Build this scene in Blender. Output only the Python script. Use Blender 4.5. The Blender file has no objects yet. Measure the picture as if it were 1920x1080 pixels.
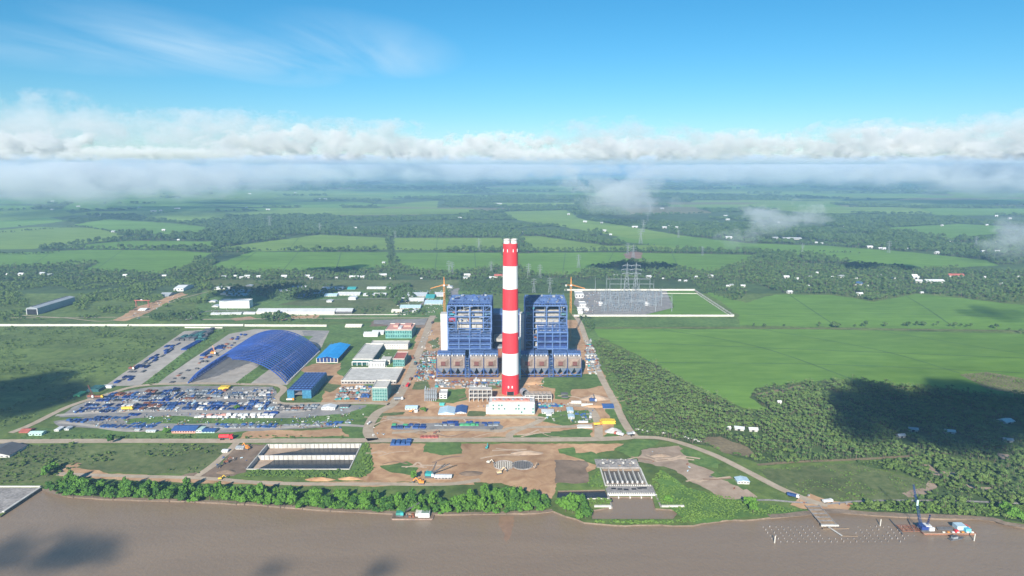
import bpy, bmesh, math, random
import numpy as np
from mathutils import Vector, Matrix, Euler, noise
from mathutils.geometry import tessellate_polygon

S = bpy.context.scene
C = S.collection
PI = math.pi

# ------------------------------------------------------------------ camera
CAM_H, PITCH, F = 317.0, math.radians(10.1), 1280.0
SP, CP = math.sin(PITCH), math.cos(PITCH)
cd = bpy.data.cameras.new('camera')
cam = bpy.data.objects.new('camera', cd); C.objects.link(cam)
cam.location = (0, 0, CAM_H); cam.rotation_euler = (PI / 2 - PITCH, 0, 0)
cd.sensor_width = 36; cd.lens = 24; cd.clip_start = 1; cd.clip_end = 300000
S.camera = cam

# ------------------------------------------------------------------ sky, sun, exposure
EL, AZ = math.radians(27), math.radians(12)
W = bpy.data.worlds.new('World'); S.world = W; W.use_nodes = True
nt = W.node_tree
bg = nt.nodes['Background']
sky = nt.nodes.new('ShaderNodeTexSky'); sky.sky_type = 'NISHITA'; sky.sun_disc = False
sky.sun_elevation = EL; sky.sun_rotation = PI + AZ
sky.altitude = 0; sky.air_density = 1.0; sky.dust_density = 0.0; sky.ozone_density = 8.0
hs = nt.nodes.new('ShaderNodeHueSaturation'); hs.inputs['Saturation'].default_value = 1.14; hs.inputs['Hue'].default_value = 0.483
nt.links.new(sky.outputs[0], hs.inputs['Color'])
# thin high cirrus, laid on a plane far above
tc = nt.nodes.new('ShaderNodeTexCoord')
sep = nt.nodes.new('ShaderNodeSeparateXYZ'); nt.links.new(tc.outputs['Generated'], sep.inputs[0])
def wmath(op, a, b=None, c=None, clamp=False):
    n = nt.nodes.new('ShaderNodeMath'); n.operation = op; n.use_clamp = clamp
    for i, v in enumerate((a, b, c)):
        if v is None: continue
        if isinstance(v, (int, float)): n.inputs[i].default_value = v
        else: nt.links.new(v, n.inputs[i])
    return n.outputs[0]
zc = wmath('MAXIMUM', sep.outputs['Z'], 0.03)
cx = wmath('DIVIDE', sep.outputs['X'], zc); cy = wmath('DIVIDE', sep.outputs['Y'], zc)
cmb = nt.nodes.new('ShaderNodeCombineXYZ'); nt.links.new(cx, cmb.inputs[0]); nt.links.new(cy, cmb.inputs[1])
mp = nt.nodes.new('ShaderNodeMapping'); mp.inputs['Rotation'].default_value = (0, 0, math.radians(-14)); mp.inputs['Scale'].default_value = (1.0, 0.30, 1)
nt.links.new(cmb.outputs[0], mp.inputs[0])
cn = nt.nodes.new('ShaderNodeTexNoise'); cn.inputs['Scale'].default_value = 0.8; cn.inputs['Detail'].default_value = 7; cn.inputs['Roughness'].default_value = 0.55; cn.inputs['Distortion'].default_value = 0.9
nt.links.new(mp.outputs[0], cn.inputs['Vector'])
# cirrus field lies over the plain to the left of the plant (cloud-plane coordinates)
def bump2(x0, y0, rx, ry):
    dx = wmath('DIVIDE', wmath('SUBTRACT', cx, x0), rx); dy = wmath('DIVIDE', wmath('SUBTRACT', cy, y0), ry)
    return wmath('SUBTRACT', 1.0, wmath('ADD', wmath('MULTIPLY', dx, dx), wmath('MULTIPLY', dy, dy)), clamp=True)
msk = wmath('ADD', bump2(-2.65, 6.7, 0.95, 2.5), wmath('MULTIPLY', bump2(-1.3, 6.4, 0.9, 1.9), 0.7))
msk = wmath('ADD', msk, wmath('MULTIPLY', bump2(-4.1, 6.5, 1.4, 1.7), 0.45))
cirrus = wmath('MULTIPLY', wmath('MULTIPLY', wmath('SUBTRACT', cn.outputs[0], 0.33, clamp=True), msk), 2.3, clamp=True)
mixc = nt.nodes.new('ShaderNodeMix'); mixc.data_type = 'RGBA'
nt.links.new(cirrus, mixc.inputs['Factor']); nt.links.new(hs.outputs[0], mixc.inputs['A']); mixc.inputs['B'].default_value = (5.0, 7.0, 8.6, 1)
nt.links.new(mixc.outputs['Result'], bg.inputs[0])
bg.inputs[1].default_value = 0.060
sd = bpy.data.lights.new('sun', 'SUN'); sd.energy = 4.6; sd.angle = math.radians(0.5); sd.color = (1.0, 0.94, 0.85)
so = bpy.data.objects.new('sun', sd); C.objects.link(so)
SUN = Vector((math.sin(AZ) * math.cos(EL), math.cos(AZ) * math.cos(EL), -math.sin(EL)))
so.rotation_euler = SUN.to_track_quat('-Z', 'Y').to_euler()
S.view_settings.view_transform = 'Standard'; S.view_settings.look = 'None'
S.view_settings.exposure = 0.95; S.view_settings.gamma = 1.0
S.cycles.volume_bounces = 3; S.cycles.max_bounces = 6; S.cycles.transparent_max_bounces = 6
S.cycles.use_adaptive_sampling = True; S.cycles.volume_step_rate = 0.5

# ------------------------------------------------------------------ helpers: photograph pixel -> place on the ground
def G(px, py, z=0.0):
    u, v = (px - 960) / F, (py - 540) / F
    t = (z - CAM_H) / (-SP - v * CP)
    return Vector((u * t, (CP - v * SP) * t, z))
def ZAT(py, Y):
    v = (py - 540) / F
    return CAM_H + Y * (-SP - v * CP) / (CP - v * SP)
def XAT(px, Y, z=0.0):
    return (px - 960) / F * (Y * CP + (CAM_H - z) * SP)
def YAT(py, z):
    return G(960, py, z).y
def inside(x, y, poly):
    r = False; n = len(poly); j = n - 1
    for i in range(n):
        xi, yi = poly[i][0], poly[i][1]; xj, yj = poly[j][0], poly[j][1]
        if (yi > y) != (yj > y) and x < (xj - xi) * (y - yi) / (yj - yi) + xi: r = not r
        j = i
    return r

# ------------------------------------------------------------------ materials
MATS = {}
def nd(t, typ, **kw):
    n = t.nodes.new(typ)
    for k, v in kw.items(): setattr(n, k, v)
    return n
def pm(name, col, rough=0.7, var=0.18, scale=0.25, metal=0.0, alt=None, bump=0.0, detail=6, rand=0.0, spec=0.3, distort=0.0, lo=0.3, hi=0.7, stretch=None):
    """base colour broken up by two noises (fine wear + broad stains); rand = variation per object"""
    if name in MATS: return MATS[name]
    m = bpy.data.materials.new(name); m.use_nodes = True; t = m.node_tree; L = t.links
    b = t.nodes['Principled BSDF']; b.inputs['Roughness'].default_value = rough; b.inputs['Metallic'].default_value = metal
    b.inputs['Specular IOR Level'].default_value = spec
    geo = nd(t, 'ShaderNodeNewGeometry'); vec = geo.outputs['Position']
    if stretch:
        mp = nd(t, 'ShaderNodeMapping'); mp.inputs['Scale'].default_value = stretch; L.new(vec, mp.inputs[0]); vec = mp.outputs[0]
    n1 = nd(t, 'ShaderNodeTexNoise'); n1.inputs['Scale'].default_value = scale; n1.inputs['Detail'].default_value = detail; n1.inputs['Roughness'].default_value = 0.62; n1.inputs['Distortion'].default_value = distort
    L.new(vec, n1.inputs['Vector'])
    rp = nd(t, 'ShaderNodeMapRange'); rp.inputs['From Min'].default_value = lo; rp.inputs['From Max'].default_value = hi
    L.new(n1.outputs[0], rp.inputs['Value'])
    mx = nd(t, 'ShaderNodeMix', data_type='RGBA'); L.new(rp.outputs[0], mx.inputs['Factor'])
    a = Vector(col) * (1 - var); c2 = Vector(alt) if alt else Vector(col) * (1 + var)
    mx.inputs['A'].default_value = (*a, 1); mx.inputs['B'].default_value = (*c2, 1)
    out = mx.outputs['Result']
    n2 = nd(t, 'ShaderNodeTexNoise'); n2.inputs['Scale'].default_value = scale * 0.13; n2.inputs['Detail'].default_value = 3; L.new(vec, n2.inputs['Vector'])
    r2 = nd(t, 'ShaderNodeMapRange'); r2.inputs['From Min'].default_value = 0.3; r2.inputs['From Max'].default_value = 0.7; r2.inputs['To Min'].default_value = 1 - var; r2.inputs['To Max'].default_value = 1 + var * 0.7
    L.new(n2.outputs[0], r2.inputs['Value'])
    vm = nd(t, 'ShaderNodeVectorMath', operation='SCALE'); L.new(out, vm.inputs[0]); L.new(r2.outputs[0], vm.inputs['Scale']); out = vm.outputs[0]
    if rand:
        oi = nd(t, 'ShaderNodeObjectInfo'); r3 = nd(t, 'ShaderNodeMapRange'); r3.inputs['To Min'].default_value = 1 - rand; r3.inputs['To Max'].default_value = 1 + rand
        L.new(oi.outputs['Random'], r3.inputs['Value'])
        v3 = nd(t, 'ShaderNodeVectorMath', operation='SCALE'); L.new(out, v3.inputs[0]); L.new(r3.outputs[0], v3.inputs['Scale']); out = v3.outputs[0]
    L.new(out, b.inputs['Base Color'])
    if bump:
        bp = nd(t, 'ShaderNodeBump'); bp.inputs['Strength'].default_value = 0.6; bp.inputs['Distance'].default_value = bump; L.new(n1.outputs[0], bp.inputs['Height']); L.new(bp.outputs[0], b.inputs['Normal'])
    MATS[name] = m; return m
def leafmat(name, a, b_, rand=0.3):
    if name in MATS: return MATS[name]
    m = bpy.data.materials.new(name); m.use_nodes = True; t = m.node_tree; L = t.links
    b = t.nodes['Principled BSDF']; b.inputs['Roughness'].default_value = 0.75; b.inputs['Specular IOR Level'].default_value = 0.15
    oi = nd(t, 'ShaderNodeObjectInfo'); geo = nd(t, 'ShaderNodeNewGeometry')
    ns = nd(t, 'ShaderNodeTexNoise'); ns.inputs['Scale'].default_value = 0.012; ns.inputs['Detail'].default_value = 3; L.new(geo.outputs['Position'], ns.inputs['Vector'])
    ad = nd(t, 'ShaderNodeMath', operation='ADD'); L.new(oi.outputs['Random'], ad.inputs[0]); L.new(ns.outputs[0], ad.inputs[1])
    mr = nd(t, 'ShaderNodeMapRange'); mr.inputs['From Min'].default_value = 0.35; mr.inputs['From Max'].default_value = 1.15; L.new(ad.outputs[0], mr.inputs['Value'])
    mx = nd(t, 'ShaderNodeMix', data_type='RGBA'); L.new(mr.outputs[0], mx.inputs['Factor'])
    mx.inputs['A'].default_value = (*a, 1); mx.inputs['B'].default_value = (*b_, 1)
    L.new(mx.outputs['Result'], b.inputs['Base Color'])
    MATS[name] = m; return m

M_scrub = pm('scrub_ground', (.090, .160, .030), .95, .32, .07, alt=(.155, .21, .05), bump=2.0)
M_grass = pm('grass_ground', (.082, .175, .036), .95, .3, .12, alt=(.145, .225, .056), bump=.5)
M_lush = pm('lush_grass', (.085, .19, .035), .95, .25, .15, alt=(.13, .23, .05), bump=.5)
M_weeds = pm('weed_ground', (.090, .145, .038), .95, .3, .1, alt=(.165, .185, .07), bump=.6)
M_paddy = pm('paddy', (.118, .235, .038), .9, .16, .03, alt=(.160, .280, .048), bump=.1, detail=8, stretch=(.5, 1.6, 1), spec=.15)
M_paddy2 = pm('paddy_pale', (.155, .260, .046), .9, .16, .02, alt=(.21, .305, .060), detail=8, stretch=(.4, 1.6, 1), spec=.15)
M_fielddry = pm('dry_field', (.17, .17, .08), .9, .2, .03, alt=(.21, .19, .10), stretch=(.3, 1.5, 1))
M_crop = pm('young_crop', (.13, .16, .06), .9, .35, .35, alt=(.26, .22, .12), detail=3)
M_tilled = pm('tilled_soil', (.20, .16, .09), .95, .3, .25, alt=(.26, .205, .12), detail=4, stretch=(1.0, 1.6, 1))
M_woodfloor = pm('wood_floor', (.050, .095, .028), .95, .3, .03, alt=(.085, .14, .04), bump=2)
M_dirt = pm('brown_dirt', (.44, .240, .120), .95, .26, .06, distort=.8, alt=(.55, .355, .200), bump=.35)
M_dirtd = pm('damp_dirt', (.19, .135, .09), .95, .25, .06, alt=(.28, .20, .14), bump=.35)
M_sand = pm('bare_sand', (.36, .26, .18), .95, .2, .08, alt=(.46, .35, .26), bump=.3)
M_road = pm('packed_road', (.40, .315, .225), .95, .14, .12, alt=(.47, .385, .285), bump=.1)
M_gravel = pm('gravel_lot', (.34, .305, .265), .95, .16, .06, alt=(.44, .40, .35), bump=.15)
M_grey = pm('grey_hardstand', (.23, .22, .21), .95, .2, .08, alt=(.33, .31, .29), bump=.15)
M_conc = pm('concrete', (.46, .44, .40), .85, .15, .15, alt=(.58, .56, .52))
M_concd = pm('weathered_concrete', (.25, .23, .21), .9, .3, .35, alt=(.40, .37, .35))
M_concl = pm('pale_concrete', (.54, .52, .46), .8, .12, .2, alt=(.62, .59, .53))
M_white = pm('white_paint', (.64, .64, .63), .6, .09, .5, stretch=(1, 1, .06), alt=(.70, .70, .69))
M_whitew = pm('worn_white_panel', (.56, .55, .52), .6, .12, .3)
M_cream = pm('cream_sheeting', (.68, .64, .54), .6, .08, .3)
M_red = pm('red_paint', (.60, .030, .040), .55, .10, .5, stretch=(1, 1, .05), alt=(.66, .040, .048))
M_redb = pm('red_roof', (.40, .12, .09), .7, .2, .4)
M_pink = pm('pink_wall', (.58, .30, .24), .7, .12, .4)
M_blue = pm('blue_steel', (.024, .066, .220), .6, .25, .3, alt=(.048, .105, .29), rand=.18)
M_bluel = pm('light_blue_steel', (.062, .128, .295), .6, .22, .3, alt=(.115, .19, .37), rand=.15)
M_blued = pm('dark_blue_steel', (.010, .022, .10), .5, .2, .3, alt=(.018, .035, .14))
M_vault = pm('vault_blue', (.011, .045, .215), .55, .18, .2, alt=(.020, .066, .28), rand=.15)
M_roofblue = pm('bright_blue_roof', (.015, .27, .66), .5, .12, .12, alt=(.03, .34, .74))
M_roofblued = pm('mid_blue_roof', (.04, .10, .27), .5, .15, .3)
M_net = pm('green_safety_net', (.085, .27, .25), .85, .22, .4, alt=(.20, .40, .36))
M_netblue = pm('blue_safety_net', (.025, .14, .26), .8, .25, .35, alt=(.06, .22, .34))
M_mint = pm('mint_panel', (.43, .60, .54), .6, .08, .3)
M_furn = pm('furnace_casing', (.36, .34, .31), .7, .2, .25, alt=(.48, .46, .42))
M_esp = pm('precipitator_casing', (.22, .185, .16), .7, .16, .2, alt=(.28, .24, .21))
M_espn = pm('nozzle_rust', (.30, .225, .175), .7, .2, .3)
M_rust = pm('rust', (.23, .085, .05), .8, .3, .5, alt=(.32, .13, .075))
M_steel = pm('galvanised_steel', (.30, .33, .355), .55, .12, .4, metal=.2)
M_steeld = pm('dark_steel', (.10, .10, .105), .6, .2, .4)
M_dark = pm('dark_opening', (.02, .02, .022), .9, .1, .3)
M_glass = pm('window_glass', (.04, .06, .07), .15, .2, .3, spec=.6)
M_orange = pm('orange_paint', (.72, .28, .05), .5, .15, .3)
M_yellow = pm('yellow_tarp', (.70, .46, .05), .7, .18, .4)
M_teal = pm('teal_paint', (.05, .33, .33), .5, .15, .3)
M_green = pm('green_paint', (.08, .36, .16), .6, .2, .4)
M_grate = pm('deck_grating', (.10, .12, .17), .7, .25, .5, alt=(.17, .20, .26))
M_asph = pm('asphalt', (.12, .12, .125), .9, .15, .1)
M_roofg = pm('grey_sheet_roof', (.42, .45, .47), .5, .15, .3, rand=.2)
M_roofw = pm('white_sheet_roof', (.60, .61, .61), .5, .1, .2, rand=.1)
M_roofp = pm('pale_blue_roof', (.42, .56, .64), .5, .12, .3)
M_wood = pm('timber', (.30, .21, .13), .8, .25, .5)
M_bark = pm('bark', (.14, .11, .085), .9, .2, .6)
M_pondw = pm('dark_pond', (.022, .023, .025), .25, .3, .05, alt=(.05, .048, .045), spec=.4)
M_green_net = M_net
L_mang = leafmat('mangrove_leaf', (.034, .095, .020), (.095, .210, .028))
L_palm = leafmat('palm_leaf', (.052, .105, .028), (.115, .175, .050))
L_wood = leafmat('woodland_leaf', (.034, .072, .024), (.072, .122, .040))
L_bush = leafmat('bush_leaf', (.055, .105, .026), (.115, .175, .045))
L_reed = leafmat('reed_leaf', (.080, .155, .026), (.130, .215, .045))

# ------------------------------------------------------------------ mesh building
class MB:
    def __init__(s): s.v = []; s.f = []; s.mi = []
    def quad(s, a, b, c, d, m=0):
        n = len(s.v); s.v += [tuple(a), tuple(b), tuple(c), tuple(d)]; s.f.append((n, n + 1, n + 2, n + 3)); s.mi.append(m); return s
    def tri(s, a, b, c, m=0):
        n = len(s.v); s.v += [tuple(a), tuple(b), tuple(c)]; s.f.append((n, n + 1, n + 2)); s.mi.append(m); return s
    def box(s, x0, x1, y0, y1, z0, z1, m=0):
        n = len(s.v)
        s.v += [(x0, y0, z0), (x1, y0, z0), (x1, y1, z0), (x0, y1, z0), (x0, y0, z1), (x1, y0, z1), (x1, y1, z1), (x0, y1, z1)]
        for f in ((0, 3, 2, 1), (4, 5, 6, 7), (0, 1, 5, 4), (1, 2, 6, 5), (2, 3, 7, 6), (3, 0, 4, 7)):
            s.f.append(tuple(n + i for i in f)); s.mi.append(m)
        return s
    def prism(s, pts, z0, z1, m=0):
        n = len(s.v); k = len(pts)
        s.v += [(p[0], p[1], z0) for p in pts] + [(p[0], p[1], z1) for p in pts]
        s.f.append(tuple(range(n + k - 1, n - 1, -1))); s.mi.append(m)
        s.f.append(tuple(range(n + k, n + 2 * k))); s.mi.append(m)
        for i in range(k):
            j = (i + 1) % k; s.f.append((n + i, n + j, n + k + j, n + k + i)); s.mi.append(m)
        return s
    def prof(s, pts, x0, x1, axis='x', m=0):
        """profile (a,z) swept along an axis: axis x -> a is y ; axis y -> a is x"""
        n = len(s.v); k = len(pts)
        for e in (x0, x1):
            for a, z in pts: s.v.append((e, a, z) if axis == 'x' else (a, e, z))
        s.f.append(tuple(range(n, n + k))); s.mi.append(m); s.f.append(tuple(range(n + 2 * k - 1, n + k - 1, -1))); s.mi.append(m)
        for i in range(k):
            j = (i + 1) % k; s.f.append((n + i, n + k + i, n + k + j, n + j)); s.mi.append(m)
        return s
    def tube(s, a, b, r0, r1=None, n=8, m=0, cap=True):
        a, b = Vector(a), Vector(b); r1 = r0 if r1 is None else r1
        d = (b - a).normalized(); e1 = d.orthogonal().normalized(); e2 = d.cross(e1); o = len(s.v)
        for p, r in ((a, r0), (b, r1)):
            for i in range(n):
                t = 2 * PI * i / n; s.v.append(tuple(p + e1 * (r * math.cos(t)) + e2 * (r * math.sin(t))))
        for i in range(n):
            j = (i + 1) % n; s.f.append((o + i, o + j, o + n + j, o + n + i)); s.mi.append(m)
        if cap:
            s.f.append(tuple(range(o + n - 1, o - 1, -1))); s.mi.append(m); s.f.append(tuple(range(o + n, o + 2 * n))); s.mi.append(m)
        return s
    def bar(s, a, b, w, h=None, m=0):
        a, b = Vector(a), Vector(b); h = w if h is None else h
        d = (b - a).normalized(); up = Vector((0, 0, 1)) if abs(d.z) < .95 else Vector((0, 1, 0))
        e1 = d.cross(up).normalized() * (w / 2); e2 = e1.cross(d).normalized() * (h / 2); n = len(s.v)
        for p in (a, b):
            for q in (-e1 - e2, e1 - e2, e1 + e2, -e1 + e2): s.v.append(tuple(p + q))
        for f in ((0, 1, 2, 3), (7, 6, 5, 4), (0, 4, 5, 1), (1, 5, 6, 2), (2, 6, 7, 3), (3, 7, 4, 0)):
            s.f.append(tuple(n + i for i in f)); s.mi.append(m)
        return s
    def mesh(s, name, mats):
        me = bpy.data.meshes.new(name); me.from_pydata(s.v, [], s.f)
        for x in (mats if isinstance(mats, (list, tuple)) else [mats]): me.materials.append(x)
        if any(s.mi): me.polygons.foreach_set('material_index', s.mi)
        me.update(); return me
    def build(s, name, mats, parent=None, loc=(0, 0, 0)):
        o = bpy.data.objects.new(name, s.mesh(name, mats)); C.objects.link(o); o.location = loc
        if parent: o.parent = parent
        return o
def ORD(n): return '%d%s' % (n, 'th' if 10 <= n % 100 <= 20 else {1: 'st', 2: 'nd', 3: 'rd'}.get(n % 10, 'th'))
def tag(o, label, cat, group=None):
    o['label'] = label; o['category'] = cat
    if group: o['group'] = group
    return o
def struct(o, kind='structure'):
    o['kind'] = kind; return o
def thing(name, label, cat, loc=(0, 0, 0), group=None, rz=0.0):
    o = bpy.data.objects.new(name, None); C.objects.link(o); o.location = loc; o.rotation_euler = (0, 0, rz); o.empty_display_size = 1
    return tag(o, label, cat, group)
def copy_tree(o, loc=None, rz=None, sc=None, parent=None, label=None, group=None):
    c = o.copy(); C.objects.link(c); c.parent = parent
    if loc is not None: c.location = loc
    if rz is not None: c.rotation_euler = (0, 0, rz)
    if sc is not None: c.scale = (sc, sc, sc)
    if label: c['label'] = label
    if group: c['group'] = group
    for ch in list(o.children): copy_tree(ch, parent=c)
    return c
CUBES = {}
def cube(mat):
    if mat.name not in CUBES: CUBES[mat.name] = MB().box(-.5, .5, -.5, .5, -.5, .5).mesh('unit_bar', mat)
    return CUBES[mat.name]
def bar(root, name, a, b, w, mat, h=None):
    """one straight member as its own part (shared mesh)"""
    a, b = Vector(a), Vector(b); d = b - a; l = d.length; d.normalize(); h = h or w
    up = Vector((0, 0, 1)) if abs(d.z) < .95 else Vector((0, 1, 0))
    e1 = d.cross(up).normalized(); e2 = e1.cross(d).normalized()
    o = bpy.data.objects.new(name, cube(mat)); C.objects.link(o); o.parent = root
    m = Matrix(((d.x * l, e1.x * w, e2.x * h, 0), (d.y * l, e1.y * w, e2.y * h, 0), (d.z * l, e1.z * w, e2.z * h, 0), (0, 0, 0, 1)))
    m.translation = (a + b) / 2; o.matrix_local = m
    return o
def block(root, name, x0, x1, y0, y1, z0, z1, mat):
    o = bpy.data.objects.new(name, cube(mat)); C.objects.link(o); o.parent = root
    o.location = ((x0 + x1) / 2, (y0 + y1) / 2, (z0 + z1) / 2); o.scale = (x1 - x0, y1 - y0, z1 - z0); return o

# ------------------------------------------------------------------ ground sheets
def densify(pts, step, amp, seed=0):
    out = []; n = len(pts)
    for i in range(n):
        a, b = Vector(pts[i][:2]), Vector(pts[(i + 1) % n][:2]); l = (b - a).length
        k = max(1, min(60, int(l / step))); nn = Vector((-(b - a).y, (b - a).x)).normalized() if l > 0 else Vector((0, 0))
        for j in range(k):
            p = a.lerp(b, j / k)
            q = noise.noise(Vector((p.x / step / 3.5, p.y / step / 3.5, seed * 3.7))) + .6 * noise.noise(Vector((p.x / step, p.y / step, seed * 1.7 + 9)))
            out.append(p + nn * (q * amp))
    return out
def fill(name, loops, z, mat, parent=None, skirt=0.0, skirt_mat=None):
    l3 = [[Vector((p[0], p[1], 0)) for p in lp] for lp in loops]
    tris = tessellate_polygon(l3); flat = [p for lp in l3 for p in lp]
    v = [(p.x, p.y, z) for p in flat]; f = []
    for t in tris:
        a, b, c = (flat[i] for i in t)
        f.append(t if (b - a).cross(c - a).z > 0 else (t[0], t[2], t[1]))
    nt_ = len(f)
    if skirt:
        base = 0
        for lp in l3:
            k = len(lp); n = len(v)
            v += [(p.x, p.y, z - skirt) for p in lp]
            for i in range(k):
                j = (i + 1) % k; f.append((base + i, base + j, n + j, n + i))
            base += k
    me = bpy.data.meshes.new(name); me.from_pydata(v, [], f); me.materials.append(mat)
    if skirt_mat: me.materials.append(skirt_mat); me.polygons.foreach_set('material_index', [0] * nt_ + [1] * (len(f) - nt_))
    me.update(); o = bpy.data.objects.new(name, me); C.objects.link(o); o.parent = parent
    return struct(o)
SEED = [0]
def sheet(name, px, z, mat, step=None, amp=None):
    w = [G(*p, z) for p in px]; d = sum(p.y for p in w) / len(w)
    step = step or max(4.0, d / 170); amp = step * .75 if amp is None else amp
    SEED[0] += 1; z += (SEED[0] % 37) * .0019
    return fill(name, [densify(w, step, amp, SEED[0])], z, mat)
def ribbon(name, pts, width, z, mat, wob=.12, steps=6):
    """a road: smooth strip of ground width along points on the ground"""
    P = [Vector(p[:2]) for p in pts]; fine = []
    for i in range(len(P) - 1):
        p0 = P[max(i - 1, 0)]; p1 = P[i]; p2 = P[i + 1]; p3 = P[min(i + 2, len(P) - 1)]
        for j in range(steps):
            t = j / steps
            fine.append(.5 * ((2 * p1) + (p2 - p0) * t + (2 * p0 - 5 * p1 + 4 * p2 - p3) * t * t + (3 * p1 - p0 - 3 * p2 + p3) * t ** 3))
    fine.append(P[-1]); v = []; f = []; SEED[0] += 1
    for i, p in enumerate(fine):
        d = (fine[min(i + 1, len(fine) - 1)] - fine[max(i - 1, 0)]).normalized(); n = Vector((-d.y, d.x))
        for s_ in (1, -1):
            w = width / 2 * (1 + wob * noise.noise(Vector((p.x * .05, p.y * .05, SEED[0] + s_ * 5))))
            q = p + n * (s_ * w); v.append((q.x, q.y, z))
        if i: k = 2 * i; f.append((k - 2, k - 1, k + 1, k))
    me = bpy.data.meshes.new(name); me.from_pydata(v, [], f); me.materials.append(mat); me.update()
    o = bpy.data.objects.new(name, me); C.objects.link(o); return struct(o)
def road(name, px, width, z=.36, mat=None, wob=.12):
    return ribbon(name, [G(*p) for p in px], width, z, mat or M_road, wob)

# ================================================================== SETTING
# water: muddy river with small ripples
def water_mat():
    m = bpy.data.materials.new('muddy_water'); m.use_nodes = True; t = m.node_tree; L = t.links
    b = t.nodes['Principled BSDF']; b.inputs['Roughness'].default_value = .35; b.inputs['Specular IOR Level'].default_value = .35
    geo = nd(t, 'ShaderNodeNewGeometry')
    n = nd(t, 'ShaderNodeTexNoise'); n.inputs['Scale'].default_value = .012; n.inputs['Detail'].default_value = 7; n.inputs['Distortion'].default_value = 1.6
    wm = nd(t, 'ShaderNodeMapping'); wm.inputs['Scale'].default_value = (.35, 1.5, 1); L.new(geo.outputs['Position'], wm.inputs[0]); L.new(wm.outputs[0], n.inputs['Vector'])
    mx = nd(t, 'ShaderNodeMix', data_type='RGBA'); L.new(n.outputs[0], mx.inputs['Factor'])
    mx.inputs['A'].default_value = (.200, .146, .100, 1); mx.inputs['B'].default_value = (.280, .204, .136, 1); L.new(mx.outputs['Result'], b.inputs['Base Color'])
    w = nd(t, 'ShaderNodeTexNoise'); w.inputs['Scale'].default_value = .35; w.inputs['Detail'].default_value = 6; L.new(geo.outputs['Position'], w.inputs['Vector'])
    bp = nd(t, 'ShaderNodeBump'); bp.inputs['Strength'].default_value = .6; bp.inputs['Distance'].default_value = .6; L.new(w.outputs[0], bp.inputs['Height']); L.new(bp.outputs[0], b.inputs['Normal'])
    return m
M_water = water_mat()
BANK = [(-900, 1010), (-300, 975), (0, 968), (78, 916), (130, 931), (260, 937), (420, 942), (560, 952), (700, 961), (850, 964), (1000, 961), (1036, 958),
        (1060, 968), (1095, 980), (1150, 983), (1240, 985), (1300, 984), (1370, 974), (1440, 970), (1500, 966), (1560, 960), (1600, 962), (1700, 968), (1850, 974), (1930, 990), (2300, 1010), (2900, 1030)]
H_BASIN = [(1110, 973), (1108, 957), (1149, 950), (1143, 931), (1223, 931), (1229, 953), (1276, 956), (1262, 973)]
H_FORE = [(1128, 877), (1201, 877), (1214, 909), (1136, 909)]
H_POND = [(462, 880), (501, 833.5), (678, 832.5), (655, 880)]
H_DARK = [(1046, 920), (1134, 918), (1142, 935), (1044, 936)]
bank_w = densify([G(*p) for p in BANK] + [Vector((60000, 900)), Vector((60000, 60000)), Vector((-60000, 60000)), Vector((-60000, 900))], 9, 2.2, 5)
# keep the far outline straight
land = fill('ground', [bank_w] + [[G(*p) for p in h][::-1] for h in (H_BASIN, H_FORE, H_POND, H_DARK)], 0.0, M_scrub, skirt=6, skirt_mat=pm('bank_mud', (.20, .15, .11), .9, .25, .3))
river = fill('river', [[(-60000, -20000), (60000, -20000), (60000, 1200), (900, 760), (420, 652), (-800, 652), (-60000, 1200)]], -1.5, M_water)

sheet('silt_plume', [(938, 968), (962, 968), (966, 990), (958, 1012), (948, 1020), (943, 1000), (936, 984)], -1.47, pm('silt_water', (.30, .185, .115), .4, .15, .2))
# ---- fields
FIELDS = []; RV0 = random.Random(2)
def field(px, mat=None, z=.12):
    FIELDS.append([tuple(G(*p)[:2]) for p in px])
    return sheet('rice_field', px, z, mat or M_paddy)
field([(1112, 617), (1500, 617), (1920, 626), (2250, 640), (2250, 760), (1930, 748), (1850, 738), (1700, 724), (1560, 712), (1500, 717), (1420, 728), (1402, 745), (1442, 768), (1400, 767), (1300, 722), (1200, 668), (1120, 628)])
field([(1316, 545), (1345, 560), (1382, 590), (1385, 610), (1920, 619), (2250, 632), (2250, 590), (1920, 572), (1860, 566), (1800, 559), (1720, 551), (1640, 566), (1560, 553), (1450, 552), (1400, 568)], z=.10)
field([(1095, 597), (1383, 597), (1386, 612), (1110, 613)], M_grass)
field([(388, 501), (470, 472), (724, 473), (732, 498), (690, 506), (600, 507), (480, 511)])
field([(398, 466), (600, 440), (722, 446), (726, 468), (500, 471), (400, 470)], M_paddy2)
field([(-300, 500), (-300, 478), (0, 475), (170, 468), (330, 470), (398, 474), (350, 500), (300, 513), (150, 508), (185, 493), (60, 500)])
field([(-250, 470), (-100, 440), (60, 426), (180, 427), (235, 440), (200, 452), (60, 467)], M_paddy2)
field([(95, 465), (240, 451), (400, 453), (398, 465), (200, 467)])
field([(140, 421), (200, 411), (330, 419), (388, 426), (370, 440), (250, 438), (170, 426)])
field([(250, 405), (400, 396), (428, 401), (420, 411), (330, 416)], M_paddy2)
field([(270, 377), (400, 366), (470, 361), (560, 372), (500, 380), (330, 382)], M_paddy2)
field([(742, 474), (942, 474), (946, 498), (850, 511), (770, 505), (742, 490)])
field([(738, 446), (942, 446), (946, 468), (740, 469)], M_paddy2)
field([(968, 475), (1130, 473), (1420, 478), (1395, 492), (1330, 511), (1250, 497), (1180, 489), (1110, 502), (1080, 515), (1000, 515), (968, 495)])
field([(972, 443), (1010, 443), (1140, 461), (1250, 459), (1312, 470), (1000, 471)], M_paddy2)
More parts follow.
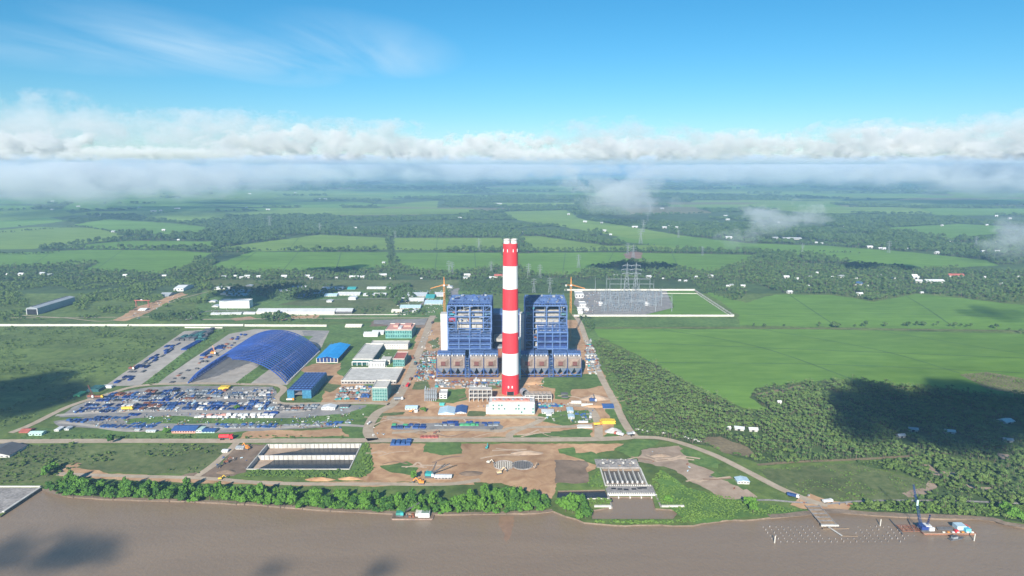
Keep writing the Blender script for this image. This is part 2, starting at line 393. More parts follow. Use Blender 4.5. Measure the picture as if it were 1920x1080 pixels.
field([(1140, 450), (1200, 432), (1280, 442), (1400, 456), (1550, 461), (1700, 472), (1850, 488), (1872, 498), (1720, 505), (1600, 493), (1530, 481), (1440, 474), (1330, 471)])
field([(945, 397), (1060, 394), (1092, 411), (1180, 425), (1290, 443), (1200, 450), (1090, 431), (960, 411)], M_paddy2)
field([(560, 386), (600, 378), (645, 380), (640, 393), (565, 394)])
field([(690, 396), (760, 380), (822, 376), (820, 390), (740, 402)], M_paddy2)
field([(640, 370), (760, 358), (830, 362), (760, 371)], M_paddy2)
field([(1660, 427), (1800, 420), (1880, 424), (1870, 438), (1780, 447), (1680, 434)])
for i in range(16):
    y_ = 347 + i * 3.1 + RV0.uniform(-.6, .6); x_ = 1300 + i * 13 + RV0.uniform(-60, 60); w_ = RV0.uniform(70, 190)
    field([(x_, y_), (x_ + w_, y_ + RV0.uniform(.5, 2)), (x_ + w_ * 1.05, y_ + RV0.uniform(2, 3.2)), (x_ + 20, y_ + RV0.uniform(1.2, 2.4))], RV0.choice((M_fielddry, M_paddy2, M_paddy2)), z=.12 + i * .004)
field([(1770, 376), (1930, 372), (2100, 384), (1850, 386)], M_fielddry)
field([(-250, 412), (-50, 396), (120, 392), (140, 404), (0, 416)], M_paddy2)
field([(-250, 432), (-50, 418), (90, 408), (130, 414), (20, 426), (-150, 440)])
field([(880, 352), (1000, 346), (1060, 352), (960, 360)], M_fielddry)
field([(1800, 702), (1850, 697), (1930, 712), (2100, 730), (2100, 748), (1930, 743), (1850, 728)], M_crop, z=.18)
# far plain: alternating paddies and tree belts laid out by distance
RF = random.Random(41)
for i in range(150):
    d = math.exp(RF.uniform(math.log(4600), math.log(24000))); x = RF.uniform(-.85, .85) * d
    w = RF.uniform(.06, .19) * d; h = RF.uniform(.03, .10) * d; sk = RF.uniform(-.8, .8)
    pts = [(x - w - sk * h, d - h), (x + w * RF.uniform(.6, 1) - sk * h, d - h * RF.uniform(.4, 1)), (x + w + sk * h, d + h * RF.uniform(.5, 1)), (x - w * RF.uniform(.6, 1) + sk * h, d + h)]
    if d < 9000: FIELDS.append(pts)
    fill('rice_field', [densify(pts, d / 60, d / 110, i)], .1 + i * .01, RF.choice((M_paddy, M_paddy2, M_paddy2, M_paddy, M_paddy2, M_paddy, M_fielddry)))

# ---- wooded land under the trees
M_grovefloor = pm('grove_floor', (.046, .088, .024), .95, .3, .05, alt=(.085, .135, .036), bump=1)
def wood(px, z=.05): return sheet('wooded_ground', px, z, M_grovefloor)
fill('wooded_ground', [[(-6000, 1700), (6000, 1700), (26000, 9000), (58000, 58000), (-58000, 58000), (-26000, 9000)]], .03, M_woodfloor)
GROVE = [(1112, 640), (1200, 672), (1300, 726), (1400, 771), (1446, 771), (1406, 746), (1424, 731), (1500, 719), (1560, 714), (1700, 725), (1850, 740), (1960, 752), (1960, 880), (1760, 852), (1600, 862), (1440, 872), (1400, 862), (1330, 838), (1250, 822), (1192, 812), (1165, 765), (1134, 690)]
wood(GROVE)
GROVE2 = [(1600, 868), (1760, 855), (1960, 880), (1960, 985), (1850, 970), (1700, 962), (1590, 955), (1720, 935), (1760, 915), (1700, 890)]
wood(GROVE2)
# ---- grass and weeds
def grass(px, z=.08, mat=None): return sheet('grass_patch', px, z, mat or M_grass)
grass([(-60, 835), (425, 834), (420, 850), (370, 890), (110, 882), (90, 905), (-60, 905)], mat=M_weeds)
grass([(60, 802), (400, 812), (680, 812), (680, 822), (40, 824)], z=.06)
grass([(1240, 880), (1290, 915), (1400, 940), (1520, 958), (1440, 968), (1300, 982), (1230, 940)], mat=M_lush)
grass([(1420, 880), (1600, 868), (1700, 893), (1758, 914), (1720, 934), (1600, 944), (1520, 932), (1450, 906)], mat=M_weeds)
grass([(380, 545), (900, 545), (900, 600), (360, 606)], z=.05)
grass([(380, 525), (860, 525), (860, 545), (380, 545)], z=.05, mat=M_weeds)
grass([(570, 612), (800, 600), (780, 660), (700, 770), (690, 820), (650, 822), (600, 760), (540, 730), (600, 650)], z=.05)
grass([(1085, 600), (1110, 600), (1130, 650), (1170, 740), (1192, 812), (1160, 760), (1110, 640)], z=.06)
grass([(600, 585), (730, 576), (725, 590), (640, 594)], z=.09, mat=M_weeds)
sheet('wet_meadow', [(520, 572), (560, 562), (790, 558), (785, 576), (720, 588), (664, 588), (664, 576)], .11, M_weeds)

# ---- construction-site ground
def dirt(px, z=.14, mat=None, amp=None): return sheet('bare_earth', px, z, mat or M_dirt, amp=amp)
dirt([(785, 605), (1082, 600), (1108, 650), (1140, 720), (1165, 765), (1182, 818), (690, 822), (735, 752), (770, 690)], z=.13)
dirt([(690, 832), (1035, 832), (1150, 832), (1200, 834), (1120, 850), (1118, 880), (1046, 905), (1035, 935), (990, 920), (940, 905), (880, 906), (640, 900), (690, 872)], z=.13)
dirt([(440, 833), (500, 833), (460, 885), (380, 905), (340, 893), (420, 870)], mat=M_dirtd)
dirt([(105, 885), (140, 866), (155, 869), (140, 878), (220, 888), (560, 905), (700, 902), (800, 905), (880, 896), (890, 908), (700, 912), (500, 910), (220, 899), (110, 893)], z=.15)
dirt([(1040, 862), (1100, 864), (1104, 905), (1040, 906)], z=.16, mat=M_dirtd)
dirt([(1200, 843), (1270, 836), (1288, 850), (1290, 868), (1330, 880), (1400, 915), (1420, 932), (1360, 935), (1300, 905), (1265, 880), (1196, 866)], z=.14, mat=M_sand)
dirt([(1310, 822), (1350, 818), (1400, 838), (1420, 858), (1360, 850)], z=.14, mat=M_tilled)
dirt([(1418, 738), (1500, 722), (1512, 728), (1430, 746)], z=.14, mat=M_tilled)
dirt([(1520, 925), (1545, 936), (1600, 944), (1590, 956), (1555, 960), (1500, 952), (1480, 946)], z=.15)
dirt([(1730, 870), (1745, 872), (1760, 885), (1805, 884), (1790, 893), (1750, 890)], z=.15, mat=M_sand)
dirt([(1870, 850), (1900, 852), (1896, 864), (1874, 862)], z=.15, mat=M_sand)
dirt([(1810, 908), (1860, 914), (1850, 920), (1815, 914)], z=.15, mat=M_sand)
dirt([(1690, 924), (1735, 915), (1745, 900), (1755, 912), (1735, 930), (1705, 932)], z=.15, mat=M_sand)
dirt([(585, 690), (640, 680), (632, 700), (700, 730), (745, 735), (735, 754), (600, 757), (610, 735)], z=.14)
dirt([(560, 690), (600, 680), (640, 685), (620, 700), (570, 700)], z=.14)
dirt([(745, 655), (772, 655), (790, 650), (762, 720), (735, 752), (700, 752), (740, 700)], z=.15)
dirt([(455, 812), (480, 803), (560, 808), (640, 803), (655, 818), (450, 822)], z=.14)
dirt([(700, 600), (805, 597), (795, 615), (760, 612), (690, 612)], z=.10, mat=M_dirtd)
dirt([(210, 600), (260, 575), (300, 562), (340, 548), (352, 552), (310, 570), (270, 590), (235, 602)], z=.14, mat=M_dirt)
dirt([(1300, 548), (1310, 546), (1300, 550)], z=.05)
for px in ([(432, 597), (470, 593), (480, 598), (440, 602)], [(500, 594), (600, 591), (590, 597), (510, 600)]): dirt(px)
# green islands inside the earthworks
for px in ([(800, 828), (864, 829), (866, 850), (830, 853), (792, 848)], [(712, 874), (760, 866), (786, 878), (770, 890), (735, 886)],
           [(1020, 708), (1122, 700), (1140, 720), (1105, 728), (1075, 730), (1066, 750), (1040, 748), (1042, 728), (1010, 722)],
           [(830, 730), (872, 728), (876, 748), (850, 756), (808, 752), (835, 744)],
           [(1010, 775), (1080, 768), (1118, 768), (1120, 790), (1060, 800), (1000, 786)], [(960, 817), (1090, 803), (1110, 806), (1108, 821), (960, 822)],
           [(1132, 760), (1158, 766), (1180, 812), (1150, 820), (1130, 818), (1150, 800)],
           [(1150, 842), (1188, 824), (1236, 826), (1230, 836), (1200, 845), (1196, 862), (1184, 858)], [(1276, 846), (1300, 840), (1352, 868), (1346, 879), (1310, 874)],
           [(1046, 842), (1076, 838), (1080, 850), (1110, 846), (1128, 860), (1122, 876), (1095, 862), (1050, 850)],
           [(690, 830), (700, 880), (680, 895), (560, 895), (470, 892), (468, 884), (660, 882), (680, 833)],
           [(1340, 882), (1380, 900), (1400, 912), (1395, 918), (1330, 890)], [(1102, 904), (1120, 880), (1128, 900), (1131, 912), (1108, 913)]):
    sheet('grass_patch', px, .21, M_grass)
for px in ([(786, 662), (800, 656), (806, 680), (782, 705)], [(806, 640), (822, 632), (824, 652), (808, 655)], [(776, 716), (800, 712), (806, 728), (772, 730)], [(900, 716), (940, 716), (938, 728), (905, 728)], [(1096, 655), (1110, 650), (1128, 690), (1112, 700)], [(700, 700), (735, 706), (728, 722), (702, 720)], [(590, 715), (640, 722), (620, 735), (595, 730)], [(880, 770), (912, 772), (908, 780), (876, 780)], [(700, 775), (760, 772), (756, 778), (705, 782)]):
    sheet('grass_patch', px, .23, M_weeds)
# pale gravel lots by the storage hall, with ditches of grass between them
def lot(px, mat=M_gravel, z=.17, amp=.5): return sheet('gravel_lot', px, z, mat, amp=amp)
lot([(196, 724), (345, 621), (412, 617), (262, 723)])
lot([(288, 722), (430, 626), (478, 617), (618, 620), (602, 652), (538, 722), (480, 720)])
sheet('grass_strip', [(436, 722), (560, 630), (588, 630), (466, 722)], .24, M_grass, amp=.8)
sheet('grass_strip', [(262, 724), (400, 618), (428, 617), (290, 723)], .22, M_grass, amp=.8)
lot([(566, 620), (618, 620), (590, 652), (575, 640)], M_grey, z=.2)
lot([(140, 762), (190, 742), (280, 726), (340, 723), (512, 725), (528, 757), (688, 760), (672, 776), (560, 781), (110, 782)], M_grey, amp=2)
lot([(100, 790), (250, 772), (520, 778), (620, 783), (600, 790), (640, 800), (400, 812), (110, 800)], M_grey, z=.16, amp=2)
sheet('grass_strip', [(230, 786), (330, 779), (380, 784), (560, 784), (650, 775), (690, 762), (694, 774), (660, 800), (600, 797), (420, 794), (240, 795)], .22, M_grass, amp=2)
lot([(702, 600), (802, 597), (796, 609), (740, 610), (700, 607)], M_grey, z=.2, amp=.8)
lot([(1084, 546), (1250, 546), (1262, 577), (1210, 590), (1100, 592), (1075, 570)], M_grey, z=.15)
sheet('grass_patch', [(1250, 546), (1300, 546), (1366, 590), (1210, 590), (1262, 577)], .14, M_paddy)
lot([(740, 795), (930, 790), (945, 800), (938, 808), (736, 806)], M_grey, z=.24)
sheet('tilled_plot', [(838, 545), (860, 540), (858, 555), (842, 560)], .2, M_grey)
# muddy shore right of the jetty, left of it and round the intake berm
ribbon('mud_shore', [G(*p) for p in ((1442, 968), (1500, 964), (1556, 959), (1600, 960.5), (1700, 966.5), (1850, 972.5), (1930, 988), (2300, 1008))], 7, .30, pm('shore_mud', (.24, .18, .13), .95, .25, .2), .5)
ribbon('mud_shore', [G(*p) for p in ((84, 917), (130, 930), (260, 936), (420, 941), (560, 951), (700, 960), (850, 963), (1000, 960), (1036, 957))], 4, .29, MATS['shore_mud'], .5)
# ---- roads and tracks
road('main_road', [(-120, 829), (200, 827), (420, 827), (690, 826), (900, 825), (1090, 824), (1160, 822), (1192, 818)], 12.5, wob=.06)
road('access_road', [(700, 826), (690, 806), (706, 776), (738, 756), (764, 712), (790, 650), (806, 605), (812, 592)], 13)
road('perimeter_road', [(1076, 590), (1088, 606), (1100, 640), (1124, 700), (1150, 750), (1172, 795), (1192, 820)], 10)
road('shore_road', [(1185, 820), (1250, 824), (1330, 850), (1400, 884), (1460, 915), (1520, 940), (1552, 948)], 9, z=.4)
road('bank_path', [(1545, 946), (1620, 940), (1720, 939), (1860, 942), (2000, 950)], 3.2, z=.38, mat=M_concd)
road('bank_path', [(1392, 940), (1440, 938), (1490, 942), (1530, 944)], 3.2, z=.37, mat=M_concd)
road('grove_track', [(1420, 872), (1500, 866), (1600, 862), (1700, 856), (1780, 850)], 5, z=.33, mat=M_tilled)
road('yard_road', [(20, 812), (60, 796), (130, 762), (200, 740), (260, 724), (350, 719), (470, 721), (515, 722), (532, 730), (518, 748), (530, 757), (600, 757), (690, 756), (730, 758)], 9)
road('yard_track', [(105, 779), (200, 773), (330, 771), (470, 773), (560, 772), (600, 762)], 8, z=.30, mat=M_gravel)
road('yard_track', [(165, 757), (300, 753), (400, 750), (440, 740), (500, 726)], 7, z=.31, mat=M_gravel)
road('yard_track', [(110, 792), (160, 797), (240, 808), (330, 805), (520, 802), (620, 797), (690, 800)], 7, z=.31, mat=M_gravel)
road('bank_track', [(108, 889), (230, 893), (380, 897), (480, 905), (600, 908), (720, 908), (840, 908), (900, 900)], 7, z=.34)
road('link_track', [(445, 829), (425, 850), (400, 872), (370, 893)], 8, z=.35)
road('site_track', [(725, 783), (850, 784), (1000, 783), (1010, 790), (960, 812), (955, 822)], 9, z=.33)
road('site_track', [(735, 812), (850, 806), (935, 808), (965, 802), (1080, 800)], 7, z=.32)
road('site_track', [(1000, 762), (1095, 762), (1120, 790), (1122, 822)], 10, z=.34)
road('back_road', [(380, 599), (600, 597), (820, 596)], 7, z=.3)
road('back_road', [(-200, 596), (60, 596), (210, 595), (300, 594)], 4, z=.3)
road('field_track', [(1095, 615), (1300, 615), (1600, 617), (1900, 621), (2200, 632)], 3.5, z=.3, mat=M_tilled)
road('park_road', [(785, 556), (800, 560), (788, 572), (770, 583), (735, 590)], 6, z=.3, mat=M_grey)
road('park_road', [(600, 562), (700, 560), (790, 559)], 5, z=.3, mat=M_grey)
road('left_track', [(20, 590), (120, 596), (220, 600), (340, 560), (400, 545)], 4, z=.25)
road('park_road', [(350, 600), (380, 585), (430, 583), (480, 585)], 8, z=.27, mat=M_grey)
road('switchyard_road', [(840, 560), (843, 545), (850, 538)], 7, z=.25, mat=M_grey)

# ================================================================== VEGETATION
def leaf_quad(mb, p, nrm, s, R, m=0):
    n = nrm.normalized(); a = n.orthogonal().normalized(); b = n.cross(a); t = R.uniform(0, 2 * PI)
    u = (a * math.cos(t) + b * math.sin(t)) * s * .5; w = (b * math.cos(t) - a * math.sin(t)) * s * .5 * R.uniform(.6, 1)
    mb.quad(p - u - w, p + u - w, p + u + w, p - u + w, m)
def crown(mb, c, rx, rz, nl, lobes, size, R, m=0, core=True):
    """leaf clumps on several uneven lobes inside an ellipsoid"""
    L_ = []
    for i in range(lobes):
        th = R.uniform(0, 2 * PI); ph = math.acos(R.uniform(-.4, 1)); q = R.uniform(.35, .7)
        if lobes > 14: q = R.uniform(.35, .95)
        L_.append((Vector(c) + Vector((math.sin(ph) * math.cos(th) * rx * q, math.sin(ph) * math.sin(th) * rx * q, math.cos(ph) * rz * q)), R.uniform(.38, .62) if lobes <= 14 else R.uniform(.2, .5)))
    for lc, k in L_:
        if core:
            o = len(mb.v); bm = bmesh.new(); bmesh.ops.create_icosphere(bm, subdivisions=1, radius=1)
            for v in bm.verts:
                f = 1 + .25 * noise.noise(v.co * 2 + lc)
                mb.v.append(tuple(lc + Vector((v.co.x * rx * k * .8, v.co.y * rx * k * .8, v.co.z * rz * k * .8)) * f))
            for f in bm.faces: mb.f.append(tuple(o + v.index for v in f.verts)); mb.mi.append(m)
            bm.free()
        for j in range(nl // lobes):
            th = R.uniform(0, 2 * PI); z = R.uniform(-.5, 1); r = math.sqrt(max(0, 1 - z * z)); n = Vector((r * math.cos(th), r * math.sin(th), z))
            e = R.uniform(.8, 1.12)
            p = lc + Vector((n.x * rx * k * e, n.y * rx * k * e, n.z * rz * k * e))
            leaf_quad(mb, p, n + Vector((R.gauss(0, .4), R.gauss(0, .4), R.gauss(0, .4) + .15)), size * R.uniform(.7, 1.3), R, m)
def proto(name, mb, mats):
    return bpy.data.objects.new(name, mb.mesh(name, mats))      # not linked: only used by the groves
def palm_proto(name, seed, h, leaf, nf=11):
    R = random.Random(seed); mb = MB(); lean = Vector((R.uniform(-.12, .12), R.uniform(-.12, .12), 0)) * h
    mid = Vector((lean.x * .35, lean.y * .35, h * .55)); top = Vector((lean.x, lean.y, h))
    mb.tube((0, 0, -.4), mid, .28, .2, 5, 1, False); mb.tube(mid, top, .2, .14, 5, 1, False)
    for i in range(nf):
        t = 2 * PI * i / nf + R.uniform(-.25, .25); el = R.uniform(-.1, .85); l = R.uniform(2.9, 3.9); d = Vector((math.cos(t), math.sin(t), 0)); sde = Vector((-d.y, d.x, 0))
        p1 = top + d * (l * .5 * math.cos(el)) + Vector((0, 0, l * .5 * math.sin(el))); p2 = top + d * (l * .95) + Vector((0, 0, l * (.5 * math.sin(el) - .38)))
        for s_ in (1, -1):
            dr = Vector((0, 0, -.3)) + sde * (.75 * s_)
            mb.quad(top, p1, p1 + dr, top + dr * .3); mb.tri(p1, p2, p1 + dr)
    return proto(name, mb, [leaf, M_bark])
def tree_mesh(seed, h, r, nl, leaf, size=1.1, lobes=8, trunk=True):
    R = random.Random(seed); mb = MB()
    if trunk:
        mb.tube((0, 0, -.5), (R.uniform(-.3, .3), R.uniform(-.3, .3), h * .55), .035 * h, .018 * h, 6, 1, False)
    crown(mb, (0, 0, h * .6), r, h * .42, nl, lobes, size, R, 0)
    return mb
P_palm = [palm_proto('palm', i, (8.5, 7, 10, 5.5)[i], L_palm, (11, 10, 12, 12)[i]) for i in range(4)]
P_tree = [proto('tree', tree_mesh(20 + i, (8, 10, 7)[i], (3.6, 4.0, 4.2)[i], 150, L_wood, 1.3), [L_wood, M_bark]) for i in range(3)]
P_treeb = [proto('tree', tree_mesh(50 + i, (7, 8, 6)[i], (3.6, 3.4, 3.8)[i], 150, L_bush, 1.2), [L_bush, M_bark]) for i in range(3)]
P_far = [proto('far_trees', tree_mesh(30 + i, 11, (10, 12, 9)[i], 130, L_wood, 3.0, 9, False), [L_wood, M_bark]) for i in range(3)]
P_bush = [proto('bush', tree_mesh(40 + i, (2.2, 1.6, 3.0)[i], (1.9, 2.0, 2.2)[i], 60, L_bush, .8, 5, False), [L_bush, M_bark]) for i in range(3)]
P_reed = [proto('reed', tree_mesh(60 + i, (2.4, 1.8)[i], (1.8, 1.6)[i], 50, L_reed, .8, 5, False), [L_reed, M_bark]) for i in range(2)]
def gn_scatter(name, pts, protos, label, cat):
    """pts: (x,y,z,scale,rot,idx) ; one object of kind stuff, instanced through geometry nodes"""
    if not pts: return
    A = np.array(pts, dtype=np.float32)
    me = bpy.data.meshes.new(name); me.from_pydata([tuple(p[:3]) for p in A], [], [])
    for nm, col, ty in (('sc', 3, 'FLOAT'), ('rt', 4, 'FLOAT'), ('ix', 5, 'INT')):
        at = me.attributes.new(nm, ty, 'POINT'); v = A[:, col]
        at.data.foreach_set('value', v.astype(np.int32) if ty == 'INT' else np.ascontiguousarray(v))
    o = bpy.data.objects.new(name, me); C.objects.link(o)
    g = bpy.data.node_groups.new(name + '_nodes', 'GeometryNodeTree')
    g.interface.new_socket('Geometry', in_out='INPUT', socket_type='NodeSocketGeometry'); g.interface.new_socket('Geometry', in_out='OUTPUT', socket_type='NodeSocketGeometry')
    gi = g.nodes.new('NodeGroupInput'); go = g.nodes.new('NodeGroupOutput'); jn = g.nodes.new('GeometryNodeGeometryToInstance')
    for p in reversed(protos):
        oi = g.nodes.new('GeometryNodeObjectInfo'); oi.inputs['Object'].default_value = p; oi.inputs['As Instance'].default_value = False
        g.links.new(oi.outputs['Geometry'], jn.inputs[0])
    ip = g.nodes.new('GeometryNodeInstanceOnPoints'); ip.inputs['Pick Instance'].default_value = True
    def attr(nm, ty):
        a = g.nodes.new('GeometryNodeInputNamedAttribute'); a.data_type = ty; a.inputs['Name'].default_value = nm; return a.outputs['Attribute']
    cr = g.nodes.new('ShaderNodeCombineXYZ'); g.links.new(attr('rt', 'FLOAT'), cr.inputs[2])
    er = g.nodes.new('FunctionNodeEulerToRotation'); g.links.new(cr.outputs[0], er.inputs[0])
    g.links.new(gi.outputs[0], ip.inputs['Points']); g.links.new(jn.outputs[0], ip.inputs['Instance'])
    g.links.new(attr('ix', 'INT'), ip.inputs['Instance Index']); g.links.new(er.outputs[0], ip.inputs['Rotation']); g.links.new(attr('sc', 'FLOAT'), ip.inputs['Scale'])
    g.links.new(ip.outputs[0], go.inputs[0])
    md = o.modifiers.new('scatter', 'NODES'); md.node_group = g
    struct(o, 'stuff'); tag(o, label, cat); return o
def pts_in(px, spacing, nproto, R, sc=(.75, 1.3), keep=1.0, avoid=(), clump=0.0, world=False, wts=None):
    poly = px if world else [tuple(G(*p)[:2]) for p in px]
    xs = [p[0] for p in poly]; ys = [p[1] for p in poly]; out = []
    y = min(ys)
    while y < max(ys):
        x = min(xs)
        while x < max(xs):
            qx, qy = x + R.uniform(0, spacing), y + R.uniform(0, spacing); x += spacing
            if R.random() > keep: continue
            if clump and noise.noise(Vector((qx / (spacing * 9), qy / (spacing * 9), 3.3))) < clump - .5: continue
            if not inside(qx, qy, poly): continue
            if any(inside(qx, qy, a) for a in avoid): continue
            out.append((qx, qy, 0.0, R.uniform(*sc) * (.95 + .75 * noise.noise(Vector((qx / (spacing * 5), qy / (spacing * 5), 8.1)))), R.uniform(0, 2 * PI), R.choices(range(nproto), wts)[0] if wts else R.randrange(nproto)))
        y += spacing
    return out
def W_(px): return [tuple(G(*p)[:2]) for p in px]
RV = random.Random(7)
HOUSE_CLEAR = []           # filled below, before scattering
# ---- village and farm houses: (px, py, width px, roof) grouped by place
M_housewall = pm('house_render', (.42, .41, .38), .8)
def house_meshes():
    out = {}
    for key, roof in (('w', M_roofw), ('g', M_roofg), ('r', M_redb), ('b', M_roofblued), ('p', M_roofp)):
        a = MB().box(-.46, .46, -.30, .30, 0, .34)
        a.prof([(-.30, .34), (.30, .34), (0, .52)], -.46, .455, 'x')
        wl = a.mesh('house_wall', M_housewall)
        rf = MB()
        for s_ in (1, -1):
            p = [(s_ * .40, .30), (s_ * .40, .335), (0, .565), (0, .53)]
            rf.prof(p if s_ > 0 else p[::-1], -.54, .54, 'x')
        rf = rf.mesh('house_roof', roof)
        dr = MB().box(-.16, .10, -.315, -.29, 0, .26).mesh('house_door', M_dark)
        out[key] = (wl, rf, dr)
    return out
HM = house_meshes()
RH = random.Random(3)
COLN = {'w': 'white', 'g': 'grey', 'r': 'red', 'b': 'blue', 'p': 'pale blue'}
def house(px, py, wpx, key, label, group=None, rz=None, cat='house'):
    p = G(px, py); w = wpx / F * (p.y * CP + CAM_H * SP) * (1 if p.y > 1500 else .8)
    t = thing('house', label, cat, p, group, RH.uniform(-.35, .35) if rz is None else rz)
    t.scale = (w, w * RH.uniform(.75, 1.1) if w < 30 else w * .5, min(w, 17) if p.y > 1500 else 8.5)
    for nm, me in zip(('wall', 'roof', 'doorway'), HM[key]):
        o = bpy.data.objects.new(nm, me); C.objects.link(o); o.parent = t
    HOUSE_CLEAR.append([(p.x - w * .8, p.y - 26), (p.x + w * .8, p.y - 26), (p.x + w * .8, p.y + w * .6), (p.x - w * .8, p.y + w * .6)])
    return t
BELT_L = [(15, 516, 6, 'w'), (41, 517, 10, 'w'), (80, 515, 9, 'g'), (95, 517, 9, 'g'), (236, 519, 9, 'w'), (308, 519, 7, 'w'), (420, 521, 8, 'g'), (443, 520, 8, 'w'), (453, 522, 7, 'w'), (464, 521, 10, 'w'), (485, 520, 7, 'w'),
          (533, 521, 10, 'w'), (577, 520, 9, 'w'), (584, 523, 7, 'g'), (631, 522, 5, 'w'), (659, 521, 8, 'w'), (669, 521, 8, 'w'), (680, 521, 8, 'w'), (718, 519, 13, 'w'), (733, 523, 4, 'w'), (790, 523, 4, 'w'), (876, 519, 11, 'w'), (873, 523, 8, 'g')]
for a in BELT_L: house(*a, '%s roofed house in the tree belt beyond the industrial park' % COLN[a[3]], 'houses in the tree belt beyond the park, %s roofs' % COLN[a[3]])
house(936, 520, 17, 'r', 'large pinkish house beside the red and white chimney, in the tree belt')
house(922, 523, 9, 'w', 'white house just left of the large pinkish house behind the chimney')
BELT_R = [(1154, 518, 7, 'g'), (1216, 521, 9, 'w'), (1243, 523, 4, 'w'), (1274, 527, 5, 'w'), (1285, 528, 6, 'w'), (1304, 521, 7, 'w'), (1332, 520, 9, 'w'), (1365, 538, 7, 'w'), (1371, 536, 7, 'g'), (1393, 538, 8, 'w'),
          (1474, 522, 10, 'w'), (1493, 524, 7, 'w'), (1519, 520, 6, 'g'), (1531, 513, 6, 'w'), (1560, 521, 6, 'w'), (1577, 521, 10, 'g'), (1605, 523, 5, 'w'), (1648, 518, 7, 'w'), (1675, 523, 7, 'g'),
          (1714, 519, 9, 'w'), (1716, 523, 12, 'w'), (1722, 530, 11, 'w'), (1845, 521, 6, 'w'), (1877, 533, 6, 'g'), (1909, 520, 5, 'w'), (1728, 550, 6, 'w'), (1515, 537, 5, 'g'), (1626, 537, 5, 'w')]
for a in BELT_R: house(*a, '%s roofed house in the broad tree belt beyond the switchyard' % COLN[a[3]], 'houses in the tree belt beyond the switchyard, %s roofs' % COLN[a[3]])
house(1607, 534, 15, 'b', 'long low building with blue roof in the tree belt above the paddy')
house(1750, 530, 33, 'w', 'long white roofed row building in the tree belt', rz=.03)
house(1791, 519, 26, 'r', 'wide reddish roofed hall in the tree belt', rz=-.1)
house(1611, 554, 11, 'w', 'white house at the edge of the paddy below the blue roof')
house(1480, 550, 10, 'w', 'white house at the paddy edge beside a bare patch')
FAR_R = [(1366, 447, 12, 'w'), (1453, 448, 10, 'w'), (1425, 444, 13, 'w'), (1530, 456, 5, 'w'), (1541, 457, 4, 'w'), (1630, 465, 10, 'w'), (1650, 467, 6, 'w'), (1657, 468, 7, 'w'), (1699, 468, 6, 'w'), (1756, 476, 9, 'w'), (1845, 474, 10, 'w'), (1870, 474, 9, 'w'),
         (1905, 454, 6, 'w'), (1246, 428, 9, 'w'), (1269, 428, 6, 'w'), (1256, 426, 6, 'w'), (1190, 427, 11, 'w'), (1132, 434, 9, 'w'), (1128, 419, 5, 'w'), (1097, 417, 7, 'w'), (1066, 403, 5, 'w'), (1145, 441, 5, 'w'), (1113, 449, 5, 'w'), (1241, 392, 7, 'w'), (1361, 406, 8, 'w'),
         (1364, 413, 7, 'w'), (1430, 424, 4, 'w'), (1460, 418, 4, 'w'), (1520, 433, 5, 'w'), (1584, 427, 5, 'w'), (1766, 424, 5, 'w'), (1850, 423, 5, 'w'), (1868, 406, 5, 'w'), (1893, 411, 6, 'w'), (1780, 453, 4, 'g'), (1865, 455, 4, 'w')]
for a in FAR_R: house(*a, 'tiny white farm building on the hazy plain right of the chimney', 'farm buildings on the plain right of the chimney')
house(1484, 449, 32, 'w', 'big pale shed with long roof on the plain behind a smoke plume', rz=-.05, cat='shed')
FAR_L = [(147, 388, 6, 'w'), (98, 394, 5, 'w'), (99, 378, 6, 'w'), (262, 390, 6, 'w'), (288, 397, 10, 'w'), (302, 396, 5, 'w'), (333, 392, 10, 'w'), (307, 433, 6, 'w'), (335, 451, 5, 'w'), (490, 404, 9, 'g'), (503, 394, 9, 'w'), (598, 374, 8, 'w'), (611, 374, 9, 'w'), (468, 364, 5, 'w'), (720, 494, 6, 'w'),
         (666, 429, 6, 'w'), (848, 410, 5, 'w'), (862, 410, 7, 'w'), (880, 382, 8, 'w'), (897, 379, 5, 'w'), (916, 382, 9, 'w'), (935, 383, 12, 'w'), (916, 407, 6, 'w'), (983, 437, 8, 'w'), (958, 441, 6, 'w'), (935, 438, 5, 'w'), (213, 436, 7, 'g'), (463, 390, 4, 'w'), (554, 362, 4, 'w'), (724, 409, 4, 'w'), (187, 405, 4, 'w')]
for a in FAR_L: house(*a, 'tiny white farm building on the hazy plain left of the chimney', 'farm buildings on the plain left of the chimney')
for a, lb in (((1366, 806, 9, 'w', ), 'small white house at the end of the farm compound in the palm grove'), ((1386, 806, 22, 'g'), 'wide grey roofed farm building in the compound amid the palm grove'), ((1412, 808, 20, 'w'), 'bright white farmhouse in the compound amid the palm grove'),
              ((1461, 757, 9, 'w'), 'small white hut in the upper palm grove by a tilled strip'), ((1689, 820, 19, 'g'), 'grey roofed house in the shaded grove, lower of a pair'), ((1712, 808, 20, 'g'), 'grey roofed house in the shaded grove, upper of a pair'), ((1780, 812, 22, 'w'), 'pale angled house beneath the shaded grove'),
              ((1886, 792, 28, 'w'), 'long white house at the lower rim of the cloud shadow, far right'), ((1889, 828, 20, 'g'), 'grey farm house among the palms at the far right edge')):
    house(*a, lb)

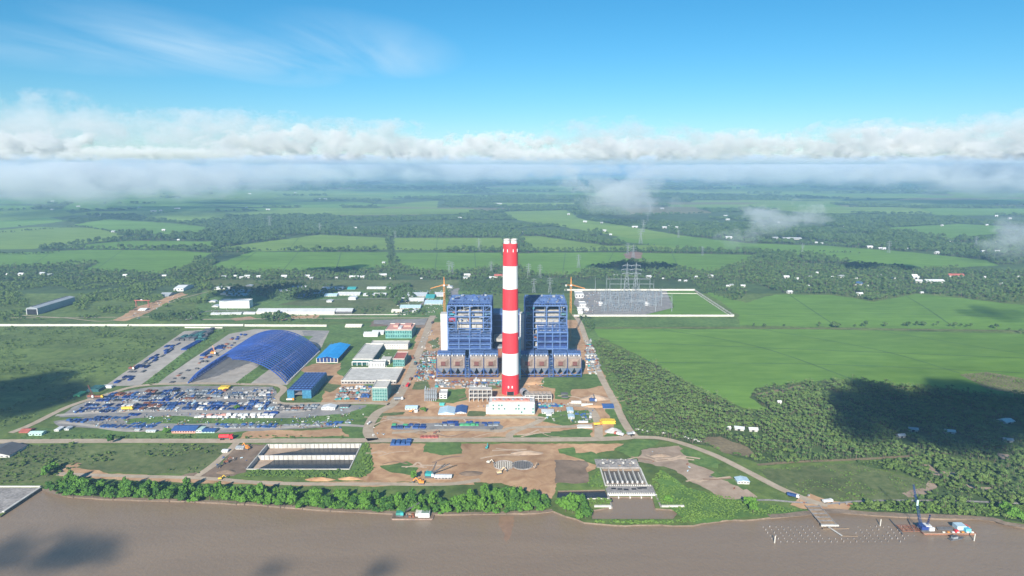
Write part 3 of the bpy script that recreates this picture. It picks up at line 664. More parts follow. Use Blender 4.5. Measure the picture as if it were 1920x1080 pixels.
# ---- plot bunds in the paddies, tyre tracks on the bare earth
M_bund = pm('bund', (.075, .145, .045), .95, .2, .1); M_rut = pm('tyre_rut', (.30, .19, .12), .95, .2, .2); M_rutl = pm('dry_tyre_track', (.50, .37, .26), .95, .15, .2)
RB = random.Random(15)
for px in ([(1120, 640), (1500, 655), (1930, 672)], [(1230, 680), (1560, 684), (1930, 700)], [(1240, 618), (1420, 650), (1600, 712)], [(1430, 618), (1640, 655), (1800, 700)], [(1640, 619), (1800, 645), (1960, 670)], [(1400, 590), (1650, 588), (1930, 596)], [(1480, 553), (1520, 580), (1570, 613)], [(1700, 556), (1740, 580), (1790, 615)],
           [(480, 473), (430, 505)], [(560, 472), (530, 508)], [(640, 472), (630, 506)], [(820, 474), (815, 508)], [(890, 474), (892, 504)], [(1060, 475), (1055, 513)], [(1150, 474), (1140, 492)], [(1260, 475), (1270, 498)], [(100, 470), (60, 498)], [(230, 469), (180, 505)], [(820, 446), (818, 468)], [(560, 446), (540, 470)], [(450, 488), (735, 486)], [(745, 489), (945, 488)], [(970, 494), (1120, 496)]):
    road('paddy_bund', px, 2.6, z=.42, mat=M_bund)
for i in range(46):
    cx_, cy_ = RB.choice(((760, 790), (860, 790), (1010, 810), (900, 860), (770, 870), (980, 850), (700, 850), (1250, 860), (1330, 900), (780, 740), (900, 740), (1060, 735), (640, 740), (1120, 750), (860, 815))); a = RB.uniform(-30, 30); b_ = RB.uniform(20, 75) * RB.choice((-1, 1)); sl = RB.uniform(-10, 10)
    road('tyre_track', [(cx_ + a, cy_ + RB.uniform(-8, 8)), (cx_ + a + b_ * .5, cy_ + sl * .3 + RB.uniform(-5, 5)), (cx_ + a + b_, cy_ + sl)], RB.uniform(1.4, 3.4), z=.285 + i * .0008, mat=RB.choice((M_rut, M_rutl, M_rutl)), wob=.5)
# ---- groves, woods, hedgerows, scrub (masses nobody could count)
GN = []
av = [h for h in HOUSE_CLEAR]
CLEAR_NEAR = [W_(p) for p in ([(1310, 822), (1350, 818), (1400, 838), (1420, 858), (1360, 850)], [(1418, 738), (1500, 722), (1512, 728), (1430, 746)], [(1730, 868), (1745, 872), (1760, 885), (1805, 882), (1792, 894), (1750, 892)], [(1870, 849), (1900, 851), (1896, 865), (1874, 863)], [(1806, 906), (1862, 912), (1852, 922), (1812, 916)])]
near_av = [h for h in av if h[0][1] < 1500] + CLEAR_NEAR
p1 = pts_in(GROVE, 3.7, 4, RV, (.35, .95), .92, near_av, clump=.14)
gn_scatter('palm_grove', p1, P_palm, 'dense palm grove filling the strip right of the perimeter road', 'palm grove')
p2 = pts_in(GROVE, 5.0, 3, RV, (.15, .7), .75, near_av, clump=.4)
gn_scatter('grove_undergrowth', p2, P_treeb, 'bushy broadleaf trees mixed into the palm grove', 'trees')
p3 = pts_in(GROVE2, 4.4, 3, RV, (.22, .8), .9, near_av, clump=.25)
p3b = pts_in(GROVE2, 6.0, 4, RV, (.4, .9), .8, near_av, clump=.4)
gn_scatter('bank_palms', p3b, P_palm, 'palms rising out of the thicket on the bank right of the jetty', 'palms')
gn_scatter('bank_thicket', p3, P_treeb, 'tangled thicket of trees on the bank right of the jetty', 'thicket')
p3 = pts_in([(1420, 880), (1600, 868), (1700, 893), (1758, 914), (1720, 934), (1600, 944), (1520, 932), (1450, 906)], 3.4, 2, RV, (.25, .6), .55, clump=.5)
p3 += pts_in([(1590, 945), (1720, 942), (1960, 952), (1960, 980), (1850, 968), (1700, 962), (1600, 956)], 3.2, 2, RV, (.6, 1.3), .95)
p3 += pts_in([(1240, 882), (1290, 917), (1390, 938), (1520, 958), (1440, 966), (1300, 980), (1232, 940), (1222, 900)], 2.4, 2, RV, (.3, .8), .95, clump=.22)
p3 += pts_in([(1112, 977), (1180, 979), (1262, 978), (1300, 966), (1300, 981), (1180, 983), (1112, 981)], 2.4, 2, RV, (.5, 1.2), .95)
p3 += pts_in([(680, 833), (692, 833), (700, 880), (680, 897), (560, 897), (460, 894), (468, 884), (662, 883)], 3.0, 2, RV, (.4, 1.1), .85)
p3 += pts_in([(1802, 703), (1850, 699), (1930, 714), (1930, 741), (1850, 727)], 4.5, 2, RV, (.3, .7), .8)
p3 += pts_in([(1100, 905), (1122, 880), (1130, 903), (1140, 917), (1110, 915)], 3.0, 2, RV, (.4, .9), .8)
p3 += pts_in([(1088, 936), (1143, 936), (1146, 946), (1110, 950), (1095, 955)], 2.6, 2, RV, (.6, 1.2), .9)
gn_scatter('reed_bed', p3, P_reed, 'bright green reeds and low scrub along the river bank', 'reeds')
SCR = [W_(p) for p in ([(60, 550), (140, 550), (140, 600), (40, 600)], [(205, 605), (350, 540), (375, 540), (240, 606)])]
p4 = pts_in([(-80, 612), (342, 613), (190, 722), (100, 770), (-80, 830)], 6.0, 3, RV, (.3, 1.1), .6, clump=.42)
p4 += pts_in([(-80, 834), (428, 834), (372, 888), (150, 872), (90, 905), (-80, 910)], 5.5, 3, RV, (.4, 1.1), .8, clump=.35)
p4 += pts_in([(50, 814), (320, 816), (660, 818), (660, 823), (30, 824)], 5, 3, RV, (.3, .8), .6)
p4 += pts_in([(380, 590), (600, 590), (600, 596), (640, 605), (360, 606)], 9, 3, RV, (.5, 1.4), .6, SCR, clump=.4)
p4 += pts_in([(266, 722), (402, 619), (426, 618), (288, 722)], 5, 3, RV, (.3, .9), .9)
p4 += pts_in([(438, 721), (466, 699), (492, 699), (464, 721)], 5, 3, RV, (.3, .6), .7)
p4 += pts_in([(232, 787), (330, 780), (560, 785), (650, 776), (688, 764), (660, 798), (420, 793), (240, 794)], 5, 3, RV, (.2, .6), .6)
gn_scatter('scrub', p4, P_bush, 'low green scrub covering the waste ground around the yards', 'scrub')
p5 = pts_in([(-150, 522), (395, 524), (400, 545), (370, 592), (-150, 607)], 9, 3, RV, (.5, 1.15), .85, SCR, clump=.3)
p5 += pts_in([(-150, 612), (342, 613), (215, 705), (100, 765), (-150, 830)], 16, 3, RV, (.3, .7), .4, clump=.5)
gn_scatter('scrub_woodland', p5, P_treeb, 'rough scrub woodland around the open shed', 'scrub woodland')
# belts and woods beyond, thinning to bigger, sparser crowns with distance
def clearw(x, y, pad=0):
    for f, bb in FB:
        if bb[0] <= x <= bb[1] and bb[2] <= y <= bb[3] and inside(x, y, f): return True
    return False
FB = []
for f in FIELDS + HOUSE_CLEAR + [W_([(1075, 540), (1310, 543), (1380, 592), (1075, 595)]), W_([(380, 526), (900, 526), (900, 600), (380, 600)])]:
    xs = [p[0] for p in f]; ys = [p[1] for p in f]; FB.append((f, (min(xs), max(xs), min(ys), max(ys))))
def band(y0, y1, sp, n, sc, keep, clump=0.0, wts=None, grow=0.0):
    out = []; y = y0
    while y < y1:
        s_ = sp * (1 + grow * (y - y0) / (y1 - y0)); x = -.86 * y
        while x < .86 * y:
            qx, qy = x + RV.uniform(0, s_), y + RV.uniform(0, s_); x += s_
            if RV.random() > keep or clearw(qx, qy): continue
            if clump and noise.noise(Vector((qx / (y1 * .09), qy / (y1 * .05), 1.7))) < clump - .5: continue
            k = s_ / sp
            out.append((qx, qy, 0, RV.uniform(*sc) * k, RV.uniform(0, 2 * PI), RV.choices(range(n), wts)[0]))
        y += s_
    return out
YB = YAT(526, 0)
near_belt = band(YB, 2250, 10.5, 7, (.8, 1.45), .93, .12, (3, 3, 3, 2, 3, 3, 3))
# keep the strip in front of the belt, left and right of the plant, lighter
gn_scatter('roadside_tree_belt', near_belt, P_palm + P_tree, 'dark belt of palms and trees along the country road', 'tree belt')
right_belt = pts_in([(1400, 530), (1480, 552), (1560, 552), (1640, 565), (1720, 550), (1800, 558), (1860, 565), (1940, 570), (2100, 585), (2100, 528), (1400, 526)], 10, 7, RV, (.8, 1.4), .95, HOUSE_CLEAR[:])
right_belt += pts_in([(1290, 528), (1400, 528), (1400, 566), (1345, 560), (1310, 542)], 11, 7, RV, (.6, 1.2), .8)
gn_scatter('village_trees', right_belt, P_palm + P_tree, 'village trees between the paddies right of the switchyard', 'trees')
gn_scatter('woodland', band(2250, 3300, 17, 3, (1.1, 2.3), .95, .30, None, .25), P_tree, 'dark woodland blocks between the rice fields', 'woodland')
gn_scatter('far_woodland', band(3300, 7500, 26, 3, (.6, 1.3), .9, .40, None, 1.1), P_far, 'hazy blue-green woods far out on the plain', 'far woodland')
gn_scatter('horizon_woods', band(7500, 15000, 80, 3, (1.6, 3.0), .8, .46, None, .8), P_far, 'faint wood belts below the horizon clouds', 'far woodland')
def along(px, sp, R, sc, n, wid=0.0, keep=.9):
    out = []; w = [G(*p) for p in px]
    for a, b in zip(w, w[1:]):
        k = max(1, int((b - a).length / sp))
        for i in range(k):
            if R.random() > keep: continue
            p = a.lerp(b, (i + R.random()) / k); out.append((p.x + R.gauss(0, wid), p.y + R.gauss(0, wid), 0, R.uniform(*sc), R.uniform(0, 6.3), R.randrange(n)))
    return out
hed = []
for px, wd, kp in (([(-50, 502), (60, 499), (182, 491)], 14, 1), ([(95, 463), (200, 455), (330, 446), (420, 438)], 10, .9), ([(400, 470), (560, 471), (728, 470)], 5, .75), ([(728, 444), (732, 470), (738, 500), (742, 515)], 10, 1), ([(742, 470), (945, 471)], 6, .8), ([(968, 473), (1130, 472), (1420, 476)], 7, .6),
                   ([(345, 507), (385, 492), (430, 464)], 16, 1), ([(170, 468), (280, 470), (400, 470)], 6, .6), ([(-50, 442), (150, 425), (240, 440)], 10, .6), ([(240, 440), (420, 440)], 8, .5), ([(140, 420), (250, 406), (330, 397)], 10, .8), ([(1430, 474), (1530, 472), (1620, 476)], 8, .7), ([(1000, 471), (1140, 463), (1250, 461)], 5, .3),
                   ([(600, 441), (680, 442), (722, 444)], 6, .6), ([(1400, 612), (1560, 613)], 2, .15), ([(1560, 613), (1720, 612)], 2, .2), ([(1690, 611), (1765, 611)], 6, 1.2), ([(1780, 612), (1840, 613)], 4, .8), ([(1850, 614), (1890, 620), (1940, 630), (2050, 640)], 7, .8), ([(-50, 476), (60, 478), (110, 474)], 7, 1)):
    hed += along(px, 9, RV, (.7, 1.35), 3, wd * .5, kp)
gn_scatter('hedgerow_trees', hed, P_tree, 'thin lines of trees along dykes between the rice fields', 'hedgerows')
park = []
for px, n, sc in (([(480, 530), (600, 530), (640, 545), (600, 560), (520, 566), (478, 556)], 12, (.7, 1.2)), ([(725, 540), (768, 536), (780, 560), (742, 574), (728, 560)], 10, (.8, 1.4)), ([(682, 552), (722, 553), (722, 560), (684, 560)], 10, (.6, 1)), ([(380, 540), (420, 535), (480, 540), (470, 560), (400, 556)], 16, (.6, 1.1)),
                  ([(664, 578), (700, 574), (735, 586), (680, 590)], 11, (.4, .9)), ([(736, 588), (790, 580), (800, 588), (745, 595)], 10, (.5, .9)), ([(836, 548), (848, 545), (842, 562), (835, 562)], 9, (.6, 1)), ([(270, 594), (370, 585), (380, 602), (290, 604)], 10, (.7, 1.2)), ([(488, 596), (540, 588), (545, 602), (500, 606)], 9, (.7, 1.2)), ([(862, 524), (1075, 530), (1075, 545), (862, 560)], 13, (.5, 1)), ([(1085, 592), (1105, 596), (1120, 620), (1100, 618)], 8, (.4, .9))):
    park += pts_in(px, n, 3, RV, sc, .9)
gn_scatter('park_trees', park, P_tree, 'dark trees between the sheds of the industrial park', 'trees')
# lone field tree
lt = thing('field_tree', 'lone round dark tree on the track between the two paddies', 'tree', G(1566, 614))
R_ = random.Random(99); mb = MB(); crown(mb, (0, 0, 6.5), 9, 5.5, 420, 10, 1.6, R_); mb.build('crown', L_wood, lt)
MB().tube((0, 0, -.3), (.2, 0, 5), .6, .3, 7).build('trunk', M_bark, lt)

# ---- river bank trees: one thing each
MT = []
for i in range(6):
    R = random.Random(200 + i); h = (9, 10.5, 7, 12, 9.5, 6)[i]; mb = MB(); crown(mb, (0, 0, h * .55), (4.8, 4.4, 5.4, 4.0, 5.2, 4.6)[i], h * .47, 760, 20, .85, R)
    tk = MB().tube((0, 0, -1.8), (R.uniform(-.4, .4), R.uniform(-.4, .4), h * .5), .32, .16, 6); tk.tube((0, 0, h * .25), (1.6, .8, h * .6), .16, .07, 5).tube((0, 0, h * .3), (-1.5, -.6, h * .62), .15, .06, 5)
    MT.append((mb.mesh('mangrove_crown', L_mang), tk.mesh('mangrove_trunk', M_bark)))
def bank_tree(x, y, k, s, label, group):
    t = thing('mangrove_tree', label, 'tree', (x, y, 0), group, RV.uniform(0, 6.3)); t.scale = (s, s, s * RV.uniform(.85, 1.15))
    for nm, me in zip(('crown', 'trunk'), MT[k]):
        o = bpy.data.objects.new(nm, me); C.objects.link(o); o.parent = t
bw = [G(*p) for p in BANK[3:13]]
def bank_y(x):
    for a, b in zip(bw, bw[1:]):
        if a.x <= x <= b.x: return a.y + (b.y - a.y) * (x - a.x) / (b.x - a.x)
    return bw[0].y
x0, x1 = G(98, 920).x, G(1030, 950).x; x = x0; n_ = 0
while x < x1:
    pxx = 960 + x / (640 * CP + 330 * SP) * F
    rows = 4 if pxx < 860 else 7
    for r in range(rows):
        if rows == 7 and r > 3:
            if pxx < 860 + (r - 3) * 18 or pxx > 1010 - (r - 3) * 22: continue
        qx = x + RV.uniform(-3, 3) + (r % 2) * 3.4; qy = bank_y(qx) + 1.0 + r * 6.3 + RV.uniform(-2.4, 2.4)
        seg = next(n for lim, n in ((230, 'below the weedy field'), (440, 'below the excavators by the ponds'), (690, 'below the settling ponds'), (830, 'behind the work barge'), (925, 'below the white sheet roof'), (2000, 'near the round foundations')) if pxx < lim); rw = ('waterside row', 'second row', 'third row', 'landward row', 'thicket', 'thicket', 'thicket')[r]
        bank_tree(qx, qy, RV.randrange(6), RV.choice((RV.uniform(.55, .85), RV.uniform(.8, 1.15))), 'green bank tree, %s %s' % (rw, seg), 'bank trees, %s, %s' % (rw, seg))
        n_ += 1
    x += 7.15
for px, py, s in ((1050, 950, 1.0), (1064, 945, .9), (1078, 948, 1.05), (1092, 950, .9), (1060, 960, 1), (1074, 962, 1.1), (1088, 966, 1.0), (1098, 972, .9), (1086, 976, .8), (1104, 962, .75), (1070, 953, 1.0), (1095, 958, .9)):
    p = G(px, py); bank_tree(p.x, p.y, RV.randrange(6), s, 'green tree in the clump between the dark pond and intake basin', 'trees by the intake basin')
for px, py, s, lb in ((92, 886, 1.1, 'dark tree standing above the dirt turnaround by the left bank'), (103, 880, .9, 'second dark tree beside the dirt turnaround by the left bank'), (85, 895, .9, 'low tree just above the left concrete revetment'), (208, 832, .85, 'single round bush tree beside the main road at far left'),
                      (1254, 944, .8, 'lone dark bush right of the intake basin'), (1405, 952, 1.1, 'dark bushy tree on the bank left of the jetty road'), (1412, 962, .9, 'second dark bush on the bank left of the jetty road'), (776, 900, .8, 'dark round bush beside the teal crawler crane'), (444, 768, .7, 'small pale tree standing among the stacked steel rows'),
                      (1905, 972, 1.5, 'big dark tree overhanging the water at far right'), (1884, 960, 1.2, 'tree behind the big one overhanging the water at far right'), (312, 812, .9, 'small tree beside the pink walled yard building'), (794, 772, .8, 'round green tree beside the pale blue site office')):
    p = G(px, py); bank_tree(p.x, p.y, RV.randrange(6), s, lb, None)

# ================================================================== POWER PLANT
# ---- chimney
cb = G(957, 742); CY = cb.y + 12; CXc = XAT(957, CY)
ch = thing('chimney', 'tall red and white banded chimney with twin flues, at the centre of the plant', 'chimney', (CXc, CY, 0))
CH, R0, R1 = 0, 12.4, 9.9
ztop = ZAT(458, CY - R1)
zs = [ZAT(y, CY - 11) for y in (742, 704, 664, 625, 583, 543, 500)] + [ztop]; zs[0] = 0
def crad(z): return R0 + (R1 - R0) * (z / ztop) if z > 70 else R0 + (R1 - R0) * (z / ztop) + 0.0
NS = 64
for i in range(7):
    mb = MB(); za, zb = zs[i], zs[i + 1]; rows = [za, zb] if i else [0, 2.6, 6.2, zb]
    for a, b in zip(rows, rows[1:]):
        for k in range(NS):
            t0, t1 = 2 * PI * k / NS - PI / 2, 2 * PI * (k + 1) / NS - PI / 2
            kk = k if k < NS / 2 else k - NS
            if i == 0 and b <= 6.3 and -4 <= kk <= 3: continue
            ra, rb = crad(a), crad(b)
            mb.quad((ra * math.cos(t0), ra * math.sin(t0), a), (ra * math.cos(t1), ra * math.sin(t1), a), (rb * math.cos(t1), rb * math.sin(t1), b), (rb * math.cos(t0), rb * math.sin(t0), b))
    if i == 6:
        r = crad(zb); mb.f.append(tuple(range(len(mb.v), len(mb.v) + NS))); mb.mi.append(0); mb.v += [(r * math.cos(2 * PI * k / NS), r * math.sin(2 * PI * k / NS), zb) for k in range(NS)]
    o = mb.build('red_band' if i % 2 == 0 else 'white_band', M_red if i % 2 == 0 else M_white, ch)
    for p in o.data.polygons: p.use_smooth = len(p.vertices) == 4
    if i == 0:
        d = MB().box(-4.7, 4.7, -11.0, -10.6, 0, 6.2).build('doorway_recess', M_dark, o)
        MB().box(-5.0, -4.6, -12.6, -10.6, 0, 6.4).build('door_jamb', M_concd, o); MB().box(4.6, 5.0, -12.6, -10.6, 0, 6.4).build('door_jamb', M_concd, o)
        for s_ in (-2.6, 2.6): MB().prism([(s_ - .9, -12.55), (s_ + .9, -12.55), (s_ + .9, -11.9), (s_ - .9, -11.9)], 11, 14.2).build('vent_window', M_white, o)
    if i == 5:
        # emblem: small flame mark over a line of worn lettering, on the front of the band
        zc_ = (za + zb) / 2 + 4; r = crad(zc_) + .06
        e = MB()
        def on(a, z): return (r * math.sin(a / r), -r * math.cos(a / r), z)
        e.tri(on(-.5, zc_), on(.5, zc_), on(0, zc_ + 3.2)); e.tri(on(.5, zc_ + 1.2), on(-.5, zc_ + 1.2), on(0, zc_ - 1.6)); e.tri(on(-1.5, zc_ + .2), on(0, zc_ - .4), on(0, zc_ + .8)); e.tri(on(1.5, zc_ + .2), on(0, zc_ + .8), on(0, zc_ - .4))
        e.build('emblem', M_steeld, o)
        w = MB(); x = -3.4
        while x < 4.6:
            w.quad(on(x, zc_ - 3.2), on(x + .34, zc_ - 3.2), on(x + .34, zc_ - 2.5), on(x, zc_ - 2.5)); x += .62
        struct(w.build('worn_lettering', pm('faded_ink', (.42, .40, .42), .6), o), 'stuff')
    if i == 6:
        for k in range(8):
            a = 2 * PI * (k + .5) / 8 - PI / 2; q = Vector((math.cos(a), math.sin(a), 0)) * (crad(zb - 8) + .1); n = Vector((-math.sin(a), math.cos(a), 0)) * .45
            MB().bar(q - Vector((0, 0, 11)) + Vector((0, 0, zb)), q + Vector((0, 0, zb - 7)), .9, .5).build('obstruction_light_bracket', M_white, o)
for s_ in (-1, 1):
    mb = MB()
    for r, za, zb in ((4.3, ztop - .5, ztop + 6.0), (4.55, ztop + 5.4, ztop + 6.2)):
        for k in range(32):
            t0, t1 = 2 * PI * k / 32, 2 * PI * (k + 1) / 32
            mb.quad(*[(s_ * 4.9 + r * math.cos(t), r * math.sin(t), z) for t, z in ((t0, za), (t1, za), (t1, zb), (t0, zb))])
            mb.quad(*[(s_ * 4.9 + (r - .5) * math.cos(t), (r - .5) * math.sin(t), z) for t, z in ((t1, za), (t0, za), (t0, zb), (t1, zb))])
    f = mb.build('flue', M_whitew, ch)
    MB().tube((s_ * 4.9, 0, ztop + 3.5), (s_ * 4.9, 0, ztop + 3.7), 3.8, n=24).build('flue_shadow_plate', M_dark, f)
    MB().tube((s_ * 4.9, 0, ztop + 4.7), (s_ * 4.9, 0, ztop + 5.2), 4.62, n=32).build('rim_band', M_steeld, f)

# ---- boiler houses
BY0, BY1 = 1046, 1122
def boiler(x0, x1, label, mirror=1, furn_shift=0):
    H = ZAT(573, BY0); W_b = x1 - x0
    t = thing('boiler_house', label, 'boiler house', ((x0 + x1) / 2, BY0, 0))
    hx = W_b / 2; D = BY1 - BY0
    cols = [-hx, -hx * .62, -hx * .30, hx * .02, hx * .34, hx * .64, hx]
    rows = [0, D * .3, D * .55, D * .78, D]
    lev = [12, 24, 36, 47, 56, 66, 75, 85, 93, H]
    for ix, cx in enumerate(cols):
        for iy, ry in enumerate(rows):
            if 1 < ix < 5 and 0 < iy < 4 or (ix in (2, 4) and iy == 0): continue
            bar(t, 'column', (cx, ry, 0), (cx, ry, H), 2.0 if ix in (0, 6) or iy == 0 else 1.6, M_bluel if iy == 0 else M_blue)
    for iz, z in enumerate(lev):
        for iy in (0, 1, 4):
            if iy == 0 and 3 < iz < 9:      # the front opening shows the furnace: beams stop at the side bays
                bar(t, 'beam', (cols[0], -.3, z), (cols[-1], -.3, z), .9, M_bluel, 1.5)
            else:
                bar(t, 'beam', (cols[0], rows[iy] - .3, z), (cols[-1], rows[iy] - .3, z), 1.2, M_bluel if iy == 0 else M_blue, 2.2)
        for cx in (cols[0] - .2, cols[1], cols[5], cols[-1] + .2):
            bar(t, 'beam', (cx, 0, z + .1), (cx, D, z + .1), 1.1, M_blue, 1.9)
        if iz < 9 and iz > 2:
            for a, b in ((0, 1), (5, 6)):
                block(t, 'deck', cols[a] + .8, cols[b] - .8, 2, D - 2, z - .5, z - .2, M_grate)
            if iz % 2: block(t, 'deck', cols[1], cols[5], 1.0, rows[1] * .2, z - .5, z - .2, M_grate)
    for z in (41.5, 51, 61, 70.5, 80, 89):
        bar(t, 'light_beam', (cols[0], -.6, z), (cols[1], -.6, z), .5, M_bluel); bar(t, 'light_beam', (cols[5], -.6, z), (cols[6], -.6, z), .5, M_bluel); bar(t, 'light_beam', (cols[0] - .5, 0, z), (cols[0] - .5, D, z), .5, M_blue); bar(t, 'light_beam', (cols[-1] + .5, 0, z), (cols[-1] + .5, D, z), .5, M_blue)
    for iz in range(3, 9):
        for a, b in ((0, 1), (5, 6)): bar(t, 'cross_brace', (cols[a], -.9, lev[iz]), (cols[b], -.9, lev[iz + 1]), .45, M_bluel)
    # corner bracing on the front and the flank
    for a, b in ((0, 1), (5, 6)):
        for iz in (8, 6, 4, 2, 0):
            z0, z1 = lev[iz], lev[min(iz + 1, 9)] if iz < 9 else H
            xa, xb = (cols[a], cols[b]) if a == 0 else (cols[b], cols[a])
            bar(t, 'brace', (xa, -.5, z1), (xb, -.5, z0), .8, M_bluel)
    for iy in range(4):
        for iz in range(0, 9, 2):
            for sx in (cols[0] - .3, cols[-1] + .3):
                bar(t, 'brace', (sx, rows[iy], lev[iz]), (sx, rows[iy + 1], lev[iz + 1]), .8, M_blue)
    # furnace box with its buckstays, hung inside
    fx0, fx1 = cols[1] + 2.2 + furn_shift, cols[5] - 2.2 + furn_shift
    fo = MB().box(fx0, fx1, rows[1] * .3, D * .8, 30, H - 9).build('furnace', M_furn, t)
    z = 32
    while z < H - 10:
        MB().box(fx0 - .5, fx1 + .5, rows[1] * .3 - 1.3, rows[1] * .3 - .01, z, z + .9).build('buckstay', M_furn if int(z) % 3 else M_steel, fo); z += 3.9
    MB().box(fx0 + W_b * .05, fx1 - W_b * .05, 2.5, rows[1] * .3 - 1.4, 58, 61).build('windbox', M_bluel, t)
    MB().box(fx0, fx1, 2, rows[1] * .3 - 1.4, 50, 53).build('windbox', M_blue, t)
    MB().box(cols[0] + 1.2, cols[1] - 1, 5, D * .4, 86, 92).build('cladding_panel', M_teal, t)
    MB().box(cols[5] + 1, cols[6] - 1.2, 5, D * .4, 86, 92).build('cladding_panel', M_net, t)
    if mirror > 0: MB().box(cols[0] + 1.4, cols[1] - .4, 3, D * .2, 77, 83).build('red_tarpaulin', pm('red_tarp', (.5, .06, .08), .8), t)
    # roof grillage with steam drum beams
    for i in range(16):
        x = -hx + W_b * (i + .5) / 16
        bar(t, 'roof_beam', (x, .6, H + 1.2 + (i % 3) * .5), (x, D - .4, H + 1.2 + (i % 3) * .5), .9, M_bluel if i % 2 else M_blue, 1.8)
    for i in range(13):
        y = D * (i + .5) / 13
        bar(t, 'roof_beam', (-hx + 1, y, H + 2.9 + (i % 2) * .3), (hx - 1, y, H + 2.9 + (i % 2) * .3), .8, M_bluel if i % 3 else M_blue, 1.3)
    R = random.Random(int(x0))
    for i in range(26):
        x, y = R.uniform(-hx + 2, hx - 6), R.uniform(3, D - 8); z0 = H + 3.7
        MB().box(x, x + R.uniform(1.5, 5), y, y + R.uniform(2, 6), z0, z0 + R.uniform(.8, 3.2)).build('roof_box', R.choice((M_blue, M_bluel, M_grate, M_blued, M_steel)), t)
    block(t, 'roof_deck', -hx + 1, hx - 1, .5, D, H - 1.6, H - 1.2, M_grate)
    for s_ in (-1, 1): bar(t, 'railing', (s_ * (hx - .2), 0, H + 5.6), (s_ * (hx - .2), D, H + 5.6), .3, M_bluel)
    for i in range(9): bar(t, 'rail_post', (hx - .2, D * i / 8, H + .5), (hx - .2, D * i / 8, H + 5.8), .3, M_bluel)
    # lower cladding and dark core so that the flanks read solid
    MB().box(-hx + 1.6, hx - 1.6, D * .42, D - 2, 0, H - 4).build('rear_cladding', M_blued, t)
    # duct house in front of the furnace
    z0, z1 = 36, 63 if mirror < 0 else 54; y0 = -14; w0, w1 = (-hx * .42, hx * 1.02) if mirror < 0 else (-hx * .95, hx * .98)
    for k in range(5):
        x = w0 + (w1 - w0) * k / 4
        bar(t, 'duct_post', (x, y0, 0), (x, y0, z1), 1.7, M_bluel); bar(t, 'duct_rafter', (x, y0, z1), (x, -1.2, z1 + 9), 1.4, M_bluel)
    for z in (z0 + 1, z0 + (z1 - z0) * .45, z1): bar(t, 'duct_beam', (w0 - .6, y0 - .3, z), (w1 + .6, y0 - .3, z), 1.5, M_bluel, 2.2)
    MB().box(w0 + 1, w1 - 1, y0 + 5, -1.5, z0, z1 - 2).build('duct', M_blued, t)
    for k in range(3): MB().box(w0 + 1, w1 - 1, y0 + 1.2, y0 + 4.9, z0 + 2 + k * (z1 - z0) / 3.1, z0 + 5.2 + k * (z1 - z0) / 3.1).build('duct_floor', M_blue, t)
    for k in range(6):
        f = (k + .5) / 6; bar(t, 'roof_purlin', (w0, y0 + (-1.2 - y0) * f, z1 + 9 * f + .8), (w1, y0 + (-1.2 - y0) * f, z1 + 9 * f + .8), .8, M_bluel if k % 2 else M_blue)
    # pipes, ladders, lagging and half-set steel hung about the open front
    for i in range(70):
        x, z = R.uniform(-hx + 1, hx - 1), R.uniform(46, H - 3); k = R.random(); y = R.uniform(-1.6, 3)
        if k < .35: bar(t, 'pipe', (x, y, z), (x, y, min(H, z + R.uniform(5, 16))), R.uniform(.4, .8), R.choice((M_bluel, M_steel, M_blue, M_furn)))
        elif k < .65: bar(t, 'service_beam', (x, y, z), (min(hx, x + R.uniform(4, 14)), y, z + R.choice((0, 0, R.uniform(-3, 3)))), R.uniform(.4, .8), R.choice((M_bluel, M_blue, M_steel)))
        else: block(t, 'equipment_box', x, min(hx, x + R.uniform(1, 4)), y, y + 2, z, z + R.uniform(.8, 3), R.choice((M_blue, M_bluel, M_grate, M_teal, M_steel, M_furn, M_rust)))
    for i in range(14):
        x, y = R.uniform(-hx, hx), R.uniform(0, D); bar(t, 'stub_column', (x, y, H), (x, y, H + R.uniform(3, 9)), .7, R.choice((M_blue, M_bluel)))
    for i in range(12):
        sx = hx + .5; z = R.uniform(20, H - 6); y = R.uniform(0, D * .6); bar(t, 'side_pipe', (sx, y, z), (sx, y + R.uniform(6, 20), z + R.uniform(-4, 4)), .6, M_bluel)
    return t
bx0, bx1 = XAT(839, BY0, 103), XAT(921, BY0, 103)
boiler(bx0, bx1, 'blue steel boiler house left of the red and white chimney, red tarpaulin inside', 1)
cx0, cx1 = XAT(985, BY0, 103), XAT(1063, BY0, 103)
boiler(cx0, cx1, 'blue steel boiler house right of the chimney, crossed by the chimney shadow', -1, 2)
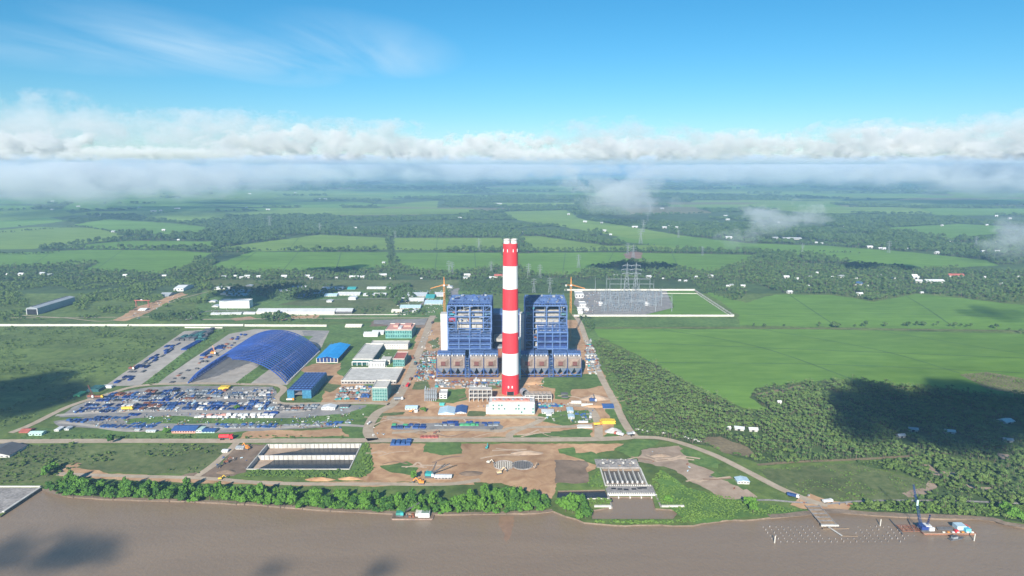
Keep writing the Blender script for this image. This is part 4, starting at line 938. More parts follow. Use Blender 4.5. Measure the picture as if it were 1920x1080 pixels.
# ---- precipitators in front of the boilers
EY0 = G(960, 708).y + 1; EY1 = EY0 + 27
M_hop = pm('hopper_grey', (.20, .235, .29), .6, .15, .3)
def esp(x0, x1, label):
    t = thing('electrostatic_precipitator', label, 'precipitator', ((x0 + x1) / 2, EY0, 0)); hx = (x1 - x0) / 2
    zt, zb = ZAT(669, EY0), ZAT(690, EY0); gap = 7.0; w = (2 * hx - gap) / 4; D = EY1 - EY0
    xs = [-hx, -hx + w, gap / 2, gap / 2 + w]
    for k, xa in enumerate(xs):
        xb = xa + w - .5; cxm = (xa + xb) / 2
        cs = MB().prof([(0, zb), (0, zt - 2.5), (2.5, zt), (D, zt), (D, zb)], xa + .5, xb, 'x').build('casing', M_esp, t)
        # pyramidal inlet nozzle standing proud of the front
        a, b = w * .36, w * .16; z0, z1 = zb + 3, zt - 3.5; zm = zb + 8.5; P = [(cxm - a, -.05, z0), (cxm + a, -.05, z0), (cxm + a, -.05, z1), (cxm - a, -.05, z1)]; Q = [(cxm - b, -4.6, zm - 3.4), (cxm + b, -4.6, zm - 3.4), (cxm + b, -4.6, zm + 3.0), (cxm - b, -4.6, zm + 3.0)]
        mb = MB()
        for i in range(4): j = (i + 1) % 4; mb.quad(P[i], P[j], Q[j], Q[i])
        nz = mb.build('inlet_nozzle', M_espn, cs)
        MB().box(cxm - b * .95, cxm + b * .95, -4.75, -4.3, zm - 3.3, zm + 2.9).build('nozzle_cover', pm('dark_rust', (.15, .06, .05), .8), nz)
        for i in range(6): MB().box(xa + .5 + (w - 1.6) * i / 6, xa + .8 + (w - 1.6) * i / 6, -.35, -.01, zb, zt - 2.6).build('stiffener', M_esp, cs)
        # hoppers below
        for hxk in range(2):
            ha, hb = xa + .6 + (w - 1.6) * hxk / 2, xa + .4 + (w - 1.6) * (hxk + 1) / 2; hm = (ha + hb) / 2
            for r in range(2):
                y0, y1 = D * r / 2 + .4, D * (r + 1) / 2 - .4; ym = (y0 + y1) / 2
                T = [(ha, y0, zb - .1), (hb, y0, zb - .1), (hb, y1, zb - .1), (ha, y1, zb - .1)]; B = [(hm - .6, ym - .6, 4.5), (hm + .6, ym - .6, 4.5), (hm + .6, ym + .6, 4.5), (hm - .6, ym + .6, 4.5)]; mb = MB()
                for i in range(4): j = (i + 1) % 4; mb.quad(T[j], T[i], B[i], B[j])
                mb.build('hopper', M_hop, cs)
        # roof gear
        for i in range(5):
            MB().box(xa + 1 + i * (w - 2) / 5, xa + 2.6 + i * (w - 2) / 5, 3 + (i % 2) * 2, 6.5 + (i % 2) * 2, zt + .02, zt + 1.8).build('rapper_box', M_steel if i % 2 else M_white, cs)
        MB().box(xa + .6, xb - .1, 9, D - 1, zt + .05, zt + 3.2).build('roof_enclosure', M_bluel, cs)
        for i in range(3): bar(t, 'roof_frame_beam', (xa + .5, 9 + i * 8, zt + 5.2), (xb, 9 + i * 8, zt + 5.2), .5, M_blue)
        for i in range(4): bar(t, 'roof_frame_post', (xa + .8 + i * (w - 2.4) / 3, 9, zt + 3), (xa + .8 + i * (w - 2.4) / 3, 9, zt + 6.5), .4, M_bluel)
    for xa in [-hx + .1, -hx + w - .4, -gap / 2 - .2, gap / 2 + .2, gap / 2 + w - .4, hx - .6]:
        for y in (.3, D * .5, D - .5): bar(t, 'leg', (xa, y, 0), (xa, y, zb), 1.2, M_blue)
        bar(t, 'front_post', (xa, -.6, zb), (xa, -.6, zt - 2), .9, M_blued)
    for k in range(4):
        xa = xs[k]
        for s_ in (0, 1): bar(t, 'leg_brace', (xa + (w - .8) * s_ + .1, .2, zb - 1), (xa + w / 2, .2, 2), .8, M_blue)
        bar(t, 'tie_beam', (xa, .1, 5), (xa + w, .1, 5), .9, M_bluel)
        bar(t, 'bottom_beam', (xa, .1, 1.2), (xa + w, .1, 1.2), 1.0, M_blued)
    # stair tower in the gap
    for s_ in (-1, 1):
        for y in (-3.4, -.8): bar(t, 'stair_post', (s_ * 2.2, y, 0), (s_ * 2.2, y, zt + 2), .5, M_bluel)
    for i in range(9):
        z = 2 + i * (zt - 1) / 9; block(t, 'stair_landing', -2.4, 2.4, -3.6, -.6, z, z + .4, M_steel if i % 2 else M_bluel)
        bar(t, 'stair_flight', (-2 if i % 2 else 2, -3.2, z), (2 if i % 2 else -2, -3.2, z + zt / 9), .9, M_blue, .4)
    return t
esp(XAT(818.5, EY0, 25), XAT(934, EY0, 25), 'row of four beige precipitator casings in front of the left boiler')
esp(XAT(976, EY0, 25), XAT(1091, EY0, 25), 'row of four beige precipitator casings in front of the right boiler')
# ---- stair towers, bay between the units
def tower(px0, px1, pyt, Y, label, seams):
    x0, x1 = XAT(px0, Y, 60), XAT(px1, Y, 60); H = ZAT(pyt, Y)
    t = thing('bunker_tower', label, 'tower', ((x0 + x1) / 2, Y, 0)); w = (x1 - x0) / 2
    MB().box(-w, w, 0, 16, 0, H).build('shaft', M_white, t)
    for i in range(seams): block(t, 'cladding_seam', -w - .05, w + .05, -.12, 16.1, 8 + i * (H - 10) / seams, 8.25 + i * (H - 10) / seams, M_steel)
    block(t, 'parapet', -w - .3, w + .3, -.3, 16.3, H, H + 1.2, M_whitew)
    bar(t, 'rack_post', (w + .9, .5, 0), (w + .9, .5, H), .5, M_steel)
tower(826.5, 840, 590, 1052, 'white slab tower hugging the left boiler house', 9)
tower(974.5, 982.5, 590, 1056, 'slim white slab tower beside the right boiler house', 8)
t = thing('bunker_bay', 'dark blue clad bay between the two boilers, behind the chimney', 'building', (XAT(948, 1110), 1110, 0))
MB().box(-22, 24, 0, 40, 0, 74).build('wall', M_blued, t); MB().box(-22.5, 24.5, -.6, 40.6, 74, 76.5).build('parapet', M_bluel, t)
for i in range(6): block(t, 'girt', -22.2, 24.2, -.5, -.01, 12 + i * 10.5, 13 + i * 10.5, M_blue)
MB().box(-30, -22.1, -14, 12, 0, 60).build('lift_shaft', M_grate, t); MB().tube((-24, -15, 0), (-24, -15, 66), 1.6, n=14).build('vent_pipe', M_steel, t)
MB().box(-14, 12, -34, -.7, 0, 26).build('duct_stack', M_rust, t); MB().box(-16, 14, -36, -2, 26, 29).build('duct_frame', M_steel, t); MB().box(-18, 16, -38, -6, 38, 43).build('duct_platform', M_furn, t)
for s_ in (-15, 13): bar(t, 'duct_post', (s_, -36, 0), (s_, -36, 42), 1.3, M_blue)
t = thing('duct_conveyor', 'pale green sloping duct gallery rising right beside the chimney', 'gallery', (XAT(974, 985), 985, 0))
MB().prof([(0, 2), (0, 8), (62, 52), (62, 46)], -2.2, 2.2, 'x').build('gallery', M_mint, t)
for i in range(3): bar(t, 'support', (0, 12 + i * 20, 0), (0, 12 + i * 20, 10 + i * 14), 1.0, M_steel)
t = thing('duct_ring', 'big open ended round steel duct lying right of the chimney base', 'duct', (XAT(985, G(985, 744).y), G(985, 744).y, 0), rz=.35)
mb = MB()
for k in range(28):
    t0, t1 = 2 * PI * k / 28, 2 * PI * (k + 1) / 28
    for r, fl in ((5.2, 1), (4.5, 0)):
        q = [(r * math.cos(a), y, 5.2 + r * math.sin(a)) for a, y in ((t0, 0), (t1, 0), (t1, 9), (t0, 9))]
        mb.quad(*(q if fl else q[::-1]))
    mb.quad(*[(r * math.cos(a), 0, 5.2 + r * math.sin(a)) for r, a in ((4.5, t0), (4.5, t1), (5.2, t1), (5.2, t0))])
mb.build('duct_shell', M_steel, t); MB().tube((0, 7, 5.2), (0, 7.4, 5.2), 4.5, n=24).build('blank_plate', M_dark, t)
for s_ in (-1, 1): MB().box(s_ * 3 - .6, s_ * 3 + .6, .5, 8, 0, 1.6).build('cradle', M_rust, t)

# ---- generic building: foot print from the photograph, storeys of windows as parts
def bld(name, label, cat, px0, px1, py_base, py_top, py_back, wall, roof, win=None, parapet=None, gable=None, group=None, ov=.6, skip=0.0):
    Y0 = G(960, py_base).y; Hh = max(2.2, ZAT(py_top, Y0)); Y1 = max(Y0 + 4, YAT(py_back, Hh)); x0, x1 = XAT(px0, Y0), XAT(px1, Y0)
    t = thing(name, label, cat, ((x0 + x1) / 2, Y0, 0), group); w = (x1 - x0) / 2; D = Y1 - Y0
    if gable == 'x':       # ridge runs along x
        g = min(4.5, D * .14); MB().prof([(0, 0), (0, Hh - g), (D / 2, Hh), (D, Hh - g), (D, 0)], -w, w, 'x').build('wall', wall, t)
        MB().prof([(-ov, Hh - g - .1), (-ov, Hh - g + .35), (D / 2, Hh + .45), (D / 2, Hh + .01)], -w - ov, w + ov, 'x').build('roof', roof, t); MB().prof([(D + ov, Hh - g + .35), (D + ov, Hh - g - .1), (D / 2, Hh + .01), (D / 2, Hh + .45)], -w - ov, w + ov, 'x').build('roof', roof, t)
        top = Hh - g
    elif gable == 'y':
        g = min(5, w * .22); MB().prof([(-w, 0), (-w, Hh - g), (0, Hh), (w, Hh - g), (w, 0)], 0, D, 'y').build('wall', wall, t)
        MB().prof([(-w - ov, Hh - g - .1), (-w - ov, Hh - g + .35), (0, Hh + .45), (0, Hh + .01)], -ov, D + ov, 'y').build('roof', roof, t); MB().prof([(w + ov, Hh - g + .35), (w + ov, Hh - g - .1), (0, Hh + .01), (0, Hh + .45)], -ov, D + ov, 'y').build('roof', roof, t)
        top = Hh - g
    else:
        MB().box(-w, w, 0, D, 0, Hh).build('wall', wall, t); MB().box(-w - ov * .4, w + ov * .4, -ov * .4, D + ov * .4, Hh + .01, Hh + .5).build('roof', roof, t); top = Hh
        if parapet:
            for a in ((-w - .3, w + .3, -.3, .3), (-w - .3, w + .3, D - .3, D + .3), (-w - .3, -w + .3, .31, D - .31), (w - .3, w + .3, .31, D - .31)): MB().box(*a, Hh + .51, Hh + 1.5).build('parapet', parapet, t)
    if win:
        nx, nz, m = win; cw = 2 * w / nx; chh = (top - .6) / nz
        for i in range(nx):
            for j in range(nz):
                if skip and RV.random() < skip: continue
                block(t, 'window', -w + cw * (i + .24), -w + cw * (i + .76), -.14, .05, .5 + chh * (j + .3), .5 + chh * (j + .78), m)
    t['dim'] = (w, D, Hh); return t
M_netgrey = pm('dim_opening', (.07, .12, .12), .8)
b = bld('office_block', 'long white block with mint netting in front of the chimney', 'building', 917, 1002, 777, 757, 746, M_mint, M_whitew, (16, 3, M_netgrey), M_white, skip=.72)
w, D, Hh = b['dim']
MB().box(-w + 4, w - 6, D * .3, D * .75, Hh + .55, Hh + 1.6).build('roof_slab', M_pink, b); MB().box(-w - 4, -w - .1, 1, D * .6, 0, Hh * .6).build('side_wing', M_white, b); MB().box(w + .05, w + 1.2, .5, D - .5, 0, Hh).build('end_net', M_steeld, b)
for i in range(9): block(b, 'roof_gear', -w + 6 + i * w * .2, -w + 8.5 + i * w * .2, D * .4, D * .6, Hh + 1.65, Hh + 2.8, M_redb if i % 2 else M_steel)
def frame_bld(label, px0, px1, py_base, py_top, py_back, nx, nz, ny=3, slab=True):
    Y0 = G(960, py_base).y; Hh = ZAT(py_top, Y0); Y1 = max(Y0 + 10, YAT(py_back, Hh)); x0, x1 = XAT(px0, Y0), XAT(px1, Y0); w = (x1 - x0) / 2; D = Y1 - Y0
    t = thing('concrete_frame', label, 'building frame', ((x0 + x1) / 2, Y0, 0))
    for i in range(nx + 1):
        for j in range(ny + 1): bar(t, 'column', (-w + 2 * w * i / nx, D * j / ny, 0), (-w + 2 * w * i / nx, D * j / ny, Hh), .9, M_conc if j == 0 else M_concd)
    for k in range(1, nz + 1):
        z = Hh * k / nz
        for j in range(ny + 1): bar(t, 'beam', (-w, D * j / ny, z), (w, D * j / ny, z), .85, M_conc if j == 0 else M_concd, 1.0)
        for i in range(nx + 1): bar(t, 'beam', (-w + 2 * w * i / nx, 0, z - .1), (-w + 2 * w * i / nx, D, z - .1), .7, M_concd, .9)
        if slab: block(t, 'floor_slab', -w + .3, w - .3, .5, D, z + .3, z + .6, M_concd if k < nz else M_conc)
    return t
frame_bld('open concrete frame building left of the chimney base, three storeys', 880, 922, 753, 731, 726, 5, 3)
frame_bld('lower open concrete frame right of the white block, behind its corner', 985, 1034, 753, 741, 735, 6, 2, 2, False)
# ---- tower cranes
def tower_crane(px, py_base, py_top, pxj, pyj, label, mat=M_orange):
    p = G(px, py_base); H = ZAT(py_top, p.y); X = p.x
    t = thing('tower_crane', label, 'crane', (X, p.y, 0)); hj = H * .86
    for sx in (-1.2, 1.2):
        for sy in (-1.2, 1.2): bar(t, 'mast_chord', (sx, sy, 0), (sx, sy, hj), .42, mat)
    n = 16
    for i in range(n):
        za, zb = hj * i / n, hj * (i + 1) / n; s_ = 1 if i % 2 else -1
        bar(t, 'mast_brace', (-1.2 * s_, -1.2, za), (1.2 * s_, -1.2, zb), .24, mat); bar(t, 'mast_brace', (1.2, -1.2 * s_, za), (1.2, 1.2 * s_, zb), .24, mat)
    MB().box(-2, 2, -2, 2, hj, hj + 2.2).build('slewing_ring', mat, t); MB().box(-1.4, 1.6, -3.6, -2.05, hj + .2, hj + 2.8).build('cab', M_white, t)
    bar(t, 'tower_head', (-.5, 0, hj + 2), (0, 0, H), .8, mat); bar(t, 'tower_head', (.9, 0, hj + 2), (0, 0, H), .6, mat)
    tip = Vector((XAT(pxj, p.y, hj) - X, 0, ZAT(pyj, p.y))); root = Vector((1.5 if tip.x > 0 else -1.5, 0, hj + 1.4)); sg = 1 if tip.x > 0 else -1
    for dz, dy in ((0, -.8), (0, .8), (1.5, 0)): bar(t, 'jib_chord', root + Vector((0, dy, dz)), tip + Vector((0, dy * .3, dz * .3)), .4, mat)
    for i in range(9):
        a = root.lerp(tip, i / 9); c = root.lerp(tip, (i + 1) / 9); bar(t, 'jib_lacing', a + Vector((0, -.6, 0)), c + Vector((0, 0, 1.3 * (1 - i / 10))), .2, mat)
    bar(t, 'counter_jib', (0, 0, hj + 1.6), (-sg * 9, 0, hj + 2.0), 1.3, mat, .6); MB().box(-sg * 9 - 1.4, -sg * 9 + 1.4, -1.2, 1.2, hj - .6, hj + 2.6).build('counterweight', M_conc, t)
    bar(t, 'pendant', (0, 0, H), root.lerp(tip, .8) + Vector((0, 0, .8)), .16, M_steeld); bar(t, 'hoist_rope', tip, tip - Vector((0, 0, 14)), .12, M_steeld)
tower_crane(834.5, 640, 519, 807, 541, 'orange tower crane left of the left boiler, jib pointing down left')
tower_crane(1069, 640, 519, 1097, 541, 'orange tower crane right of the right boiler, jib pointing down right')

# ---- coal storage vault: curved blue space frame
VY0 = G(960, 719).y; VX0, VX1 = XAT(352, VY0), XAT(537, VY0); VY1 = G(960, 650).y
t = thing('storage_vault', 'huge blue steel barrel vault of the coal store, open at the front', 'storage hall', ((VX0 + VX1) / 2, VY0, 0))
VY1 = 1150.0; hw = (VX1 - VX0) / 2; VH = 38.0; L_ = VY1 - VY0; NR = 24
VR = (hw * hw + VH * VH) / (2 * VH); VA = math.asin(hw / VR)
def arc(a, off=0.0):       # a in [0,1] left foot to right foot along a circular segment
    th = (2 * a - 1) * VA
    return Vector((math.sin(th) * (VR + off), 0, math.cos(th) * (VR + off) - (VR - VH)))
ARC = {}
def arch_mesh(off, a0, a1):
    key = (off, round(a0, 2), round(a1, 2))
    if key not in ARC:
        mb = MB(); n = max(2, int(34 * (a1 - a0))); P = [arc(a0 + (a1 - a0) * i / n, off) for i in range(n + 1)]
        for p, q in zip(P, P[1:]): mb.bar(p, q, 1.35 if off == 0 else .45)
        ARC[key] = mb.mesh('arch', M_vault)
    return ARC[key]
def gaps(f):               # the crown is still missing towards the front left
    if f > .34: return None
    return (.17 + .45 * f, .47 - .60 * f) if .17 + .45 * f < .47 - .60 * f else None
def rib(y, off, g):
    for a0, a1 in (((0, 1),) if not g else ((0, g[0]), (g[1], 1))):
        o = bpy.data.objects.new('arch_rib', arch_mesh(off, round(a0 * 34) / 34, round(a1 * 34) / 34 or 1)); C.objects.link(o); o.parent = t; o.location = (0, y, 0)
for k in range(NR + 1):
    rib(L_ * k / NR, 0, gaps(k / NR))
    if k < NR: rib(L_ * (k + .5) / NR, -2.6, gaps((k + .5) / NR))
NP = 26
for i in range(NP + 1):
    a = i / NP; p = arc(a); y0 = -RV.uniform(0, 2.5) - (RV.uniform(0, 9) if a < .12 else 0)
    for k in range(40):
        g = gaps(k / 40)
        if g and g[0] < a < g[1]: y0 = L_ * (k + 1) / 40
    bar(t, 'purlin', (p.x, y0, p.z - .5), (p.x, L_, p.z - .5), .42, M_vault)
    if i % 2 == 0 and i < NP:
        q = arc(a + .5 / NP, -2.6); bar(t, 'inner_purlin', (q.x, max(y0, L_ * .02), q.z), (q.x, L_ - 2, q.z), .42, M_vault)
wb = MB()
for k in range(NR):
    g = gaps(k / NR)
    for i in range(k % 2, NP - 1, 3):
        a = i / NP
        if g and g[0] - .03 < a < g[1] + .01: continue
        p = arc(a); q = arc(a + 1 / NP, -2.6); wb.bar((p.x, L_ * k / NR, p.z), (q.x, L_ * (k + .5) / NR, q.z), .22); r = arc(min(1, a + 2 / NP)); wb.bar((q.x, L_ * (k + .5) / NR, q.z), (r.x, L_ * (k + 1) / NR, r.z), .3)
struct(wb.build('web_bracing', M_blued, t), 'stuff')
for s_ in (-1, 1): block(t, 'plinth', s_ * hw - 1.4, s_ * hw + 1.4, 0, L_, 0, 1.2, M_conc)

# ================================================================== SITE BUILDINGS
M_netd = pm('dark_green_net', (.03, .11, .11), .85, .25, .4)
b = bld('warehouse', 'blue roofed steel warehouse right of the storage vault', 'warehouse', 594, 633.5, 680, 668, 642.5, M_blued, M_roofblue, None, None, 'y')
w, D, Hh = b['dim']
for i in range(7): bar(b, 'portal_column', (-w + 2 * w * i / 6, -.7, 0), (-w + 2 * w * i / 6, -.7, Hh * .72), .9, M_concl)
bar(b, 'plinth_beam', (-w - .5, -.8, .6), (w + .5, -.8, .6), 1.0, M_concl); bar(b, 'girt', (-w, -.7, Hh * .4), (w, -.7, Hh * .4), .8, M_blue)
for i in range(6): MB().box(-w + 2 + i * 2 * w / 6, -w + 2.4 + i * 2 * w / 6, -.4, D + .4, Hh * .985, Hh * .99).build('roof_rib', M_roofblue, b)
# netted hall with bare roof trusses
Y0 = G(960, 747).y; Hh = ZAT(732, Y0); Y1 = YAT(699, Hh); x0, x1 = XAT(539, Y0), XAT(584, Y0); w = (x1 - x0) / 2; D = Y1 - Y0
b = thing('netted_hall', 'hall under construction wrapped in blue netting, bare roof trusses', 'hall', ((x0 + x1) / 2, Y0, 0))
for a in ((-w, -w * .42, 0, 1), (w * .25, w, 0, 1)): MB().box(*a, 0, Hh).build('front_net', M_netblue, b)
MB().box(w - 1, w, 1.01, D, 0, Hh).build('side_net', M_netblue, b); MB().box(-w, -w + 1, 1.01, D, 0, Hh).build('side_net', M_netblue, b); MB().box(-w + 1.01, w - 1.01, D - 1, D, 0, Hh).build('back_net', M_netblue, b)
MB().box(w * .25, w * .30, 1.05, D - 1.1, 0, Hh - .5).build('inner_wall', M_netblue, b); MB().box(-w + 1.1, w - 1.1, 1.2, D - 1.2, Hh * .45, Hh * .48).build('floor_slab', M_concd, b)
for i in range(17):
    y = 2 + (D - 4) * i / 16; bar(b, 'roof_truss', (-w + .5, y, Hh + .4), (w - .5, y, Hh + .4), .9, M_blued if i % 2 else M_roofblued, 1.4)
for i in range(7): bar(b, 'purlin', (-w * .9 + 1.8 * w * i / 6, .5, Hh + 1.3), (-w * .9 + 1.8 * w * i / 6, D - .5, Hh + 1.3), .5, M_roofblued)
b = bld('netted_block', 'tall cube of a building wrapped in pale green netting by the access road', 'building', 699, 726, 751.5, 728, 714, M_net, M_concl, None, M_concl)
w, D, Hh = b['dim']
for k in range(4):
    for i in range(6): block(b, 'window', -w + .8 + i * w * .32, -w + 2.8 + i * w * .32, -.15, .05, 2 + k * Hh * .24, 2.9 + k * Hh * .24, M_netd)
    bar(b, 'scaffold_rail', (-w - .6, -.7, 4 + k * Hh * .24), (w + .6, -.7, 4 + k * Hh * .24), .3, M_mint)
for i in range(7): bar(b, 'scaffold_post', (-w - .6 + (2 * w + 1.2) * i / 6, -.9, 0), (-w - .6 + (2 * w + 1.2) * i / 6, -.9, Hh + .6), .25, M_mint)
b = bld('roof_deck_building', 'wide low building with a bare pale concrete roof deck', 'building', 640, 743, 720.5, 715, 690.5, M_concd, M_conc, (18, 1, M_dark), M_concl)
b = bld('workshop', 'long concrete roofed workshop with dark green netted flank', 'workshop', 662, 699, 684, 674.5, 645, M_netd, M_conc, None, M_concl)
w, D, Hh = b['dim']
MB().box(-w + 1, w - 1, 2, D * .32, Hh + .6, Hh + 1.3).build('roof_slab', M_concl, b)
for i in range(5): bar(b, 'porch_column', (-w + 2 * w * i / 4, -6, 0), (-w + 2 * w * i / 4, -6, Hh * .8), .9, M_white)
bar(b, 'porch_beam', (-w, -6, Hh * .8), (w, -6, Hh * .8), 1.0, M_white, 1.6)
bld('annex', 'low white annex with dark openings in front of the workshop', 'building', 691, 722, 688.5, 681, 676, M_white, M_conc, (6, 2, M_dark), M_white)
bld('store_shed', 'small cream shed beside the white annex', 'shed', 713, 731, 683, 676, 669, M_cream, M_concl, (4, 1, M_dark))
b = bld('netted_house', 'green netted building with a brown unfinished roof near the access road', 'building', 737, 758.5, 687.5, 674, 661, M_net, M_redb, (5, 2, M_netd), M_concl)
bld('long_block', 'long white two storey block behind the workshop', 'building', 694, 765, 655, 646.5, 640, M_whitew, M_concl, (16, 2, M_concd), M_conc)
b = bld('office_building', 'green netted office with pinkish roof at the top of the access road', 'building', 723, 772, 634.5, 619.5, 607.5, M_net, M_pink, (11, 2, M_netd), M_concl)
w, D, Hh = b['dim']
for a in ((-w * .55, -w * .2), (w * .25, w * .8)): MB().box(a[0], a[1], D * .5, D * .9, Hh + .52, Hh + 3.5).build('stair_head', M_pink, b)
MB().box(-w * .1, w * .15, D * .2, D * .6, Hh + .52, Hh + 2.2).build('roof_slab', M_white, b)
bld('white_shed', 'white gabled shed left of the green netted office, nearer one', 'shed', 681.5, 708, 631.5, 624.5, 620, M_white, M_roofw, None, None, 'x')
bld('white_shed', 'white gabled shed left of the green netted office, behind its neighbour', 'shed', 697, 719, 627.5, 621.5, 617, M_white, M_roofw, None, None, 'x')
bld('store_shed', 'cream flat roofed shed alone on the grass by the back wall', 'shed', 647, 677, 614, 610, 605.5, M_cream, M_cream, (5, 1, M_dark), None, 'x')
bld('white_shed', 'white roofed shed below the wide roof deck, on the grass', 'shed', 603, 628, 769, 762.5, 757, M_white, M_roofw, (4, 1, M_dark), None, 'y')
bld('site_cabin', 'small dark roofed green cabin beside the white shed', 'cabin', 637, 653, 765, 761, 756.5, M_teal, M_steeld, (3, 1, M_white), None, 'x')
bld('site_shed', 'pale roofed site shed beside the access road bend', 'shed', 760, 782, 769, 763.5, 758, M_whitew, M_roofp, (4, 1, M_dark), None, 'x')
bld('site_cabin', 'tiny white cabin right of the pale roofed site shed', 'cabin', 777, 783, 773.5, 770, 768, M_white, M_roofw, (2, 1, M_dark))
bld('site_office', 'site office with wide pale blue sheet roof', 'office', 822, 852, 778, 773, 761, M_white, M_roofp, (5, 1, M_dark), None, 'y')
bld('site_office', 'site office with slate blue roof, beside the pale blue one', 'office', 853.5, 874, 776, 771.5, 759, M_whitew, M_roofblued, (4, 1, M_dark), None, 'y')
bld('site_cabin', 'bright turquoise cabin behind the pale blue site office', 'cabin', 824, 833, 761, 757.5, 755.5, M_teal, pm('turquoise_roof', (.12, .55, .47), .6), None)
bld('plant_room', 'white square plant room between the steel columns and the frame building', 'building', 824, 838, 748, 739, 732, M_white, M_whitew, (2, 2, M_dark), M_white)
bld('site_shed', 'grey roofed shed right of the white block', 'shed', 1016, 1038, 776, 770.5, 765, M_whitew, M_roofg, (4, 1, M_dark), None, 'x')
bld('site_cabin', 'white cabin just below the grey roofed shed', 'cabin', 1024, 1034, 780, 777, 774, M_white, M_roofw, (3, 1, M_dark))
bld('site_shed', 'narrow pale blue shed beside the right site track, upper half', 'shed', 1064, 1075, 775, 770, 763, M_whitew, M_roofp, (2, 1, M_dark), None, 'y')
bld('site_shed', 'narrow pale blue shed beside the right site track, lower half', 'shed', 1066, 1077, 786, 781, 776, M_whitew, M_roofp, (2, 1, M_dark), None, 'y')
bld('tent_shed', 'blue grey tent roof beside the perimeter road', 'tent', 1131, 1151, 767, 762, 754, M_concd, M_roofblued, None, None, 'x')
bld('material_shed', 'shed under a white sheet roof beside the teal crawler crane', 'shed', 815, 846, 899, 893.5, 888, M_concd, M_roofw, (5, 1, M_dark), None, 'x')
bld('yard_building', 'long yard building with blue roof and pink walls beside the main road', 'building', 322, 366, 812.5, 804, 793.5, M_pink, M_roofblued, (9, 1, M_dark), None, 'x')
bld('yard_cabin', 'small blue roofed cabin beside the pink walled building', 'cabin', 379, 402, 812, 807, 801, M_mint, M_roofblued, (4, 1, M_dark), None, 'x')
bld('yard_cabin', 'white cabin wedged between the two blue roofs', 'cabin', 367, 378, 812, 807.5, 800, M_white, M_mint, (2, 1, M_dark))
bld('gate_shed', 'mint roofed shed in the corner of the yard near the left road junction', 'shed', 54, 78, 817, 811.5, 806.5, M_mint, M_mint, (4, 1, M_dark), None, 'x')
bld('gate_shed', 'rusty red roofed shed left of the mint roofed one', 'shed', 36, 53, 812, 808, 801, M_redb, M_redb, None, None, 'x')
bld('site_cabin', 'slim white cabin on the slope by the left yard road', 'cabin', 102, 110, 809, 805.5, 800, M_white, M_roofw, (2, 1, M_dark), None, 'y')
bld('site_cabin', 'second slim white cabin on the slope by the left yard road', 'cabin', 121, 129, 807, 803.5, 799, M_white, M_roofg, (2, 1, M_dark), None, 'y')
bld('quay_building', 'dark roofed building cut by the left picture edge beside the main road', 'building', -40, 18, 858, 848, 829, M_whitew, M_steeld, (6, 1, M_dark), None, 'y')
bld('water_hut', 'white hut on the weeds left of the link track', 'hut', 416, 426, 849, 845, 841, M_white, M_roofw, (2, 1, M_dark), None, 'x')
bld('site_cabin', 'pale cabin beside the orange excavator near the ponds', 'cabin', 442, 456, 843, 839, 834, M_whitew, M_roofg, (3, 1, M_dark), None, 'x')
bld('river_hut', 'turquoise roofed hut on the slope beside the shore road', 'hut', 1383, 1405, 908, 901, 893, M_whitew, M_roofp, (4, 1, M_dark), None, 'y')
for a, lb in (((253, 261, 809, 806, 803.5), 'left one of two grey cabins on the grass below the yard track'), ((274, 291, 811, 808, 805), 'right one of two grey cabins on the grass below the yard track')): bld('site_cabin', lb, 'cabin', *a, M_whitew, M_roofg, (3, 1, M_dark), None, 'x')
# row of tall steel columns
p0, p1 = G(797, 752), G(817, 752)
t = thing('column_rack', 'cluster of tall grey steel columns standing left of the frame building', 'steel columns', ((p0.x + p1.x) / 2, p0.y, 0)); w = (p1.x - p0.x) / 2
for i in range(6):
    x = -w + 2 * w * i / 5; h = RV.uniform(15, 19)
    for y in (0, 9): MB().tube((x, y, 0), (x, y, h), .75, n=10).build('column', M_steel, t)
for z in (4, 10, 15): bar(t, 'tie_beam', (-w, -.9, z), (w, -.9, z), .5, M_steeld)
# formwork walls, blue piling rig, trench shoring
for px0, px1, py, lb in ((1071, 1090, 757, 'upper white formwork wall by the sandy pit'), (1090, 1112, 762, 'lower white formwork wall by the sandy pit')):
    Y = G(960, py).y; x0, x1 = XAT(px0, Y), XAT(px1, Y); t = thing('formwork_wall', lb, 'wall', ((x0 + x1) / 2, Y, 0)); w = (x1 - x0) / 2
    for i in range(5): block(t, 'panel', -w + 2 * w * i / 5 + .1, -w + 2 * w * (i + 1) / 5 - .1, 0, 2.2, 0, 3.4, M_whitew)
    block(t, 'capping', -w, w, -.2, 2.4, 3.42, 3.8, M_concl)
# boundary wall behind the storage lots
def wall_run(label, a, b, h, panel, mat, th=.6, name='boundary_wall'):
    a, b = Vector(a), Vector(b); L = (b - a).length; rz = math.atan2((b - a).y, (b - a).x)
    t = thing(name, label, 'wall', (a.x, a.y, 0), rz=rz); n = max(1, int(L / panel)); pl = L / n
    me = MB().box(.35, pl - .05, -th / 2, th / 2, 0, h).box(0, .34, -th / 2 - .2, th / 2 + .2, 0, h + .4).mesh('panel', mat)
    for i in range(n):
        o = bpy.data.objects.new('panel', MB().box(.4, pl, -th / 2, th / 2, 0, h).mesh('panel', mat) if i == 0 else last); last = o.data; C.objects.link(o); o.parent = t; o.location = (pl * i, 0, 0)
    pm_ = MB().box(-.25, .39, -th / 2 - .25, th / 2 + .25, 0, h + .5).mesh('pier', mat)
    for i in range(n + 1):
        o = bpy.data.objects.new('pier', pm_); C.objects.link(o); o.parent = t; o.location = (pl * i, 0, 0)
    return t
wall_run('long white boundary wall across the scrub left of the storage lots', G(-60, 611.5), G(456, 611.5), 4.2, 20, M_concl)
wall_run('right stretch of the white boundary wall, behind the storage vault', G(459, 612), G(612, 612.5), 4.2, 20, M_concl)
